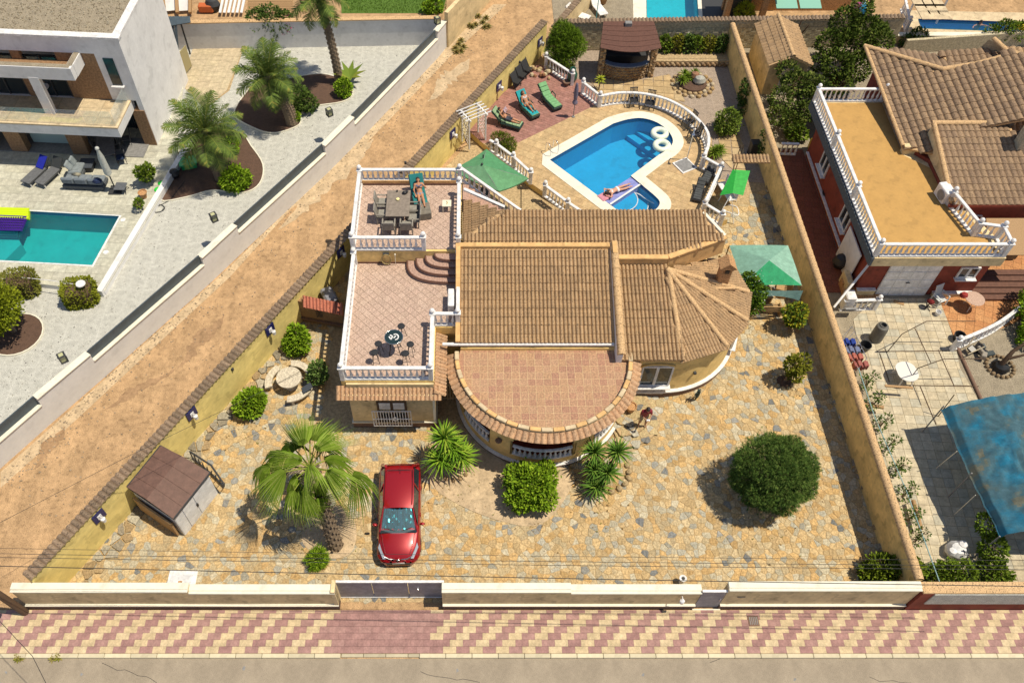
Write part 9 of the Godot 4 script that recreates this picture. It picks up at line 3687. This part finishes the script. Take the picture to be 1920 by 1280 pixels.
func people() -> void:
	mat("skinv",1,1,1,0.65)
	var sk := K(0.46,0.22,0.12)
	var navy := K(0.03,0.04,0.10)
	person("sunbather in a dark patterned bikini lying on the teal towel of the upper terrace", recline(V(-2.48, F2+0.38,-29.75),0.2,0.72,0.0,2), sk, K(0.02,0.013,0.01), [["bikini_top", K(0.12,0.13,0.22), "top"], ["bikini_bottom", K(0.15,0.2,0.3), "bottom"]])
	var j := recline(G(988,208, DK)+V(-0.02,0.36,-0.12),0.55,0.75,0.18,0)
	person("sunbather with raised knees on the turquoise towel beside the empty lounger", j, K(0.42,0.2,0.11), K(0.12,0.05,0.025), [["bikini_top", K(0.5,0.5,0.55), "top"], ["bikini_bottom", K(0.03,0.3,0.36), "bottom"]])
	j=recline(G(950,234, DK)+V(-0.02,0.36,-0.05),1.15,0.8,0.0,1)
	var rd := person("reader in dark shorts lying on the lounger nearest the white arbour", j, K(0.5,0.25,0.14), K(0.03,0.02,0.02), [["shorts", K(0.03,0.035,0.05), "shorts"]], false)
	var b := B.new(); b.col=K(0.5,0.4,0.5)
	var hc: Vector3=(j.hand[0]+j.hand[1])*0.5
	b.T=TX(Basis(UP,1.15)*Basis(Vector3.RIGHT,-0.6), hc)
	b.box(V(-0.09,0.03,0), V(0.17,0.24,0.015),0.004); b.box(V(0.09,0.03,0), V(0.17,0.24,0.015),0.004)
	tag(obj("book", b, "fab"), "open pale book held by the reader on the lounger", "book")
	# face down on the pool ledge
	var xf := TX(Basis(UP, PI/2+0.48), G(1157,357, DK+0.06))
	j = {}
	var t := func(v: Vector3) -> Vector3: return xf*v
	j.hip=[t.call(V(0.085,0.1,0)), t.call(V(-0.085,0.1,0))]
	j.knee=[t.call(V(0.09,0.07,0.42)), t.call(V(-0.13,0.07,0.41))]
	j.ank=[t.call(V(0.07,0.08,0.82)), t.call(V(-0.14,0.08,0.81))]
	j.toe=[t.call(V(0.08,0.03,0.95)), t.call(V(-0.15,0.03,0.94))]
	j.sho=[t.call(V(0.175,0.12,-0.46)), t.call(V(-0.175,0.12,-0.46))]
	j.elb=[t.call(V(0.36,0.08,-0.6)), t.call(V(-0.36,0.08,-0.62))]
	j.wri=[t.call(V(0.15,0.08,-0.74)), t.call(V(-0.14,0.08,-0.76))]
	j.hand=[t.call(V(0.06,0.08,-0.78)), t.call(V(-0.05,0.08,-0.79))]
	j.palm=[Vector3.DOWN, Vector3.DOWN]
	j.head=t.call(V(0,0.16,-0.68))
	j.face=(xf.basis*V(0.6,-0.7,0)).normalized()
	person("sunbather in white shorts lying face down on the lilac ledge of the pool", j, K(0.55,0.3,0.2), K(0.025,0.016,0.012), [["shorts", K(0.75,0.75,0.8), "bottom"], ["strap", K(0.6,0.6,0.62), "top"]])
	# standing on the porch steps, bent over what the hands hold
	var p := G(1203,797,0.30)
	j = {}
	j.hip=[p+V(-0.09,0.86,0.0), p+V(0.09,0.86,0.0)]
	j.knee=[p+V(-0.12,0.47,0.04), p+V(0.13,0.47,0.06)]
	j.ank=[p+V(-0.14,0.08,-0.02), p+V(0.15,0.08,0.02)]
	j.toe=[p+V(-0.15,0.03,0.12), p+V(0.2,0.03,0.16)]
	j.sho=[p+V(-0.15,1.33,0.10), p+V(0.19,1.33,0.06)]
	j.elb=[p+V(-0.22,1.07,0.12), p+V(0.27,1.07,0.1)]
	j.wri=[p+V(-0.04,1.04,0.3), p+V(0.16,1.04,0.3)]
	j.hand=[p+V(0.04,1.05,0.36), p+V(0.1,1.05,0.37)]
	j.palm=[V(0,1,-0.3), V(0,1,-0.3)]
	j.head=p+V(0.03,1.55,0.16)
	j.face=V(0.1,-0.6,0.8)
	person("person in maroon shirt and grey shorts on the porch steps looking down at a phone", j, K(0.4,0.22,0.14), K(0.02,0.015,0.015), [["shirt", K(0.22,0.012,0.03), "shirt"], ["shorts", K(0.24,0.2,0.15), "shorts"]], false)
	b=B.new(); b.col=K(0.04,0.04,0.05)
	b.T=TX(Basis(Vector3.RIGHT,0.4), p+V(0.08,1.07,0.39))
	b.box(ZE, V(0.16,0.012,0.09),0.004)
	b.col=K(0.7,0.7,0.75)
	b.box(V(0,0.007,0), V(0.14,0.006,0.075))
	tag(obj("phone", b, "plast"), "phone held by the person in the maroon shirt", "phone")
	# a swimmer in the far pool
	p=G(1837,46,-0.15)
	j = {}
	j.hip=[p+V(-0.09,-0.45,-0.1), p+V(0.09,-0.45,-0.1)]
	j.knee=[p+V(-0.1,-0.7,-0.4), p+V(0.1,-0.75,-0.35)]
	j.ank=[p+V(-0.1,-0.95,-0.65), p+V(0.1,-1.0,-0.6)]
	j.toe=[p+V(-0.1,-1.02,-0.75), p+V(0.1,-1.08,-0.7)]
	j.sho=[p+V(-0.18,-0.02,0), p+V(0.18,-0.02,0)]
	j.elb=[p+V(-0.4,0.02,0.15), p+V(0.42,0.0,0.12)]
	j.wri=[p+V(-0.55,0.06,0.32), p+V(0.6,0.03,0.3)]
	j.hand=[p+V(-0.6,0.06,0.42), p+V(0.66,0.03,0.4)]
	j.palm=[Vector3.DOWN, Vector3.DOWN]
	j.head=p+V(0,0.22,0.05)
	j.face=V(0.1,0.0,1)
	person("swimmer with dark hair in the long blue pool in the far corner", j, K(0.4,0.2,0.13), K(0.02,0.015,0.01), [["swimsuit", K(0.02,0.02,0.05), "bottom"]], false)

# ---------- the red car ----------
func car() -> void:
	var o := thing("red_car", "dark red hatchback parked nose to the street on the flagstones", "car", G(745,975,0.0)+V(0.13,0,-0.08),0.025)
	# stations from tail to nose: z, half width low, half width belt, height of belt edge, height of centre
	var st := [[-2.14,0.55,0.60,0.72,0.74], [-2.08,0.76,0.78,0.90,0.94], [-1.85,0.84,0.83,0.96,1.0], [-1.2,0.89,0.85,0.97,1.0], [0.0,0.88,0.83,0.93,0.96], [0.75,0.88,0.82,0.90,0.97], [1.05,0.89,0.80,0.88,0.975], [1.5,0.89,0.74,0.80,0.905], [1.85,0.85,0.64,0.70,0.80], [2.06,0.72,0.54,0.60,0.665], [2.16,0.55,0.46,0.50,0.53]]
	var rings := []
	for s: Array in st:
		var r := []
		for q: Array in [[-0.90,0.22], [-1.0,0.38], [-1.01,0.56]]: r.append(V(q[0]*s[1], minf(q[1], s[3]), s[0]))
		r.append(V(-s[2]-0.02, s[3]-0.05, s[0])); r.append(V(-s[2]+0.06, s[3]+0.01, s[0]))
		r.append(V(-s[2]*0.55, lerpf(s[3], s[4],0.75), s[0])); r.append(V(0, s[4], s[0]))
		for i in range(5,-1,-1): r.append(V(-r[i].x, r[i].y, r[i].z))
		rings.append(r)
	var b := B.new()
	var nr := func(i: int, k: int) -> Vector3:
		var a: Vector3=rings[mini(i+1, rings.size()-1)][k]-rings[maxi(i-1,0)][k]
		var c: Vector3=rings[i][mini(k+1,12)]-rings[i][maxi(k-1,0)]
		var n := a.cross(c).normalized()
		var ctr := V(0,0.55, rings[i][k].z)
		return n if n.dot(rings[i][k]-ctr) > 0 else -n
	for i in rings.size()-1:
		for k in 12:
			b.tri(rings[i][k], rings[i+1][k], rings[i+1][k+1], nr.call(i, k), nr.call(i+1, k), nr.call(i+1, k+1))
			b.tri(rings[i][k], rings[i+1][k+1], rings[i][k+1], nr.call(i, k), nr.call(i+1, k+1), nr.call(i, k+1))
	for e: int in [0, rings.size()-1]:
		for k in range(1,12): b.flat(rings[e][0], rings[e][k], rings[e][k+1], V(0,0,-1 if e == 0 else 1))
	obj("body", b, "carred", o)
	# roof shell and pillars
	var rf_ := []
	for s: Array in [[-1.75,0.56,1.36], [-1.55,0.60,1.45], [-0.9,0.63,1.51], [-0.2,0.635,1.515], [0.22,0.60,1.46]]:
		var r := []
		for k in 9:
			var u := k/4.0-1.0
			r.append(V(u*s[1], s[2]+0.045*(1-u*u)-0.035*pow(absf(u),6), s[0]))
		rf_.append(r)
	b=B.new()
	for i in rf_.size()-1:
		for k in 8:
			var n0 := V((k/4.0-1.0)*0.22,1,0.0).normalized(); var n1 := V(((k+1)/4.0-1.0)*0.22,1,0.0).normalized()
			var tz := [-0.45,-0.18,-0.04,0.1,0.2]
			var na := (n0+V(0,0, tz[i])).normalized(); var nb := (n1+V(0,0, tz[i])).normalized()
			var nc := (n1+V(0,0, tz[i+1])).normalized(); var nd := (n0+V(0,0, tz[i+1])).normalized()
			b.tri(rf_[i][k], rf_[i][k+1], rf_[i+1][k+1], na, nb, nc)
			b.tri(rf_[i][k], rf_[i+1][k+1], rf_[i+1][k], na, nc, nd)
	var ro := obj("roof", b, "carred", o)
	b=B.new()
	for s: float in [-1,1]:
		b.tube([V(s*0.60,1.47,0.22), V(s*0.76,0.97,1.02)],0.035,5)
		b.tube([V(s*0.57,1.38,-1.74), V(s*0.74,0.98,-2.0)],0.07,5)
		b.tube([V(s*0.635,1.5,-0.85), V(s*0.82,0.97,-0.75)],0.03,5)
	obj("pillar", b, "carred", ro)
	b=B.new()
	for s: float in [-1,1]: b.beam(V(s*0.57,1.535,-1.5), V(s*0.57,1.53,0.1),0.025,0.03, UP,0.008)
	obj("roof_rail", b, "darkred", ro)
	# glass
	b=B.new()
	for k in 8:
		var u0 := k/4.0-1.0; var u1 := (k+1)/4.0-1.0
		for r in 3:
			var f0 := r/3.0; var f1 := (r+1)/3.0
			var g := func(u: float, f: float) -> Vector3: return V(u*lerpf(0.585,0.75, f), lerpf(1.485,0.975, f)-0.03*absf(u), lerpf(0.24,1.06, f)-0.14*u*u+0.06)
			b.quad(g.call(u0, f0), g.call(u1, f0), g.call(u1, f1), g.call(u0, f1))
	obj("windscreen", b, mat("wscreen",0.55,0.75,0.8,0.03, "",1.0, {"alpha": 0.12}), o)
	b=B.new()   # folded foil sunshade behind the windscreen
	var nz := FastNoiseLite.new(); nz.seed=3; nz.frequency=2.6
	var cr := func(u: float, f: float) -> Vector3: return V(u*lerpf(0.53,0.67, f), lerpf(1.43,0.945, f)+0.12*nz.get_noise_2d(u*2.0, f*1.2), lerpf(0.24,0.98, f)-0.13*u*u+0.09*nz.get_noise_2d(u*3.0+9, f*0.8))
	for k in 24:
		for r in 8: b.quad(cr.call(k/12.0-1.0, r/8.0), cr.call((k+1)/12.0-1.0, r/8.0), cr.call((k+1)/12.0-1.0, (r+1)/8.0), cr.call(k/12.0-1.0, (r+1)/8.0))
	obj("sunshade", b, mat("foil",0.02,0.20,0.25,0.22, "",1.0, {"metal": 0.85}), o)
	b=B.new()
	b.beam(V(-0.74,0.965,1.02), V(0.74,0.965,1.02),0.12,0.03)
	b.quad(V(-0.52,1.4,-1.78), V(0.52,1.4,-1.78), V(0.66,1.0,-2.02), V(-0.66,1.0,-2.02))
	obj("rear_window", b, "glass", o)
	for s: float in [-1,1]:
		for q: Array in [[-1.62,-0.9], [-0.8,0.16]]:
			b=B.new()
			var dz := 0.62 if q[1] > 0 else 0.0
			b.quad(V(s*0.615,1.45, q[0]), V(s*0.625,1.46, q[1]), V(s*0.80,0.98, q[1]+dz), V(s*0.805,0.99, q[0]-0.1))
			obj("side_window", b, "glass", o)
		b=B.new()
		b.sph(V(s*0.97,1.0,0.72), V(0.12,0.08,0.07),8)
		obj("mirror", b, "carred", o)
		b=B.new()   # swept headlight
		var h := [V(s*0.50,0.70,2.06), V(s*0.62,0.66,2.04), V(s*0.81,0.80,1.62), V(s*0.755,0.835,1.44), V(s*0.66,0.80,1.72)]
		var hcx := V(s*0.66,0.80,1.78)
		for i in 5: b.flat(hcx+V(0,0.03,0.02), h[i]+V(0,0.012,0.01), h[(i+1) % 5]+V(0,0.012,0.01), V(s*0.3,0.8,0.5).normalized())
		obj("headlight", b, mat("lamp",0.62,0.66,0.7,0.12, "",1.0, {"metal": 0.5}), o)
		b=B.new()
		b.sph(V(s*0.74,0.86,-2.05), V(0.1,0.16,0.06),7)
		obj("tail_light", b, "darkred", o)
		for z: float in [-1.3,1.3]:
			b=B.new()
			b.lathe([U(0.18,-0.1), U(0.31,-0.1), U(0.33,-0.06), U(0.33,0.06), U(0.31,0.1), U(0.18,0.1)],18)
			var w := Node3D.new()
			w.transform=TX(Basis(BK, PI/2), V(s*0.79,0.33, z))
			place(w, "wheel", o)
			obj("tyre", b, "tyre", w)
			b=B.new()
			b.lathe([U(0,0.07), U(0.19,0.09), U(0.2,-0.09), U(0,-0.07)],14)
			obj("rim", b, "chrome", w)
	b=B.new()
	for s: float in [-1,1]: b.tube([V(s*0.12,0.67,2.08), V(s*0.36,0.70,2.07), V(s*0.6,0.76,1.96)], [0.02,0.022,0.012],5)
	b.sph(V(0,0.66,2.11), V(0.1,0.07,0.04),8)
	obj("grille_trim", b, "chrome", o)
	b=B.new()
	b.box(V(0,0.38,2.14), V(0.95,0.16,0.08),0.02)
	obj("lower_grille", b, "black", o)
	b=B.new()
	b.box(V(0,0.50,2.18), V(0.5,0.1,0.02),0.004)
	obj("number_plate", b, "white", o)
	for s: float in [-1,1]:
		for z: float in [-0.85,0.35]:
			b=B.new()
			b.box(V(s*0.885,0.80, z-0.12), V(0.03,0.03,0.2),0.01)
			obj("door_handle", b, "carred", o)
	b=B.new()
	b.tube([V(-0.5,1.565,-1.45), V(0.5,1.565,-1.45)],0.012,4)
	obj("roof_seam", b, "black", o)
	b=B.new()
	b.tube([V(0.05,1.56,-1.3), V(0.05,1.72,-1.55)],0.008,4)
	obj("aerial", b, "black", o)
	for s: float in [-1,1]:
		b=B.new()
		b.tube([V(s*0.1,1.02,1.02), V(s*0.55,1.12,0.92)],0.01,4)
		obj("wiper", b, "black", o)
	b=B.new()
	for s: float in [-1,1]:
		for z: float in [-0.82,0.25]: b.tube([V(s*0.885,0.4, z), V(s*0.895,0.6, z), V(s*0.855,0.93, z)],0.006,4)
	obj("door_seam", b, "black", o)
	b=B.new()
	for s: float in [-1,1]: b.tube([V(s*0.5,0.84,1.9), V(s*0.62,0.93,1.45), V(s*0.68,0.985,1.08)],0.008,4)
	obj("bonnet_seam", b, "darkred", o)

func _ready() -> void:
	rng.seed=20240611
	blotch.seed=77
	blotch.frequency=0.02
	blotch.noise_type=FastNoiseLite.TYPE_SIMPLEX
	tile_cols=[]
	for c: Array in [[0.45,0.295,0.155], [0.43,0.28,0.148], [0.47,0.31,0.166], [0.415,0.272,0.145], [0.44,0.29,0.154], [0.39,0.258,0.14], [0.27,0.19,0.125], [0.31,0.22,0.145], [0.235,0.17,0.11], [0.58,0.36,0.20], [0.54,0.33,0.19], [0.50,0.32,0.19], [0.30,0.2,0.12], [0.27,0.18,0.11], [0.335,0.225,0.135], [0.44,0.14,0.085], [0.40,0.125,0.08], [0.47,0.16,0.1]]: tile_cols.append(tc(c[0], c[1], c[2]))
	setup()
	materials()
	M["rtile2"]=M["capt"]
	mat("darkred",0.08,0.002,0.004,0.3, "",1.0, {"coat": 1.0})
	mat("slate2",0.05,0.06,0.075,0.6)
	ground()
	boundary_walls()
	front_walls()
	house()
	terrace_rails()
	villa()
	neighbour()
	north_side()
	furniture()
	villa_things()
	neighbour_things()
	plants()
	people()
	car()
	cables()
